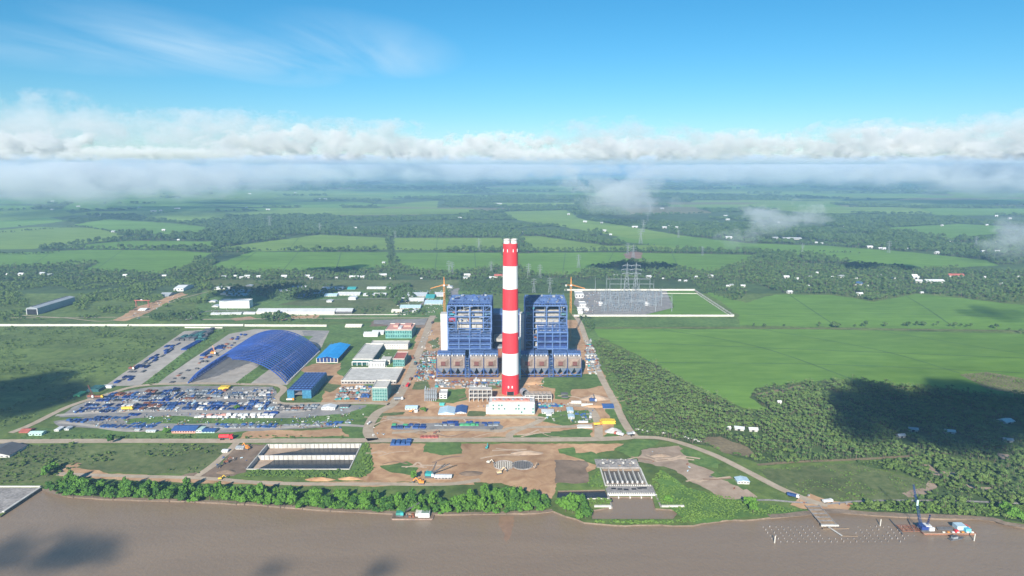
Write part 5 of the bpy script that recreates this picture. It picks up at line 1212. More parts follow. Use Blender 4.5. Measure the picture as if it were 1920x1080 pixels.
wall_run('short white wall doubled in front of the boundary wall', G(347, 615), G(417, 615.5), 2.4, 18, M_concl)
wall_run('white back wall of the switchyard', G(1059, 545), G(1302, 545), 4.4, 22, M_concl)
wall_run('white front wall of the switchyard', G(1076, 593.5), G(1375, 593.5), 4.0, 22, M_concl)
wall_run('slanting white side wall of the switchyard', G(1303, 545.5), G(1376, 593), 3.4, 22, M_concl)
wall_run('second slanting white wall just inside the switchyard corner', G(1306, 551), G(1366, 591), 2.2, 22, M_concl)
wall_run('low white inner wall of the switchyard', G(1240, 550.5), G(1308, 551), 1.6, 20, M_concl)
wall_run('pale low wall along the industrial park front', G(500, 591), G(760, 590.5), 1.7, 16, M_conc)

# ================================================================== INDUSTRIAL PARK
bld('long_warehouse', 'very long cream warehouse with white roof in the industrial park', 'warehouse', 481, 627, 589, 581, 575.5, M_cream, M_roofw, (18, 1, M_whitew), None, 'x')
b = bld('open_shed', 'dark open fronted shed continuing the long cream warehouse', 'shed', 627.5, 660, 588, 580.5, 575.5, M_steeld, M_roofw, None, None, 'x')
b = bld('white_warehouse', 'tall white ribbed warehouse left of the long cream one', 'warehouse', 412, 468, 578, 565, 561.5, M_white, M_roofg, (10, 1, M_concl), M_whitew)
PARK = [(603, 642, 544, 539.5, 536, 'w'), (651, 666, 543, 539.5, 536, 'n'), (688, 734, 542, 539, 536.5, 'w'), (632, 674, 554, 549.5, 545.5, 'w'), (608, 631, 556, 552, 548.5, 'p'), (653, 667, 562.5, 557, 554, 'w'), (681, 723, 555, 551, 547.5, 'w'), (612, 622, 567, 563.5, 561, 'w'), (763, 799, 556, 551.5, 545, 'g'), (751, 794, 565, 560.5, 556, 'w'),
        (798, 814, 560, 555, 549, 'n'), (815, 832, 556, 551, 545, 'w'), (796, 829, 571, 566, 559.5, 'p'), (750, 788, 579, 574, 569.5, 'p'), (734, 753, 586, 581.5, 578, 'c'), (773, 784, 586, 582, 579, 'w'), (420, 466, 548, 545, 541, 'g'), (424, 461, 555, 551.5, 548, 'g'), (413, 425, 553, 549, 546, 'g'), (401, 413, 543, 539, 536, 'w'), (417, 432, 542, 539, 536.5, 'w'),
        (461, 472, 537, 534.5, 533, 'g'), (519, 542, 547, 544, 542, 'g'), (553, 577, 558, 553.5, 549, 'b'), (547, 573, 540, 537, 535, 'w'), (588, 606, 551, 547, 542.5, 'p'), (397, 409, 576, 573, 570, 'g'), (392, 404, 567, 564, 562, 'g'), (395, 412, 590.5, 587.5, 585, 'w'), (414, 432, 590, 587, 584.5, 'w'), (434, 452, 590, 586.8, 584.5, 'w'), (456, 478, 589.5, 586.5, 584, 'w'), (838, 848, 540, 537, 535, 'g')]
PN = {'w': ('white', M_white, M_roofw), 'g': ('grey', M_whitew, M_roofg), 'p': ('pale blue', M_whitew, M_roofp), 'n': ('green', M_net, M_teal), 'b': ('blue', M_roofp, M_roofblued), 'c': ('cream', M_cream, M_cream)}
where = lambda x: 'shaded left part' if x < 600 else ('middle row' if x < 740 else 'right end')
for i, (a, c, d, e, f, k) in enumerate(PARK):
    bld('factory_shed', '%s roofed factory shed, %s of the industrial park' % (PN[k][0], where(a)), 'shed', a, c, d, e, f, PN[k][1], PN[k][2], (6, 1, M_steeld), None, 'x' if c - a > 14 else 'y', group='%s sheds, %s of the park' % (PN[k][0], where(a)))
b = bld('open_hangar', 'long open ended grey hangar standing alone in the scrub', 'hangar', 51, 71, 590, 576, 555, M_steel, M_roofg, None, None, 'y')
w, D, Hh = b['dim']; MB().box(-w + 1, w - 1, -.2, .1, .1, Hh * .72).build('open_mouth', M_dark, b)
for s_ in (-1, 1): bar(b, 'portal_post', (s_ * w, -.6, 0), (s_ * w, -.6, Hh * .78), 1.0, M_white)
MB().box(-w * .5, -w * .1, 3, D - 3, Hh + .2, Hh + .9).build('roof_vent', M_steeld, b)
bld('roadside_house', 'white house at the upper end of the dirt strip left of the park', 'house', 326, 344, 546, 538, 531, M_white, M_roofw, (3, 1, M_dark), None, 'x')
bld('roadside_shed', 'grey blue shed on the dirt strip left of the park', 'shed', 298, 316, 556, 551, 546, M_steel, M_roofg, (3, 1, M_dark), None, 'x')
bld('roadside_shed', 'low pale shed at the lower end of the dirt strip', 'shed', 259, 272, 583, 579.5, 576, M_whitew, M_roofw, (3, 1, M_dark), None, 'x')
p0, p1 = G(256, 575), G(279, 575)
t = thing('gantry_crane', 'rusty gantry crane straddling the dirt strip', 'gantry crane', ((p0.x + p1.x) / 2, p0.y, 0)); w = (p1.x - p0.x) / 2
for s_ in (-1, 1):
    for y in (-3, 3): bar(t, 'leg', (s_ * w, y, 0), (s_ * w, y * .3, 14), .9, M_redb)
bar(t, 'girder', (-w - 4, 0, 14.6), (w + 4, 0, 14.6), 1.4, M_redb, 1.8); MB().box(-3, 1, -1.2, 1.2, 15.6, 17.4).build('trolley', M_whitew, t)

# ================================================================== SWITCHYARD AND PYLONS
M_gan = pm('gantry_steel', (.25, .28, .30), .6, .12, .4)
def portal(pxs, py, py_top, label, hb=None):
    Y = G(960, py).y; H = ZAT(py_top, Y); X = [XAT(p, Y) for p in pxs]
    t = thing('gantry_portal', label, 'gantry', (X[0], Y, 0), 'steel gantries of the switchyard')
    for x in X:
        x -= X[0]
        for s_ in (-1, 1): bar(t, 'post', (x + s_ * 1.6, 0, 0), (x, 0, H * .86), .42, M_gan)
        bar(t, 'spire', (x, 0, H * .86), (x, 0, H * 1.05), .4, M_gan)
    for a, c in zip(X, X[1:]):
        a -= X[0]; c -= X[0]
        for dz in (0, 1.6): bar(t, 'beam', (a, 0, H * .8 + dz), (c, 0, H * .8 + dz), .42, M_gan)
for i, (xs, b_, tp) in enumerate((([1137, 1164, 1191, 1218], 550, 517), ([1143, 1170, 1198, 1225], 557, 527), ([1126, 1144, 1160], 573, 551), ([1198, 1214, 1229, 1258], 573, 552), ([1134, 1160, 1184, 1208], 584, 560), ([1145, 1176, 1206], 566, 545))):
    portal(xs, b_, tp, ('rearmost tall steel gantry against the switchyard back wall', 'second tall steel gantry from the switchyard back wall', 'short steel gantry left of centre in the switchyard', 'steel gantry reaching onto the grass in the switchyard', 'front steel gantry nearest the switchyard front wall', 'steel gantry across the middle of the switchyard')[i])
for i, (px, b_, tp, lb) in enumerate(((1116, 551, 519, 'lightning mast alone left of the gantries'), (1229, 584, 541, 'lightning mast on the grass edge of the switchyard'), (1240, 574, 537, 'lightning mast right of the gantries, in front of the back wall'), (1259.5, 584, 551, 'rightmost lightning mast of the switchyard'), (1184, 566, 537, 'lightning mast in the middle of the equipment rows'))):
    p = G(px, b_); H = ZAT(tp, p.y); t = thing('lightning_mast', lb, 'mast', p)
    MB().tube((0, 0, 0), (0, 0, H * .7), .7, .4, 8).build('shaft', M_steel, t); MB().tube((0, 0, H * .7), (0, 0, H), .35, .12, 6).build('spike', M_steel, t)
# switchgear units: pedestal, insulators, bus bar
u = thing('switchgear_unit', 'grey blue switchgear unit in the dense rows of the switchyard', 'switchgear', (0, 0, 0), 'switchgear rows of the switchyard')
for s_ in (-1, 1): bar(u, 'pedestal', (s_ * 2.2, 0, 0), (s_ * 2.2, 0, 4), .5, M_steel)
bar(u, 'cross_beam', (-3, 0, 4.1), (3, 0, 4.1), .5, M_steel)
for x in (-2.4, 0, 2.4): MB().tube((x, 0, 4.3), (x, 0, 8.2), .42, .3, 8).build('insulator', pm('glazed_insulator', (.16, .20, .24), .4), u)
bar(u, 'bus_bar', (0, -6, 8.4), (0, 6, 8.4), .35, M_steel); bar(u, 'link_arm', (-2.4, -3, 8.3), (2.4, 3, 8.3), .3, M_steel)
u['label'] = 'grey blue switchgear unit, 1st row from the switchyard back wall'; u['group'] = 'switchgear, row 1'
first = True
for r, py in enumerate((551, 554.5, 558, 562, 566, 570.5, 575, 580, 585)):
    x = 1128 + (r % 2) * 2
    while x < (1240 if py < 576 else 1204):
        p = G(x + RV.uniform(-1, 1), py); rz = RV.choice((0, 0, .6))
        if first: u.location = p; first = False
        else: copy_tree(u, p, rz, RV.uniform(.8, 1.35), label='grey blue switchgear unit, %s row from the switchyard back wall' % ORD(r + 1), group='switchgear, row %d' % (r + 1))
        x += RV.uniform(6.2, 8.2)
for a, lb in (((1079, 1094, 559, 552, 547), 'white control house in the back left of the switchyard'), ((1087, 1099, 577, 571, 566), 'white control house in the front left of the switchyard'), ((1123, 1130, 573, 569, 567), 'small white relay cubicle left of the switchgear rows'), ((1210, 1217, 573, 569, 567), 'small white relay cubicle right of the switchgear rows'), ((1083, 1092, 584, 580, 577), 'low white store by the switchyard gate'), ((1096, 1104, 583, 580.5, 578), 'tiny white hut beside the low store by the switchyard gate'), ((1084, 1093, 589, 586, 584), 'white hut behind the switchyard front wall')):
    bld('control_house', lb, 'control house', *a, M_white, M_whitew, (3, 1, M_dark), M_white)
# pylons
M_pylon = pm('pylon_steel', (.22, .245, .26), .6, .12, .4)
pr = thing('transmission_pylon', 'x', 'pylon', (0, 0, 0))
Hp = 50.0
def pw(z): return 5.2 * (1 - z / 34) + 1.1 * (z / 34) if z < 34 else 1.1 * (1 - (z - 34) / 22)
for sx in (-1, 1):
    for sy in (-1, 1):
        bar(pr, 'leg', (sx * 5.2, sy * 5.2, 0), (sx * 1.1, sy * 1.1, 34), .46, M_pylon); bar(pr, 'leg', (sx * 1.1, sy * 1.1, 34), (0, 0, Hp), .4, M_pylon)
for i in range(6):
    za, zb = 34 * i / 6, 34 * (i + 1) / 6; a, c = pw(za), pw(zb)
    for y in (-1, 1): bar(pr, 'brace', (-a, y * a, za), (c, y * c, zb), .24, M_pylon); bar(pr, 'brace', (a, y * a, za), (-c, y * c, zb), .24, M_pylon)
for z, l in ((30, 8.5), (37, 9.5), (44, 7.5)):
    for s_ in (-1, 1):
        bar(pr, 'cross_arm', (0, 0, z), (s_ * l, 0, z + .6), .55, M_pylon); bar(pr, 'arm_stay', (0, 0, z + 3), (s_ * l, 0, z + .6), .35, M_pylon); bar(pr, 'insulator_string', (s_ * l, 0, z + .4), (s_ * l, 0, z - 2.6), .35, M_pylon)
PY = [(991, 521, 493, 'pylon right of the chimney top, left of a pair before the paddy'), (1012.5, 521, 495, 'pylon right of the chimney, right of a pair before the paddy'), (1001, 549, 521, 'pylon rising above the right boiler roof, left one'), (1031, 549, 519, 'pylon rising above the right boiler roof, right one'), (1084.7, 502, 476, 'pylon standing in the paddy between chimney and switchyard'),
      (1174.7, 546, 492, 'tall pylon behind the switchyard gantries, left of two'), (1191.5, 546, 492, 'tall pylon behind the switchyard gantries, right of two'), (1187, 490, 458, 'pylon over the reddish patch beyond the switchyard'), (1177, 478, 455, 'pylon beside the one over the reddish patch'), (1201, 457, 427, 'pylon in the row marching away, first past the far paddy'), (1206, 435, 411, 'pylon in the row marching away, second past the far paddy'), (1214, 418, 395, 'pylon in the row marching away, third past the far paddy'), (1219, 405, 382, 'pylon in the row marching away, fourth past the far paddy'),
      (898, 471, 446, 'pylon in the paddies left of the chimney top'), (842, 513, 488, 'thin pylon by the left tower crane, left of a pair'), (848, 514, 490, 'thin pylon by the left tower crane, right of a pair'), (921, 514, 489, 'thin pylon just left of the chimney'), (1317, 479, 461, 'pylon alone in the paddy right of the switchyard'), (1666, 474, 451, 'pylon at the wood edge far right'), (1829, 466, 442, 'faint pylon near the right picture edge'), (1504, 474, 456, 'faint pylon beside the smoke plume'), (1272, 446, 430, 'faint pylon in the pale paddy beyond the switchyard'),
      (506, 427, 404, 'faint pylon above the dark wood left of centre'), (600, 437, 418, 'faint pylon at the paddy edge left of centre'), (741, 446, 432, 'small pylon at the canal between the paddies')]
for i, (px, b_, tp, lb) in enumerate(PY):
    p = G(px, b_); H = ZAT(tp, p.y); s_ = H / Hp
    if i == 0: pr.location = p; pr.scale = (s_,) * 3; pr['label'] = lb; pr['group'] = 'transmission pylons'; pr.rotation_euler = (0, 0, .15)
    else: copy_tree(pr, p, RV.uniform(-.3, .3), s_, label=lb)
sheet('bare_earth', [(1168, 476), (1180, 471), (1202, 473), (1205, 482), (1186, 487), (1172, 484)], .2, pm('reddish_soil', (.27, .17, .13), .95, .2, .03))

# ================================================================== PONDS AND INTAKE
Z_P = -4.6
def wallbox(t, name, a, b, th, z0, z1, mat, o):
    a, b = Vector(a[:2]), Vector(b[:2]); d = (b - a).normalized(); n = Vector((-d.y, d.x)) * th / 2
    return MB().prism([tuple(q - Vector(o[:2])) for q in (a - n, b - n, b + n, a + n)], z0, z1).build(name, mat, t)
c4 = [G(*p) for p in H_POND]; o_ = c4[0]
t = thing('settling_pond', 'pair of long concrete settling ponds with dark water beside the main road', 'pond', o_)
PL, TL, TR, PR = c4; ML, MR = PL.lerp(TL, .52), PR.lerp(TR, .52)
for nm, a, b_ in (('front_wall', PL, PR), ('back_wall', TL, TR), ('side_wall', PL, TL), ('side_wall', PR, TR), ('dividing_wall', ML, MR)):
    wv = wallbox(t, nm, a, b_, 1.1, -5.5, .6, M_conc, o_)
    if nm in ('back_wall', 'dividing_wall'):
        for i in range(21):
            q = a.lerp(b_, (i + .5) / 21) - o_; MB().box(q.x - .35, q.x + .35, q.y - .9, q.y - .56, -5.4, .64).build('buttress', M_concd, wv)
pw_ = fill('pond_water', [[(p - o_)[:2] for p in (PL, PR, TR, TL)]], Z_P, M_pondw, t); del pw_['kind']
for (a, b_, c_, d_, f0, f1) in ((PL, PR, MR, ML, .04, .17), (ML, MR, TR, TL, .03, .42)):
    pts = [a.lerp(b_, .005), a.lerp(b_, f0), a.lerp(b_, f0 + .05).lerp(d_.lerp(c_, f0 + .05), .4), a.lerp(b_, f1 * .8).lerp(d_.lerp(c_, f1 * .8), .72), d_.lerp(c_, f1), d_.lerp(c_, .01)]
    sb = fill('sediment', [densify([(p - o_) for p in pts], 6, 1.2, 3)], Z_P + .15, M_sand, t); del sb['kind']
fill('pond', [[G(*p, -1.3)[:2] for p in [(1038, 914), (1140, 912), (1150, 941), (1034, 943)]]], -1.3, M_pondw)
wall_run('concrete kerb on the lower edge of the dark pond', G(1046, 936.5), G(1140, 935.5), .9, 8, M_concl, name='pond_kerb')
# intake
xL, xR = XAT(1126, G(960, 878).y), XAT(1200, G(960, 878).y); yF, yB = G(960, 910).y, G(960, 878).y; yD = G(960, 928).y; yU = G(960, 862).y; yE = G(960, 951).y
ox = (xL + xR) / 2
t = thing('water_intake', 'concrete water intake with white piers, deck and wing walls at the river', 'water intake', (ox, yF, 0)); w = (xR - xL) / 2
wt = fill('channel_water', [[(-w - 1, -1), (w + 1, -1), (w + 1, yB - yF + 1), (-w - 1, yB - yF + 1)]], -3.6, pm('channel_water', (.085, .08, .075), .35, .2, .1), t); del wt['kind']
for i in range(8):
    x = -w + 2 * w * (i + .62) / 8.3; y1 = (yB - yF) * (.96 if i in (1, 3, 4, 6) else .8)
    pr_ = MB().box(x - .45, x + .45, 9, y1, -3.5, -.4).build('pier', M_concl, t); MB().box(x - .8, x + .8, 7.4, 8.99, -3.5, .8).build('pier_head', M_white, pr_)
for s_ in (-1, 1): MB().box(s_ * (w + .2) - .7, s_ * (w + .2) + .7, -.5, yB - yF + .5, -4, .6).build('channel_wall', M_concl, t)
MB().box(-w - 1, w + 5, yD - yF, -.6, -.6, .5).build('deck', M_concd, t)
for i in range(22): MB().box(-w - .5 + i * (2 * w + 4.6) / 22, -w + .7 + i * (2 * w + 4.6) / 22, -2.6, -.8, .51, 1.5).build('deck_block', M_concl, t); MB().box(-w - .5 + i * (2 * w + 4.6) / 22, -w + .7 + i * (2 * w + 4.6) / 22, yD - yF + .8, yD - yF + 2.8, .51, 1.4).build('deck_block', M_concl, t)
for i, (x, y) in enumerate(((-8, -9), (-2, -10), (6, -9), (12, -7), (-14, -8), (17, -6.5))): MB().box(x - 2.4, x + 2.4, y - 1.6, y + 1.4, .51, .62).build('deck_hatch', M_dark, t)
MB().box(-w - 1, w + 5.2, yD - yF - 1.6, yD - yF - .01, -1, 1.0).build('front_beam', M_white, t)
for x in (-w * .55, -w * .02, w * .5, w * .98): MB().box(x - .5, x + .5, yD - yF - 4.5, yD - yF - 1.62, -4, .3).build('screen_pier', M_concl, t)
mb = MB().box(-w - 4, w, yB - yF + 1, yU - yF, -1, .9).build('pump_slab', M_concd, t)
for i in range(4): MB().tube((-w + 4 + i * w * .52, (yB + yU) / 2 - yF, .9), (-w + 4 + i * w * .52, (yB + yU) / 2 - yF, 2.2), 1.2, n=10).build('pump_base', M_concl, mb)
R = random.Random(8)
for i in range(40): x, y = R.uniform(-w - 3, w - 1), R.uniform(yB - yF + 2, yU - yF - 1); MB().box(x, x + R.uniform(.5, 2.6), y, y + R.uniform(.5, 2), .91, .95 + R.uniform(.1, .8)).build('formwork_piece', R.choice((M_concd, M_conc, M_steeld, M_wood)), mb)
for s_ in (-1, 1):
    x = (-w - .2) if s_ < 0 else (w + 4.2); MB().box(x - .7, x + .7, yE - yF, yD - yF - .5, -4, .7).build('guide_wall', M_concd, t)
    ln = 16.5 if s_ < 0 else 22; xa, xb = (x - ln, x - .75) if s_ < 0 else (x + .75, x + ln); MB().box(xa, xb, yE - yF - .2, yE - yF + 1.6, -3.4, 1.6).build('wing_wall', M_concl, t)
# revetment on the left bank
pts = [G(*p) for p in ((-90, 915), (74, 916), (4, 962), (-90, 968))]
mb = MB().prism([tuple(p[:2]) for p in pts[::-1]], -2.5, .6); o = mb.build('revetment', M_concd); tag(o, 'grey concrete revetment slab at the lower left river edge', 'revetment')
a, b_ = G(76, 916), G(6, 962); MB().bar((a.x, a.y, 1.2), (b_.x, b_.y, 1.2), 2.2, 1.0).build('kerb', M_conc, o)
a, b_ = G(-90, 914), G(76, 914); MB().bar((a.x, a.y, 1.1), (b_.x, b_.y, 1.1), 1.5, 1.2).build('parapet', M_concl, o)

# ================================================================== RIVER WORKS
# jetty trestle and its piles
ja, jb = G(1541, 986), G(1569, 986); jy1 = G(960, 949).y
t = thing('jetty', 'timber decked jetty trestle running out from the shore road', 'jetty', (ja.x, ja.y, 0)); w = jb.x - ja.x; L = jy1 - ja.y
for i in range(int(L / 2.2)): block(t, 'deck_plank', .2, w - .2, i * 2.2 + .1, i * 2.2 + 1.95, .75, 1.0, M_wood if i % 3 else M_concd)
for s_ in (0, w): bar(t, 'kerb_beam', (s_, 0, 1.15), (s_, L, 1.15), .6, M_concd)
bar(t, 'head_beam', (-1.2, -.8, .9), (w + 1.2, -.8, .9), 1.4, M_concl, 1.2)
for i in range(6):
    for s_ in (.8, w / 2, w - .8): MB().tube((s_, 1 + i * L / 5.4, -4), (s_, 1 + i * L / 5.4, .7), .45, n=8).build('pile', M_concd, t)
bar(t, 'walkway', (w * .3, -1.5, .8), (w * .72, -18, .8), 1.2, M_conc, .5); bar(t, 'walkway', (w * .72, -18, .8), (w * 1.7, -18.5, .8), .9, M_wood, .4); bar(t, 'walkway', (-2, -6.5, .8), (w * 1.6, -6, .8), .8, M_wood, .4)
pile = MB().tube((0, 0, -3), (0, 0, 1.1), .34, .30, n=8).mesh('pile', M_concd)
for r in range(6):
    py = 988.5 + r * 5.6; x = 1431 + r * 4.2; k = 0
    while x < 1720 - (r % 3) * 14:
        skip = 1538 < x < 1604 and r < 4 or (x > 1600 and RV.random() < .12)
        if not skip:
            p = G(x, py, -1.5); o = bpy.data.objects.new('mooring_pile', pile); C.objects.link(o); o.location = (p.x + RV.uniform(-.4, .4), p.y + RV.uniform(-.4, .4), RV.uniform(-2.0, -1.1)); tag(o, 'pale river pile, %s row out from the jetty shore' % ORD(r + 1), 'river piles, row %d' % (r + 1))
        x += 11.8
for px, py, lb in ((1452, 1018, 'taller leaning pile at the left of the pile grid'), (1650, 986, 'tall pile near the barge anchor lines'), (1826, 1014, 'tall pile right of the barge')):
    p = G(px, py, -1.5); o = MB().tube((0, 0, -3), (.4, 0, 6.5), .5, .42, 8).build('mooring_pile', M_concl); o.location = (p.x, p.y, -1.5); tag(o, lb, 'pile')
# barges
def hull(t, x0, x1, y0, y1, z0, z1, mat, rake=3):
    return MB().prof([(x0 + rake, z0), (x1 - rake, z0), (x1, z1), (x0, z1)], y0, y1, 'y').build('hull', mat, t)
def lattice(t, a, b, w, mat, n=14, nm='boom'):
    a, b = Vector(a), Vector(b); d = (b - a).normalized(); e1 = d.cross(Vector((0, 0, 1)))
    if e1.length < .1: e1 = Vector((1, 0, 0))
    e1 = e1.normalized() * w / 2; e2 = e1.cross(d).normalized() * w / 2
    for s1 in (-1, 1):
        for s2 in (-1, 1): bar(t, nm + '_chord', a + e1 * s1 + e2 * s2, b + (e1 * s1 + e2 * s2) * .5, .22, mat)
    for i in range(n):
        p, q = a.lerp(b, i / n), a.lerp(b, (i + 1) / n); s_ = 1 if i % 2 else -1; f = 1 - .5 * i / n
        bar(t, nm + '_lacing', p + (e1 * s_ - e2) * f, q + (-e1 * s_ - e2) * f, .2, mat); bar(t, nm + '_lacing', p + (e1 * s_ + e2) * f, q + (-e1 * s_ + e2) * f, .2, mat)
p = G(1730, 1003, -1.5); q = G(1831, 1003, -1.5)
t = thing('crane_barge', 'rust decked barge carrying a blue lattice boom crane beside the pile grid', 'barge', (p.x, p.y, -1.5)); L = q.x - p.x
hull(t, 0, L, 0, 13, -.6, 1.5, M_rust); MB().box(1, L - 1, .4, 12.6, 1.51, 1.6).build('deck', M_dirtd, t)
for s_ in (0, 1): bar(t, 'rubbing_strake', (1, -.15 + s_ * 13.3, 1.2), (L - 1, -.15 + s_ * 13.3, 1.2), .4, M_sand)
for y in (2.2, 8.2): MB().prof([(.8, 1.6), (9.2, 1.6), (10, 2.4), (9.2, 3.1), (.8, 3.1), (0, 2.4)], y, y + 1.6, 'y').build('crawler_track', M_steeld, t)
MB().box(.5, 9, 2.4, 9.6, 3.15, 6.0).build('crane_house', pm('crane_blue', (.03, .06, .22), .5), t); MB().box(6.2, 10.6, .8, 2.3, 3.1, 6.2).build('cab', M_white, t); MB().box(4.5, 9.5, 3, 9, 6.01, 6.6).build('house_roof', M_white, t)
tip = Vector((XAT(1714, p.y + 4, 45) - p.x, 5, ZAT(908, p.y + 5) + 1.5)); lattice(t, (1.5, 6, 5), tip, 1.7, pm('boom_blue', (.035, .085, .22), .5), 18); MB().box(-.8, .8, -.25, .25, -2.6, 2.6).build('boom_sign', M_mint, t, tuple(Vector((1.5, 6, 5)).lerp(tip, .58) + Vector((0, -1.5, 0))))
lattice(t, (7, 6, 6.4), (8.5, 6, 16), 1.2, M_blued, 5, 'mast'); bar(t, 'pendant', (8.5, 6, 16), tip, .18, M_steeld); bar(t, 'hoist_rope', tip, tip - Vector((0, 0, 34)), .14, M_steeld)
for i in range(6): MB().tube((16 + i * .3, 5 + i * .9, 2.1), (30 + i * .3, 5 + i * .9, 2.1), .4, n=8).build('deck_pipe', M_steeld, t)
MB().box(L - 14, L - 6, 5, 12, 1.61, 5.4).build('deck_house', M_roofp, t); MB().box(L - 8.5, L - 4, 1.5, 6, 1.61, 4.6).build('deck_cabin', pm('cyan_roof', (.12, .45, .58), .6), t); MB().box(L - 5.5, L - 1.2, 7, 12, 1.61, 3.8).build('deck_store', M_redb, t); MB().box(L - 18, L - 15, 1, 3.4, 1.61, 3.6).build('winch', M_red, t)
for i in range(7): MB().box(18 + i * 4.2, 20 + i * 4.2, .6, 2, 1.61, 2.5).build('deck_crate', (M_cream, M_orange, M_white)[i % 3], t)
p2 = G(1793, 1011, -1.5)
s2 = thing('workboat', 'small dark workboat moored against the crane barge', 'boat', (p2.x, p2.y, -1.5), rz=.25)
MB().prism([(-7, -1.6), (4, -1.8), (8, 0), (4, 1.8), (-7, 1.6)], -.4, 1.2).build('hull', M_steeld, s2); MB().box(-4.5, .5, -1.2, 1.2, 1.21, 3.2).build('wheelhouse', M_steel, s2); MB().box(-4.9, .9, -1.5, 1.5, 3.21, 3.45).build('roof', M_steeld, s2); bar(s2, 'mast', (-1, 0, 3.4), (-1, 0, 6), .2, M_steeld)
# piling guide frame by the barge
a = G(1692, 998, -1.5); t = thing('guide_frame', 'rusty steel guide frame floating left of the crane barge', 'frame', (a.x, a.y, -1.5))
for i in range(5): bar(t, 'long_rail', (0, i * 2.6, 1), (19, i * 2.6, 1), .4, M_rust)
for i in range(5): bar(t, 'cross_rail', (i * 4.7, 0, 1.3), (i * 4.7, 10.4, 1.3), .4, M_rust)
for px0, py0, px1, py1, lb in ((1668, 973, 1693, 1002, 'left dark anchor pipe running from the bank to the guide frame'), (1702, 973, 1714, 997, 'right dark anchor pipe running from the bank to the barge')):
    a, b_ = G(px0, py0, -.6), G(px1, py1, -.6); o = MB().bar((0, 0, 0), b_ - a, .7, .5).build('anchor_pipe', M_steeld); o.location = a; tag(o, lb, 'pipe')
p = G(733, 975, -1.5); q = G(812, 975, -1.5)
t = thing('work_barge', 'weathered work barge with white deckhouse and excavator by the riverside trees', 'barge', (p.x, p.y, -1.5)); L = q.x - p.x
hull(t, 0, L, 0, 11, -.5, 1.2, pm('barge_hull', (.28, .20, .16), .8, .25, .4), 2.5); MB().box(.8, L - .8, .3, 10.7, 1.21, 1.3).build('deck', M_dirtd, t)
MB().box(L - 14, L - 3.5, 2, 10, 1.31, 5.2).build('deckhouse', M_white, t); MB().box(L - 11, L - 4.2, 2.6, 10.4, 5.21, 5.6).build('house_roof', pm('sage_roof', (.20, .27, .22), .7), t); MB().prof([(2, 5.2), (10, 5.2), (10, 3.2), (2, 2.4)], L - 16.5, L - 14.1, 'x').build('awning', M_concl, t)
for y in (3.2, 8): MB().prof([(4.8, 1.3), (10.2, 1.3), (11, 2), (10.2, 2.7), (4.8, 2.7), (4, 2)], y, y + 1.3, 'y').build('crawler_track', M_steeld, t)
MB().box(4, 10, 3.4, 9, 2.75, 5).build('crane_house', pm('teal_house', (.05, .22, .18), .6), t); MB().box(8.2, 11, 3, 5, 2.8, 5.6).build('cab', M_teal, t); lattice(t, (10, 6, 4), (25, 10, 12), 1.1, M_steeld, 8)
R = random.Random(5)
for i in range(16): x, y = R.uniform(12, L - 17), R.uniform(.8, 8); MB().box(x, x + R.uniform(.6, 2.4), y, y + R.uniform(.6, 2), 1.31, 1.6 + R.uniform(.2, 1.4)).build('deck_scrap', R.choice((M_rust, M_concd, M_steeld, M_wood)), t)

# ================================================================== PLANT AND VEHICLES
def excavator(px, py, mat, label, rz=0.0, s=1.3, name='excavator'):
    t = thing(name, label, 'excavator', G(px, py, .4), None, rz); t.scale = (s, s, s)
    for y in (-1.5, .8): MB().prof([(-2, 0), (2, 0), (2.5, .5), (2, 1), (-2, 1), (-2.5, .5)], y, y + .7, 'y').build('track', M_steeld, t)
    MB().prof([(-2.2, 1.05), (1.8, 1.05), (1.8, 2.2), (1.2, 2.4), (-2.2, 2.4)], -1.3, 1.3, 'y').build('body', mat, t)
    cb_ = MB().prof([(.3, 2.45), (1.7, 2.45), (1.5, 3.2), (1.1, 3.6), (.3, 3.6)], -1.25, -.1, 'y').build('cab', mat, t); MB().box(.5, 1.3, -1.3, -1.26, 2.7, 3.4).build('window', M_glass, cb_)
    bar(t, 'boom', (1.4, .35, 2.2), (4.2, .35, 5.2), .55, mat, .7); bar(t, 'stick', (4.1, .35, 5.3), (6.6, .35, 2.4), .4, mat, .5); MB().prof([(6.2, 2.3), (7.1, 2.5), (7.3, 1.5), (6.5, 1.0), (6.0, 1.5)], -.15, .85, 'y').build('bucket', M_steeld, t)
    bar(t, 'ram', (1.8, .35, 2.0), (3.2, .35, 4.0), .22, M_steel); return t
def truck(px, py, cabm, bedm, label, rz=0.0, s=1.3, name='truck', tank=False):
    t = thing(name, label, 'truck', G(px, py, .4), None, rz); t.scale = (s, s, s)
    MB().prof([(2.0, .7), (4.0, .7), (4.0, 1.7), (3.6, 2.8), (2.0, 2.8)], -1.2, 1.2, 'y').build('cab', cabm, t); MB().box(3.72, 3.95, -1.0, 1.0, 1.75, 2.5).build('windscreen', M_glass, t)
    MB().box(-4.2, 3.6, -.5, .5, .55, .95).build('chassis', M_steeld, t)
    if tank: MB().tube((-4.2, 0, 2.0), (1.7, 0, 2.0), 1.15, n=14).build('tank', bedm, t)
    else: MB().prof([(-4.3, 1.0), (1.7, 1.0), (1.8, 2.5), (-4.6, 2.5)], -1.25, 1.25, 'y').build('bed', bedm, t)
    for x in (2.9, -1.6, -3.0):
        for y in (-1.25, .85): MB().tube((x, y, .5), (x, y + .4, .5), .5, n=10).build('wheel', M_dark, t)
    return t
excavator(464, 842, M_orange, 'orange excavator beside the ponds, near the pale cabin', 2.6, 1.24)
excavator(424, 868, M_rust, 'rust coloured excavator on the churned earth left of the ponds', .6, 1.12)
excavator(413, 899, M_yellow, 'yellow excavator on the bank track left of the ponds', .2, 0.87)
excavator(410, 876, M_steeld, 'dark excavator on the link track left of the ponds', 1.0, 0.93)
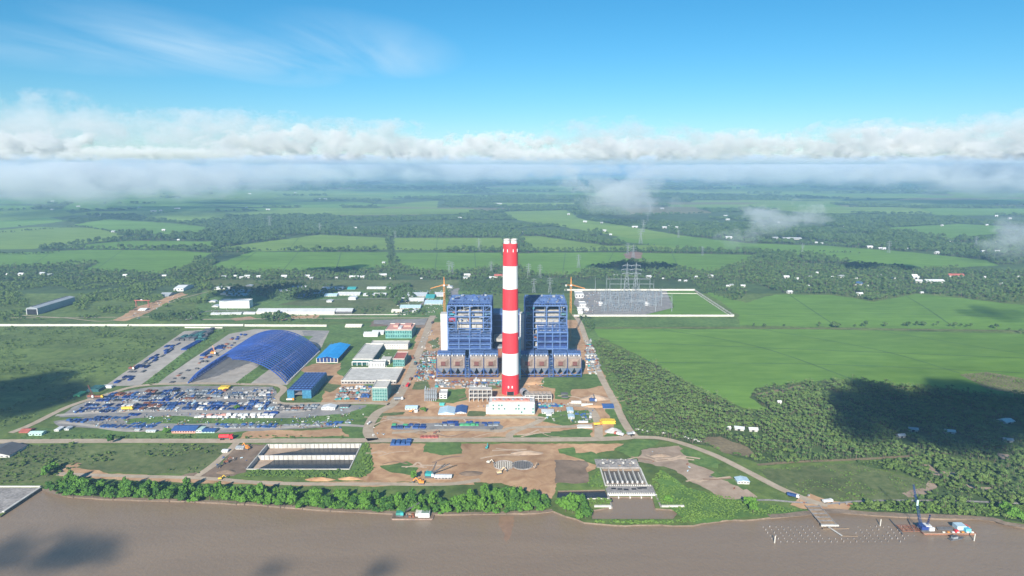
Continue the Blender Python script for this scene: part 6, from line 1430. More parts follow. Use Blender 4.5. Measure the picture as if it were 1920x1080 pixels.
excavator(790, 907, M_orange, 'orange excavator on the bank track below the teal crane', 3.1, 1.30)
excavator(936, 888, pm('sand_paint', (.60, .44, .26), .6), 'sand coloured excavator above the riverside trees', .3, 1.24)
excavator(916, 868, M_cream, 'cream excavator left of the round foundations', -.4, 0.87)
excavator(913, 841, M_teal, 'green excavator on the open earth below the main road', 1.3, 0.93)
excavator(1003, 877, M_sand, 'light brown excavator right of the round foundations', .9, 0.87)
excavator(815, 812, M_rust, 'small rusty excavator beside the spoil mound', .2, 0.74)
excavator(770, 773, M_orange, 'orange excavator on the bare earth below the pale roofed shed', .1, 0.93)
excavator(922, 806, M_steeld, 'dark excavator on the site track below the chimney', .3, 0.81)
truck(425, 823.5, M_red, M_red, 'big red tanker truck parked on the main road verge', 0.05, 2.0, 'tanker_truck', True)
truck(764.5, 724, M_red, M_red, 'red dump truck on the access road', 1.5, 1.4); truck(770, 712, M_steeld, M_rust, 'dark truck ahead of the red dump truck on the access road', 1.5, 1.2)
truck(778.5, 683, M_teal, M_steeld, 'teal dump truck further up the access road', 1.6, 1.4); truck(811, 606, M_rust, M_steeld, 'tiny dark truck at the top of the access road', 1.4, 1.4)
truck(692, 795, M_white, M_white, 'white van on the access road near the main road junction', 1.3, .9, 'van'); truck(1160, 816, M_redb, M_white, 'red and white truck at the right road junction', 2.6, 1.4)
truck(1183, 815, M_white, M_roofg, 'white truck at the right road junction', .3, 1.2); truck(1552, 942, M_white, M_white, 'white truck at the landward end of the jetty', .2, 1.2); truck(1488, 932, M_white, M_blue, 'blue bedded truck on the shore road near the jetty', -.6, 1.3)
truck(748, 750, M_white, M_steel, 'long pale truck at the access road bend', .1, 1.5); truck(773, 672, M_orange, M_rust, 'orange truck beside the green netted house', 2.0, 1.3); truck(186, 746, M_yellow, M_rust, 'yellow truck by the red mobile crane at the left yard', .1, 1.4)
truck(240, 768.5, M_yellow, M_yellow, 'yellow low loader on the left yard track', .05, 1.7); truck(1121, 797, M_orange, M_yellow, 'orange truck beside the yellow stack', .2, 1.3); truck(545, 751, M_orange, M_cream, 'cream truck below the netted hall', .1, 1.2)
# crawler cranes
def crawler(px, py, bodym, boommat, tips, label, s=1.0, group=None):
    p = G(px, py, .4); t = thing('crawler_crane', label, 'crane', p)
    for y in (-3, 1.6): MB().prof([(-4, 0), (4, 0), (4.8, .9), (4, 1.7), (-4, 1.7), (-4.8, .9)], y * s, (y + 1.4) * s, 'y').build('track', M_steeld, t)
    MB().prof([(-4.6, 1.75), (3.6, 1.75), (3.6, 4.2), (-3.8, 4.6), (-4.6, 4.0)], -2.2 * s, 2.2 * s, 'y').build('house', bodym, t); MB().prof([(2.2, 1.8), (4.8, 1.8), (4.5, 4.4), (2.2, 4.8)], -3.4 * s, -2.25 * s, 'y').build('cab', M_white, t); MB().box(-5.6, -4.65, -2 * s, 2 * s, 1.8, 4.4).build('counterweight', M_steeld, t)
    for k, (tx, ty, w_) in enumerate(tips):
        tip = Vector((XAT(tx, p.y, 20) - p.x, 2, ZAT(ty, p.y + 2) - .4)); lattice(t, (2, 0, 3.6), tip, w_, boommat, 10); bar(t, 'pendant', (-3, 0, 6.5), tip, .15, M_steeld)
    lattice(t, (-2, 0, 4.4), (-3, 0, 7), .8, bodym, 3, 'mast'); return t
crawler(806, 893, M_teal, M_steeld, [(818, 866, 1.3), (843, 869, 1.0)], 'teal crawler crane with two dark booms beside the white sheet roof', 1.5)
crawler(172, 746, M_rust, pm('rust_boom', (.20, .07, .06), .6), [(163, 722, 1.3)], 'red mobile crane with raised boom at the left end of the yards', 1.1)
crawler(401, 664, M_orange, pm('pale_orange', (.75, .42, .24), .6), [(397, 648, 1.3)], 'orange crane with short upright boom left of the storage vault')
crawler(1112, 753, M_blue, M_steeld, [(1113, 738, 1.0)], 'dark blue piling rig by the sandy pit', 1.0)
crawler(886, 728, M_steel, M_white, [(893, 707, 1.5)], 'crane with white boom behind the frame building')
crawler(248, 693, M_rust, M_rust, [(250, 683, .9)], 'small rusty crane in the left gravel lot', .9)
# round tank foundations
for i, (px, py, lb, m_) in enumerate(((945, 873, 'round tank foundation with pale pile heads', M_concl), (980, 873, 'round tank foundation with dark reinforcing, right of the pale one', M_steeld))):
    t = thing('tank_foundation', lb, 'foundation', G(px, py)); MB().tube((0, 0, .05), (0, 0, .5), 10.5, n=40).build('pad', M_dirtd if i == 0 else M_grey, t)
    mb = MB()
    for k in range(40):
        a0, a1 = 2 * PI * k / 40, 2 * PI * (k + 1) / 40
        for r0, r1, z0, z1 in ((10.5, 11.3, 1.2, 1.2), (11.3, 11.3, 1.2, 0), (10.5, 10.5, .5, 1.2)): mb.quad(*[(r * math.cos(a), r * math.sin(a), z) for r, a, z in ((r0, a0, z0), (r1, a0, z1), (r1, a1, z1), (r0, a1, z0))])
    mb.build('ring_kerb', M_concd, t)
    ph = MB().tube((0, 0, .5), (0, 0, 1.3), .55, n=8).mesh('pile_head', m_)
    for a in range(-5, 6):
        for b_ in range(-5, 6):
            if a * a + b_ * b_ < 26: o = bpy.data.objects.new('pile_head', ph); C.objects.link(o); o.parent = t; o.location = (a * 1.9, b_ * 1.9, 0)
# heaps
def heap(px0, px1, py, h, mat, label, name='spoil_heap', cat='heap', dep=.5):
    a, b_ = G(px0, py), G(px1, py); w = (b_.x - a.x) / 2; t = MB(); n, m = 26, 8; R = random.Random(int(px0))
    V = []
    for j in range(m + 1):
        f = j / m
        for i in range(n):
            th = 2 * PI * i / n; r = 1 - f; k = 1 + .16 * noise.noise(Vector((math.cos(th) * 1.7, math.sin(th) * 1.7, px0 * .1))); z = h * (1 - (1 - f) ** 1.5) * (1 + .18 * noise.noise(Vector((math.cos(th) * r * 3, math.sin(th) * r * 3, px0))))
            t.v.append((w * r * k * math.cos(th), w * dep * r * k * math.sin(th), z))
    for j in range(m):
        for i in range(n): t.f.append((j * n + i, j * n + (i + 1) % n, (j + 1) * n + (i + 1) % n, (j + 1) * n + i)); t.mi.append(0)
    o = t.build(name, mat); o.location = ((a.x + b_.x) / 2, a.y + w * dep, .1); tag(o, label, cat)
heap(1134, 1168, 813, 5, pm('grey_gravel', (.40, .385, .37), .95, .15, .4), 'big grey gravel heap by the right road junction', 'gravel_heap', dep=.62)
heap(1086, 1146, 752, 6, M_sand, 'long brown sand bank beside the perimeter road', 'sand_bank', dep=.35); heap(1092, 1140, 765, 3, M_dirt, 'low sand bank in front of the dark blue rig', 'sand_bank', dep=.3)
heap(776, 800, 814, 3, M_dirtd, 'dark spoil mound below the site offices'); heap(958, 1020, 854, 3, M_sand, 'broad pale sand pile on the earth below the main road', 'sand_bank', dep=.3); heap(570, 626, 903, 3, M_dirt, 'ragged earth bank along the bank track, left', 'earth_bank', dep=.25); heap(630, 680, 901, 2.4, M_dirt, 'ragged earth bank along the bank track, right', 'earth_bank', dep=.25)
heap(400, 440, 890, 2.5, M_dirtd, 'churned earth mound left of the ponds'); heap(860, 905, 893, 2, M_dirtd, 'earth mound above the riverside trees'); heap(985, 1020, 722, 3, M_dirt, 'rubble heap below the right precipitator', 'rubble_heap')
heap(1218, 1262, 858, 2.5, M_sand, 'pale sand mound right of the intake', 'sand_bank', dep=.35)

# ================================================================== STACKED MATERIAL
def comb(n, d, arch=False):        # castellated outline: a layer of bars lying side by side
    out = [(-.5, 0), (.5, 0)]; top = []
    for i in range(n):
        a, b_ = .5 - i / n, .5 - (i + 1) / n; g = .14 / n
        top += [(a - g, d), (a - g, 1), (b_ + g, 1), (b_ + g, d)] if not arch else [(a - g, d), (a - .25 / n, .9), ((a + b_) / 2, 1), (b_ + .25 / n, .9), (b_ + g, d)]
    return out + top
SK = {}
def stack_mesh(kind, mat):
    k = (kind, mat.name)
    if k not in SK:
        mb = MB()
        if kind == 'beams': mb.prof(comb(4, .45), -.5, .5, 'y')
        elif kind == 'pipes': mb.prof(comb(5, .5, True), -.5, .5, 'y')
        elif kind == 'crate': mb.prof([(-.5, 0), (.5, 0), (.5, .85), (.42, 1), (-.42, 1), (-.5, .85)], -.5, .5, 'y')
        elif kind == 'panels': mb.prof([(-.5, 0), (.5, 0), (.5, .3), (.44, .3), (.44, .62), (.5, .62), (.5, .9), (.3, .9), (.3, 1), (-.4, 1), (-.4, .7), (-.5, .7)], -.5, .5, 'y')
        SK[k] = mb.mesh('stack_' + kind, mat)
    return SK[k]
NAMEK = {'beams': 'beam_stack', 'pipes': 'pipe_stack', 'crate': 'packing_crate', 'panels': 'panel_stack'}
COLL = {'blue_steel': 'blue', 'light_blue_steel': 'light blue', 'vault_blue': 'bright blue', 'rust': 'rusty', 'worn_white_panel': 'white', 'galvanised_steel': 'grey', 'green_paint': 'green', 'dark_steel': 'dark', 'white_paint': 'white', 'weathered_concrete': 'grey brown', 'dark_blue_steel': 'dark blue', 'mid_blue_roof': 'slate blue', 'timber': 'brown', 'pale_blue_roof': 'pale blue', 'pink_wall': 'pink', 'yellow_tarp': 'yellow'}
COUNT = [0]; EXTRA = []
def stack(x, y, rz, l, w, h, kind, mat, where_, single=None):
    COUNT[0] += 1
    nm = NAMEK[kind]; cn_ = COLL.get(mat.name, 'grey'); noun = {'beams': 'beam stack', 'pipes': 'pipe stack', 'crate': 'packing crate', 'panels': 'panel stack'}[kind]
    o = bpy.data.objects.new(nm, stack_mesh(kind, mat)); C.objects.link(o); o.location = (x, y, .25); o.rotation_euler = (0, 0, rz); o.scale = (w, l, h)
    tag(o, single or '%s %s %s' % (cn_, noun, where_), 'crate' if kind == 'crate' else 'stack', None if single else '%s %s, %s' % (cn_, noun + 's', where_))
def yard(px, n, mix, where_, ln=(5, 13), wd=(1.6, 4), ht=(.8, 2.4), rz0=0.0, seed=0, jit=.15, fillp=.84):
    """rows of stacks packed side by side, row behind row"""
    poly = W_(px); xs = [p[0] for p in poly]; ys = [p[1] for p in poly]; R = random.Random(seed); k = 0; y = min(ys)
    while y < max(ys):
        lm = R.uniform(*ln); x = min(xs) + R.uniform(0, 4); run = 0
        while x < max(xs):
            w = R.uniform(*wd) * 1.35
            if run <= 0: kind, mat = R.choices([m[:2] for m in mix], [m[2] for m in mix])[0]; run = R.randrange(1, 5); hh = R.uniform(*ht)
            run -= 1
            if R.random() < fillp and inside(x + w / 2, y + lm / 2, poly):
                l = lm * R.uniform(.7, 1.05); stack(x + w / 2, y + lm / 2 + R.uniform(-.1, .1) * lm, rz0 + R.gauss(0, jit * .5), l, w, hh * R.uniform(.7, 1.2), kind, mat, where_); k += 1
            x += w + R.choice((.4, .8, 1.4, 3.5))
        y += lm + R.uniform(1, 3)
BL = [('beams', M_blue, 4), ('beams', M_vault, 2), ('beams', M_blued, 3), ('pipes', M_bluel, 2), ('panels', M_roofblued, 2), ('beams', M_rust, 1.4), ('crate', M_whitew, .6), ('panels', M_steel, 1.6), ('panels', M_concd, 1.4), ('pipes', M_steeld, 1.2)]
yard([(196, 741), (335, 728), (350, 751), (180, 753)], 52, BL, 'in the upper left yard below the gravel lots', ln=(6, 16), seed=1, jit=.1)
yard([(135, 774), (165, 759), (335, 755), (335, 768), (140, 774)], 44, BL, 'in the yard between the two left tracks', ln=(4, 10), seed=2)
yard([(112, 790), (260, 776), (268, 781), (150, 793)], 24, [('beams', M_blue, 3), ('beams', M_vault, 4), ('panels', M_roofblued, 1)], 'in the leftmost row below the lower track', ln=(4, 9), seed=3, rz0=-.2)
yard([(352, 729), (430, 727), (412, 747), (345, 749)], 18, [('beams', M_steeld, 2), ('beams', M_steel, 2), ('beams', M_rust, 1), ('panels', M_roofblued, 1)] if False else [('beams', M_steeld, 2), ('beams', M_steel, 2), ('beams', M_rust, 1), ('panels', M_roofblued, 1)], 'in the yard left of the slanting track', ln=(6, 13), seed=4)
yard([(428, 738), (512, 729), (508, 748), (424, 748)], 24, [('beams', M_bluel, 2), ('pipes', M_steel, 2), ('panels', M_concd, 1), ('beams', M_pink, 1), ('crate', M_whitew, 1)], 'in the yard right of the slanting track', ln=(5, 11), seed=5, rz0=.25)
yard([(338, 755), (500, 752), (518, 768), (338, 769)], 50, [('beams', M_blue, 3), ('beams', M_vault, 2), ('panels', M_roofblued, 2), ('pipes', M_steel, 1.5), ('crate', M_whitew, 1), ('panels', M_roofp, 1)], 'in the long middle yard row', ln=(4, 10), seed=6)
yard([(520, 761), (598, 760), (586, 770), (516, 771)], 16, [('pipes', M_concd, 2), ('beams', M_steel, 2), ('panels', M_rust, .6)], 'at the right end of the yard rows', ln=(4, 9), seed=7)
yard([(368, 776), (515, 774.5), (514, 783), (366, 784)], 46, [('crate', M_white, 4), ('crate', M_whitew, 2), ('panels', M_white, 2), ('panels', M_pink, .3)], 'in the bright white row across the lower yard', ln=(4, 8), wd=(2.6, 6), ht=(1.4, 3), seed=8, jit=.25)
yard([(490, 776), (516, 775), (514, 782), (488, 782)], 4, [('panels', M_vault, 1)], 'at the right end of the white crate row', ln=(5, 8), wd=(5, 9), seed=9)
yard([(186, 797), (300, 793), (298, 803), (195, 803)], 22, [('pipes', M_roofblued, 3), ('panels', M_roofblued, 2), ('pipes', M_steel, 1.5), ('crate', M_white, .7)], 'in the lowest yard left of the pink building', ln=(6, 12), seed=10, rz0=-.3)
yard([(405, 797), (655, 791), (648, 799), (405, 803)], 30, [('panels', M_roofblued, 2), ('pipes', M_steel, 2), ('crate', M_whitew, 1), ('panels', M_green, .5)], 'in the lowest yard right of the cabins', ln=(4, 10), wd=(1.2, 5), seed=11, rz0=-.3)
yard([(733, 795), (932, 791), (938, 799), (733, 804)], 34, [('beams', M_blue, 3), ('panels', M_roofblued, 2), ('panels', M_green, 1), ('pipes', M_steel, 1), ('beams', M_vault, 1)], 'in the row below the site offices', ln=(4, 9), wd=(2, 6), seed=12)
yard([(212, 719), (330, 636), (352, 636), (240, 719)], 22, [('beams', M_blued, 2), ('beams', M_vault, 2), ('panels', M_steeld, 1)], 'in the left gravel lot', ln=(8, 18), wd=(2, 5), seed=13, rz0=.06, jit=.06, fillp=.5)
yard([(330, 640), (350, 622), (405, 619), (385, 640)], 9, [('crate', M_netd, 2), ('crate', M_steeld, 2)], 'at the far end of the left gravel lot', ln=(16, 30), wd=(5, 7), ht=(3, 5), seed=14, jit=.02)
yard([(305, 718), (440, 630), (475, 622), (440, 648), (360, 700), (340, 719)], 24, [('beams', M_vault, 2), ('beams', M_steeld, 3), ('panels', M_rust, 1)], 'in the gravel lot left of the vault', ln=(4, 9), wd=(2, 5), seed=15, jit=.3, fillp=.22)
for px, py, l, w, lb in ((360, 648, 62, 11, 'long bright blue stack of steel lying in the left gravel lot'), (391, 661, 48, 9, 'long bright blue stack of steel beside the orange crane'), (413, 652, 20, 15, 'bright blue stack of steel right of the orange crane')):
    p = G(px, py); stack(p.x, p.y, 0, l, w, 2.2, 'beams', M_vault, '', lb)
for px, py, l, w, h, kd, m_, lb in ((1139, 793, 9, 19, 4, 'panels', M_yellow, 'big yellow covered stack by the right site track'), (421, 729.5, 9, 15, 4, 'panels', M_yellow, 'yellow covered stack below the storage vault'), (1058, 739, 7, 10, 1.5, 'panels', M_steeld, 'dark mats on the grass below the right precipitator, upper'), (1059, 745, 6, 9, 1.3, 'panels', M_steeld, 'dark mats on the grass below the right precipitator, lower'),
                                   (1093, 792, 3, 13, 1.6, 'panels', M_white, 'thin white panel stack beside the right site track'), (1096, 801, 8, 19, 1.8, 'panels', M_concl, 'wide pale panel stack beside the right site track'), (752, 832, 12, 24, 3, 'beams', M_roofblued, 'slate blue steel stack just below the main road'), (767, 830, 6, 6, 4, 'crate', M_roofblued, 'blue crate beside the slate blue stack below the main road'),
                                   (805, 820, 7, 22, 1.2, 'pipes', M_redb, 'reddish pipe stack beside the main road'), (202, 727, 6, 14, 3.5, 'crate', M_white, 'white tarpaulin stack at the lower end of the left gravel lot'), (181, 731, 20, 18, 4, 'panels', M_netd, 'dark green covered stack beside the red mobile crane'), (150, 741, 16, 9, 3, 'panels', M_green, 'green covered stack by the left yard road')):
    p = G(px, py); stack(p.x, p.y, .02, l, w, h, kd, m_, '', lb)
MIXP = [('crate', M_whitew, 2), ('crate', M_roofblued, 1), ('panels', M_steel, 2), ('beams', M_rust, 1.5), ('pipes', M_steel, 1.5), ('crate', M_rust, .7), ('panels', M_concd, 2), ('crate', M_teal, .5)]
yard([(790, 662), (818, 658), (816, 712), (776, 712)], 30, MIXP, 'left of the left precipitator', ln=(3, 7), wd=(1.2, 3), seed=21, jit=.6)
yard([(815, 713), (944, 713), (942, 727), (815, 727)], 30, MIXP, 'below the left precipitator', ln=(3, 8), wd=(1.5, 4), seed=22, jit=.5)
yard([(1096, 640), (1108, 636), (1130, 700), (1100, 702)], 20, MIXP, 'right of the right precipitator', ln=(3, 7), wd=(1.2, 3), seed=23, jit=.6)
yard([(640, 724), (695, 724), (692, 748), (628, 750)], 20, MIXP, 'on the bare earth left of the netted cube', ln=(3, 7), wd=(1.2, 3.5), seed=24, jit=.8)
yard([(1005, 756), (1060, 758), (1058, 764), (1005, 766)], 20, MIXP, 'along the track right of the white block', ln=(2, 5), wd=(1.2, 3), seed=25, jit=.6)
yard([(1080, 775), (1108, 775), (1108, 788), (1080, 788)], 20, MIXP, 'right of the narrow pale blue sheds', ln=(3, 6), wd=(1.5, 3), seed=26, jit=.6)
# loose building material lying about the plant, too small and many to tell apart
R = random.Random(77); DB = {}
for px, n in (([(790, 660), (815, 655), (815, 720), (775, 715)], 150), ([(820, 712), (945, 712), (945, 728), (815, 728)], 130), ([(1095, 620), (1125, 690), (1110, 705), (1095, 680)], 60), ([(985, 712), (1020, 712), (1020, 728), (985, 728)], 60), ([(690, 722), (760, 722), (735, 752), (630, 752), (640, 730)], 120), ([(780, 640), (820, 610), (824, 655), (795, 660)], 70), ([(880, 756), (915, 756), (915, 776), (880, 776)], 50), ([(1005, 755), (1120, 755), (1110, 795), (1010, 790)], 110),
              ([(600, 772), (680, 764), (670, 782), (600, 784)], 60), ([(700, 800), (730, 800), (725, 822), (692, 822)], 50), ([(410, 850), (470, 836), (460, 885), (400, 890)], 60), ([(1080, 548), (1125, 548), (1125, 590), (1085, 590)], 70), ([(660, 655), (735, 652), (735, 660), (765, 660), (740, 690), (720, 690)], 60), ([(740, 545), (835, 545), (835, 590), (740, 590)], 80), ([(390, 560), (480, 560), (480, 590), (390, 590)], 40), ([(1195, 835), (1420, 920), (1400, 930), (1200, 860)], 30), ([(190, 738), (515, 728), (520, 770), (130, 775)], 220), ([(110, 788), (260, 776), (690, 776), (650, 803), (190, 803)], 120), ([(1460, 918), (1600, 948), (1580, 955), (1480, 944)], 40), ([(240, 590), (345, 548), (350, 552), (260, 598)], 40)):
    for q in pts_in(px, 4.0, 6, R, (.5, 1), 1):
        if R.random() > n / 200 or noise.noise(Vector((q[0] / 14, q[1] / 14, 5))) < .08: continue
        m_ = R.choice((M_steel, M_rust, M_wood, M_roofblued, M_concd, M_steeld, M_whitew, M_steeld, M_whitew, M_roofp)); mb = DB.setdefault(m_.name, (m_, MB()))[1]
        a = R.uniform(0, PI); l, w = R.uniform(.6, 3.2), R.uniform(.2, .7); d = Vector((math.cos(a), math.sin(a), 0)) * l; mb.bar(Vector((q[0], q[1], .35 + R.uniform(.1, .7))) - d / 2, Vector((q[0], q[1], .35 + R.uniform(.1, .7))) + d / 2, w * 2, R.uniform(.4, 1.4))
for k, (m_, mb) in DB.items():
    o = mb.build('loose_material', m_); struct(o, 'stuff'); tag(o, 'scattered %s building material lying about the site' % k.replace('_', ' '), 'building material')
# lamp posts and white marker blocks along the shore road
for i in range(14):
    px = 1195 + i * 9; py = 812 + (max(0, i - 7)) * 2.6 - (i < 4) * (4 - i) * 1.6
    if i in (3, 9): continue
    p = G(px, py); o = MB().prof([(-1.2, 0), (1.2, 0), (.9, 1.3), (-.9, 1.3)], -2.6, 2.6, 'x').build('barrier_block', M_whitew); o.location = p; o.rotation_euler = (0, 0, -.25 if i > 7 else 0); tag(o, 'white roadside barrier block at the bend of the shore road', 'barrier', 'white barrier blocks along the shore road')

# ================================================================== AIR: haze, mist, clouds
def vol_mat(name, col, dens, an=0.0):
    m = bpy.data.materials.new(name); m.use_nodes = True; t = m.node_tree; t.nodes.remove(t.nodes['Principled BSDF'])
    v = t.nodes.new('ShaderNodeVolumePrincipled'); v.inputs['Color'].default_value = (*col, 1); v.inputs['Density'].default_value = dens; v.inputs['Anisotropy'].default_value = an
    t.links.new(v.outputs[0], t.nodes['Material Output'].inputs['Volume']); return m
hz = MB().box(-62000, 62000, -22000, 62000, -9, 346).build('haze', vol_mat('haze_air', (.38, .66, 1.0), 8.0e-5, .0)); struct(hz, 'stuff')
tag(hz, 'pale blue haze lying over the whole plain', 'haze')
def vapour(dens, scale, gain, bias, seed, za=0.0, zb=1.0, lo=1.0, col=(.84, .875, .92), ztop=None):
    """cloud density: rounded body in the object's own space, broken up by drifting noise"""
    m = vol_mat('vapour', col, dens, .0); t = m.node_tree; L = t.links; v = next(n for n in t.nodes if n.type == 'PRINCIPLED_VOLUME')
    tc = nd(t, 'ShaderNodeTexCoord'); geo = nd(t, 'ShaderNodeNewGeometry')
    mp = nd(t, 'ShaderNodeMapping'); mp.inputs['Location'].default_value = (seed * 3.1, seed * 1.7, seed); mp.inputs['Scale'].default_value = (1 / scale, 1 / scale, 1.5 / scale); L.new(geo.outputs['Position'], mp.inputs[0])
    ns = nd(t, 'ShaderNodeTexNoise'); ns.inputs['Scale'].default_value = 1; ns.inputs['Detail'].default_value = 6; ns.inputs['Roughness'].default_value = .62; L.new(mp.outputs[0], ns.inputs['Vector'])
    ln = nd(t, 'ShaderNodeVectorMath', operation='DOT_PRODUCT'); L.new(tc.outputs['Object'], ln.inputs[0]); L.new(tc.outputs['Object'], ln.inputs[1])
    def mt(op, a, b=None, clamp=False):
        n = nd(t, 'ShaderNodeMath', operation=op); n.use_clamp = clamp
        for i, x in enumerate((a, b)):
            if x is None: continue
            if isinstance(x, (int, float)): n.inputs[i].default_value = x
            else: L.new(x, n.inputs[i])
        return n.outputs[0]
    body = mt('SUBTRACT', 1.0, ln.outputs['Value'])
    val = mt('ADD', body, mt('MULTIPLY', mt('SUBTRACT', ns.outputs[0], .5), gain))
    den = mt('MULTIPLY', mt('MULTIPLY', mt('SUBTRACT', val, bias, True), 3.6, True), dens)
    den = mt('MULTIPLY', den, mt('MULTIPLY', body, 6.0, True))
    if lo < 1:      # thinner towards the underside
        sp = nd(t, 'ShaderNodeSeparateXYZ'); L.new(geo.outputs['Position'], sp.inputs[0])
        mr = nd(t, 'ShaderNodeMapRange', interpolation_type='SMOOTHSTEP'); L.new(sp.outputs['Z'], mr.inputs['Value'])
        for i_, x_ in (('From Min', za), ('From Max', zb), ('To Min', lo), ('To Max', 1.0)): mr.inputs[i_].default_value = x_
        den = mt('MULTIPLY', den, mr.outputs[0])
        if ztop:
            m2 = nd(t, 'ShaderNodeMapRange', interpolation_type='SMOOTHSTEP'); L.new(sp.outputs['Z'], m2.inputs['Value'])
            for i_, x_ in (('From Min', ztop - 60), ('From Max', ztop), ('To Min', 1.0), ('To Max', 0.55)): m2.inputs[i_].default_value = x_
            den = mt('MULTIPLY', den, m2.outputs[0])
    L.new(den, v.inputs['Density']); return m
BALL = None
def body(name, c, r, mat, label, base=None, top=None):
    bm = bmesh.new(); bmesh.ops.create_icosphere(bm, subdivisions=3, radius=1.0)
    for v in bm.verts:
        z = v.co.z * r[2] + c[2]
        if base is not None: z = max(z, base)
        if top is not None: z = min(z, top)
        v.co.z = (z - c[2]) / r[2]
    me = bpy.data.meshes.new(name); bm.to_mesh(me); bm.free(); me.materials.append(mat)
    o = bpy.data.objects.new(name, me); C.objects.link(o); o.location = c; o.scale = r; struct(o, 'stuff'); tag(o, label, 'mist' if name == 'mist' else 'cloud'); return o
RC = random.Random(12)
# far cloud bank just over the horizon
k = 0; px = -260
while px < 2200:
    Y = RC.uniform(10500, 15500); w = RC.uniform(120, 250); h = RC.uniform(26, 62); x = XAT(px, Y, 500); bs = 350 + RC.uniform(0, 10); rz_ = ZAT(312 - h, Y) - 340; sc_ = Y / F
    bs = 350 + RC.uniform(0, 60); rr = max(60, (ZAT(310 - h, Y) - bs) * .68)
    body('cloud', (x, Y, bs + rr), (w * sc_ * .7, w * sc_ * .4, rr), vapour(.0055, rr * 1.0, 6.5, .78, k, bs, bs + rr * .6, .35, (.93, .94, .95)), 'white cumulus in the row along the horizon', base=350); px += w * .5; k += 1
for i in range(4):
    Y = 23000.0; x = (-1.05 + .7 * i) * Y * .75; body('cloud', (x, Y, 430), (Y * .42, 1800, 330), vapour(.0020, 900, 2.5, .2, 90 + i, col=(.72, .81, .92)), 'added grey blue stratus toning down the pale sky behind the horizon clouds', base=350)  # stratus added to tone down the pale strip of sky at the horizon
def mass(px0, px1, py_top, Y, dens, seed, label, depth=.4, lo=.22):
    xa, xb = XAT(px0, Y, 400), XAT(px1, Y, 400); bs = 350 + RC.uniform(0, 5); h = max(40, ZAT(py_top, Y) - 335)
    bs += RC.uniform(0, 15); rr = max(40, (ZAT(py_top - 8, Y) + 12 - bs) * .64)
    body('cloud', ((xa + xb) / 2, Y, bs + rr), ((xb - xa) * .6, (xb - xa) * depth, rr), vapour(dens * .8, rr * 1.1, 6.2, .66, seed, bs, bs + rr * .7, lo), label, base=350)
def mist(px0, px1, py0, py1, Y, dens, seed, label, depth=.35, gain=4.0, bias=.45, fade=None):
    xa, xb = XAT(px0, Y, 250), XAT(px1, Y, 250); z0, z1 = max(4, ZAT(py1, Y)), min(405, ZAT(py0, Y)); hh = (z1 - z0)
    body('mist', ((xa + xb) / 2, Y, (z0 + z1) / 2), ((xb - xa) * .6, (xb - xa) * depth, hh * .55), vapour(dens * 1.15, hh * .9, gain, bias, seed + 40, z0, z0 + hh * .7, .15, ztop=fade), label, base=4, top=343)
mass(-260, 330, 205, 4200, .0020, 1, 'grey cloud mass over the scrub at the left', lo=.8); mass(200, 660, 232, 5600, .0022, 2, 'soft grey cloud right of the big left mass'); mass(560, 830, 246, 8000, .0032, 3, 'white cloud over the plain left of the chimney')
mass(1000, 1290, 244, 4600, .0030, 4, 'white cloud right of the chimney top', lo=.85); mass(1180, 1500, 262, 6500, .0026, 5, 'thin cloud beside the white one right of the chimney'); mass(1490, 1750, 246, 6000, .0036, 6, 'white rounded cloud over the right part of the plain'); mass(1710, 2150, 234, 5200, .0036, 7, 'white cloud over the far right of the plain', lo=.6)
mist(-300, 440, 290, 392, 4200, .0034, 11, 'mist hanging below the big left cloud', fade=None); mist(150, 640, 295, 372, 5600, .0019, 12, 'mist below the soft grey cloud'); mist(1030, 1250, 270, 408, 3900, .0052, 13, 'mist wisp hanging over the plain right of the chimney', .3, 6.0, .5, fade=None); mist(1090, 1270, 335, 420, 3600, .0030, 14, 'thin tail of the mist wisp', .3)
mist(480, 1120, 296, 346, 9000, .0030, 15, 'band of mist under the horizon clouds left of the wisp', .3); mist(1180, 1820, 296, 350, 9000, .0030, 16, 'band of mist under the horizon clouds right of the wisp', .3); mist(1620, 2150, 285, 372, 5600, .0040, 17, 'mist below the far right cloud', fade=None)
for i, (a_, b_, y_) in enumerate(((-200, 260, 11500), (300, 720, 12500), (700, 1150, 11000), (1100, 1500, 12500), (1420, 1800, 11500), (1750, 2150, 12500))): mist(a_, b_, 297, 334, y_, .0032, 70 + i, 'ragged underside of the horizon clouds', .25, 5, .5)
mist(1380, 1570, 372, 450, 2900, .0045, 18, 'upper part of a smoke plume drifting over the plain', .3, 7, .7); mist(1345, 1455, 405, 505, 2500, .0045, 19, 'rising foot of a smoke plume over the paddy', .3, 7, .7); mist(1850, 2010, 390, 535, 2200, .0060, 20, 'smoke drifting over the trees at the far right', .3, 4.6, .55)
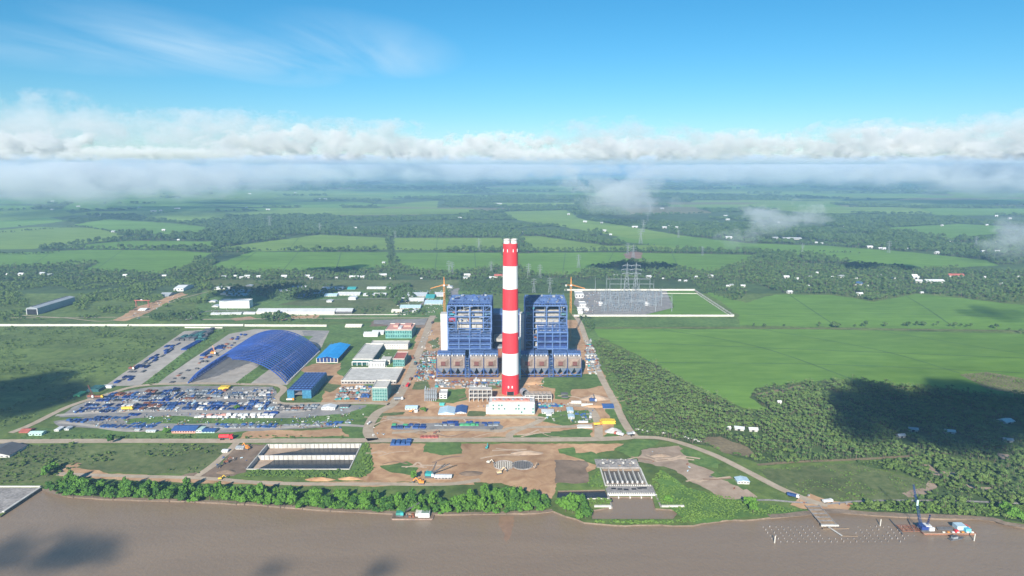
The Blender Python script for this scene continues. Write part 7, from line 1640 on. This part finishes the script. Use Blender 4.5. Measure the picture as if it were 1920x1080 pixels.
# clouds overhead whose shadows lie on the land and the water
HC = 640.0
VS = vol_mat('overhead_vapour', (.985, .985, .985), .055); VT = vol_mat('thin_overhead_vapour', (.985, .985, .985), .012)
def shade(px, py, w, d, seed, mat=None, n=9, th=26):
    p = G(px, py); c = p - SUN * (HC / -SUN.z); c.z = HC; R = random.Random(seed); bm = bmesh.new()
    for i in range(n):
        a = R.uniform(0, 2 * PI); q = math.sqrt(R.random()); r = th * R.uniform(.6, 1.2)
        g = bmesh.ops.create_icosphere(bm, subdivisions=3, radius=r); pp = Vector((math.cos(a) * q * w * .5, math.sin(a) * q * d * .5, R.uniform(-.2, .2) * th))
        kx, ky = max(1, w / n ** .5 / th * .55), max(1, d / n ** .5 / th * .55)
        for v in g['verts']:
            k = 1 + .4 * noise.fractal(v.co / r * 1.7 + Vector((i * 7.1, seed * 3.3, 0)), 1, 2, 4); v.co = Vector((v.co.x * kx * k, v.co.y * ky * k, v.co.z * k)) + pp
    me = bpy.data.meshes.new('cloud'); bm.to_mesh(me); bm.free(); o = bpy.data.objects.new('cloud', me); C.objects.link(o); o.location = c; me.materials.append(mat or VS)
    md = o.modifiers.new('fuse', 'REMESH'); md.mode = 'VOXEL'; md.voxel_size = max(5, th * .2); struct(o, 'stuff'); tag(o, 'small cloud overhead that shades the ground', 'cloud')
shade(1775, 764, 300, 150, 31, n=44, th=30); shade(1735, 802, 180, 120, 32, n=18, th=24); shade(1920, 770, 160, 130, 48, n=16, th=26); shade(545, 546, 230, 260, 33); shade(440, 548, 120, 150, 37); shade(50, 735, 220, 110, 34, VS, 14); shade(1190, 499, 260, 120, 35); shade(1660, 502, 260, 100, 36); shade(1875, 588, 130, 110, 38, VT); shade(640, 503, 220, 90, 39); shade(420, 482, 160, 60, 46, VT)
shade(50, 1046, 150, 70, 40, VS, 20, 9); shade(150, 1008, 60, 16, 47, VS, 6, 6); shade(515, 1066, 34, 18, 41, VS, 6, 7); shade(705, 1066, 50, 16, 42, VS, 7, 6)

# ================================================================== LABELS: look-alikes are told apart by their order in the row
bpy.context.view_layer.update()
same = {}
for o in C.objects:
    if o.parent is None and 'label' in o and o.get('kind') != 'stuff': same.setdefault(o['label'], []).append(o)
for lb, os_ in same.items():
    if len(os_) < 2 or len(os_) > 90: continue
    os_.sort(key=lambda o: o.location.x / max(1.0, o.location.y * CP + (CAM_H - o.location.z) * SP))
    for i, o in enumerate(os_):
        o['label'] = '%s, %s from left' % (lb, ORD(i + 1)) if i else '%s, leftmost' % lb
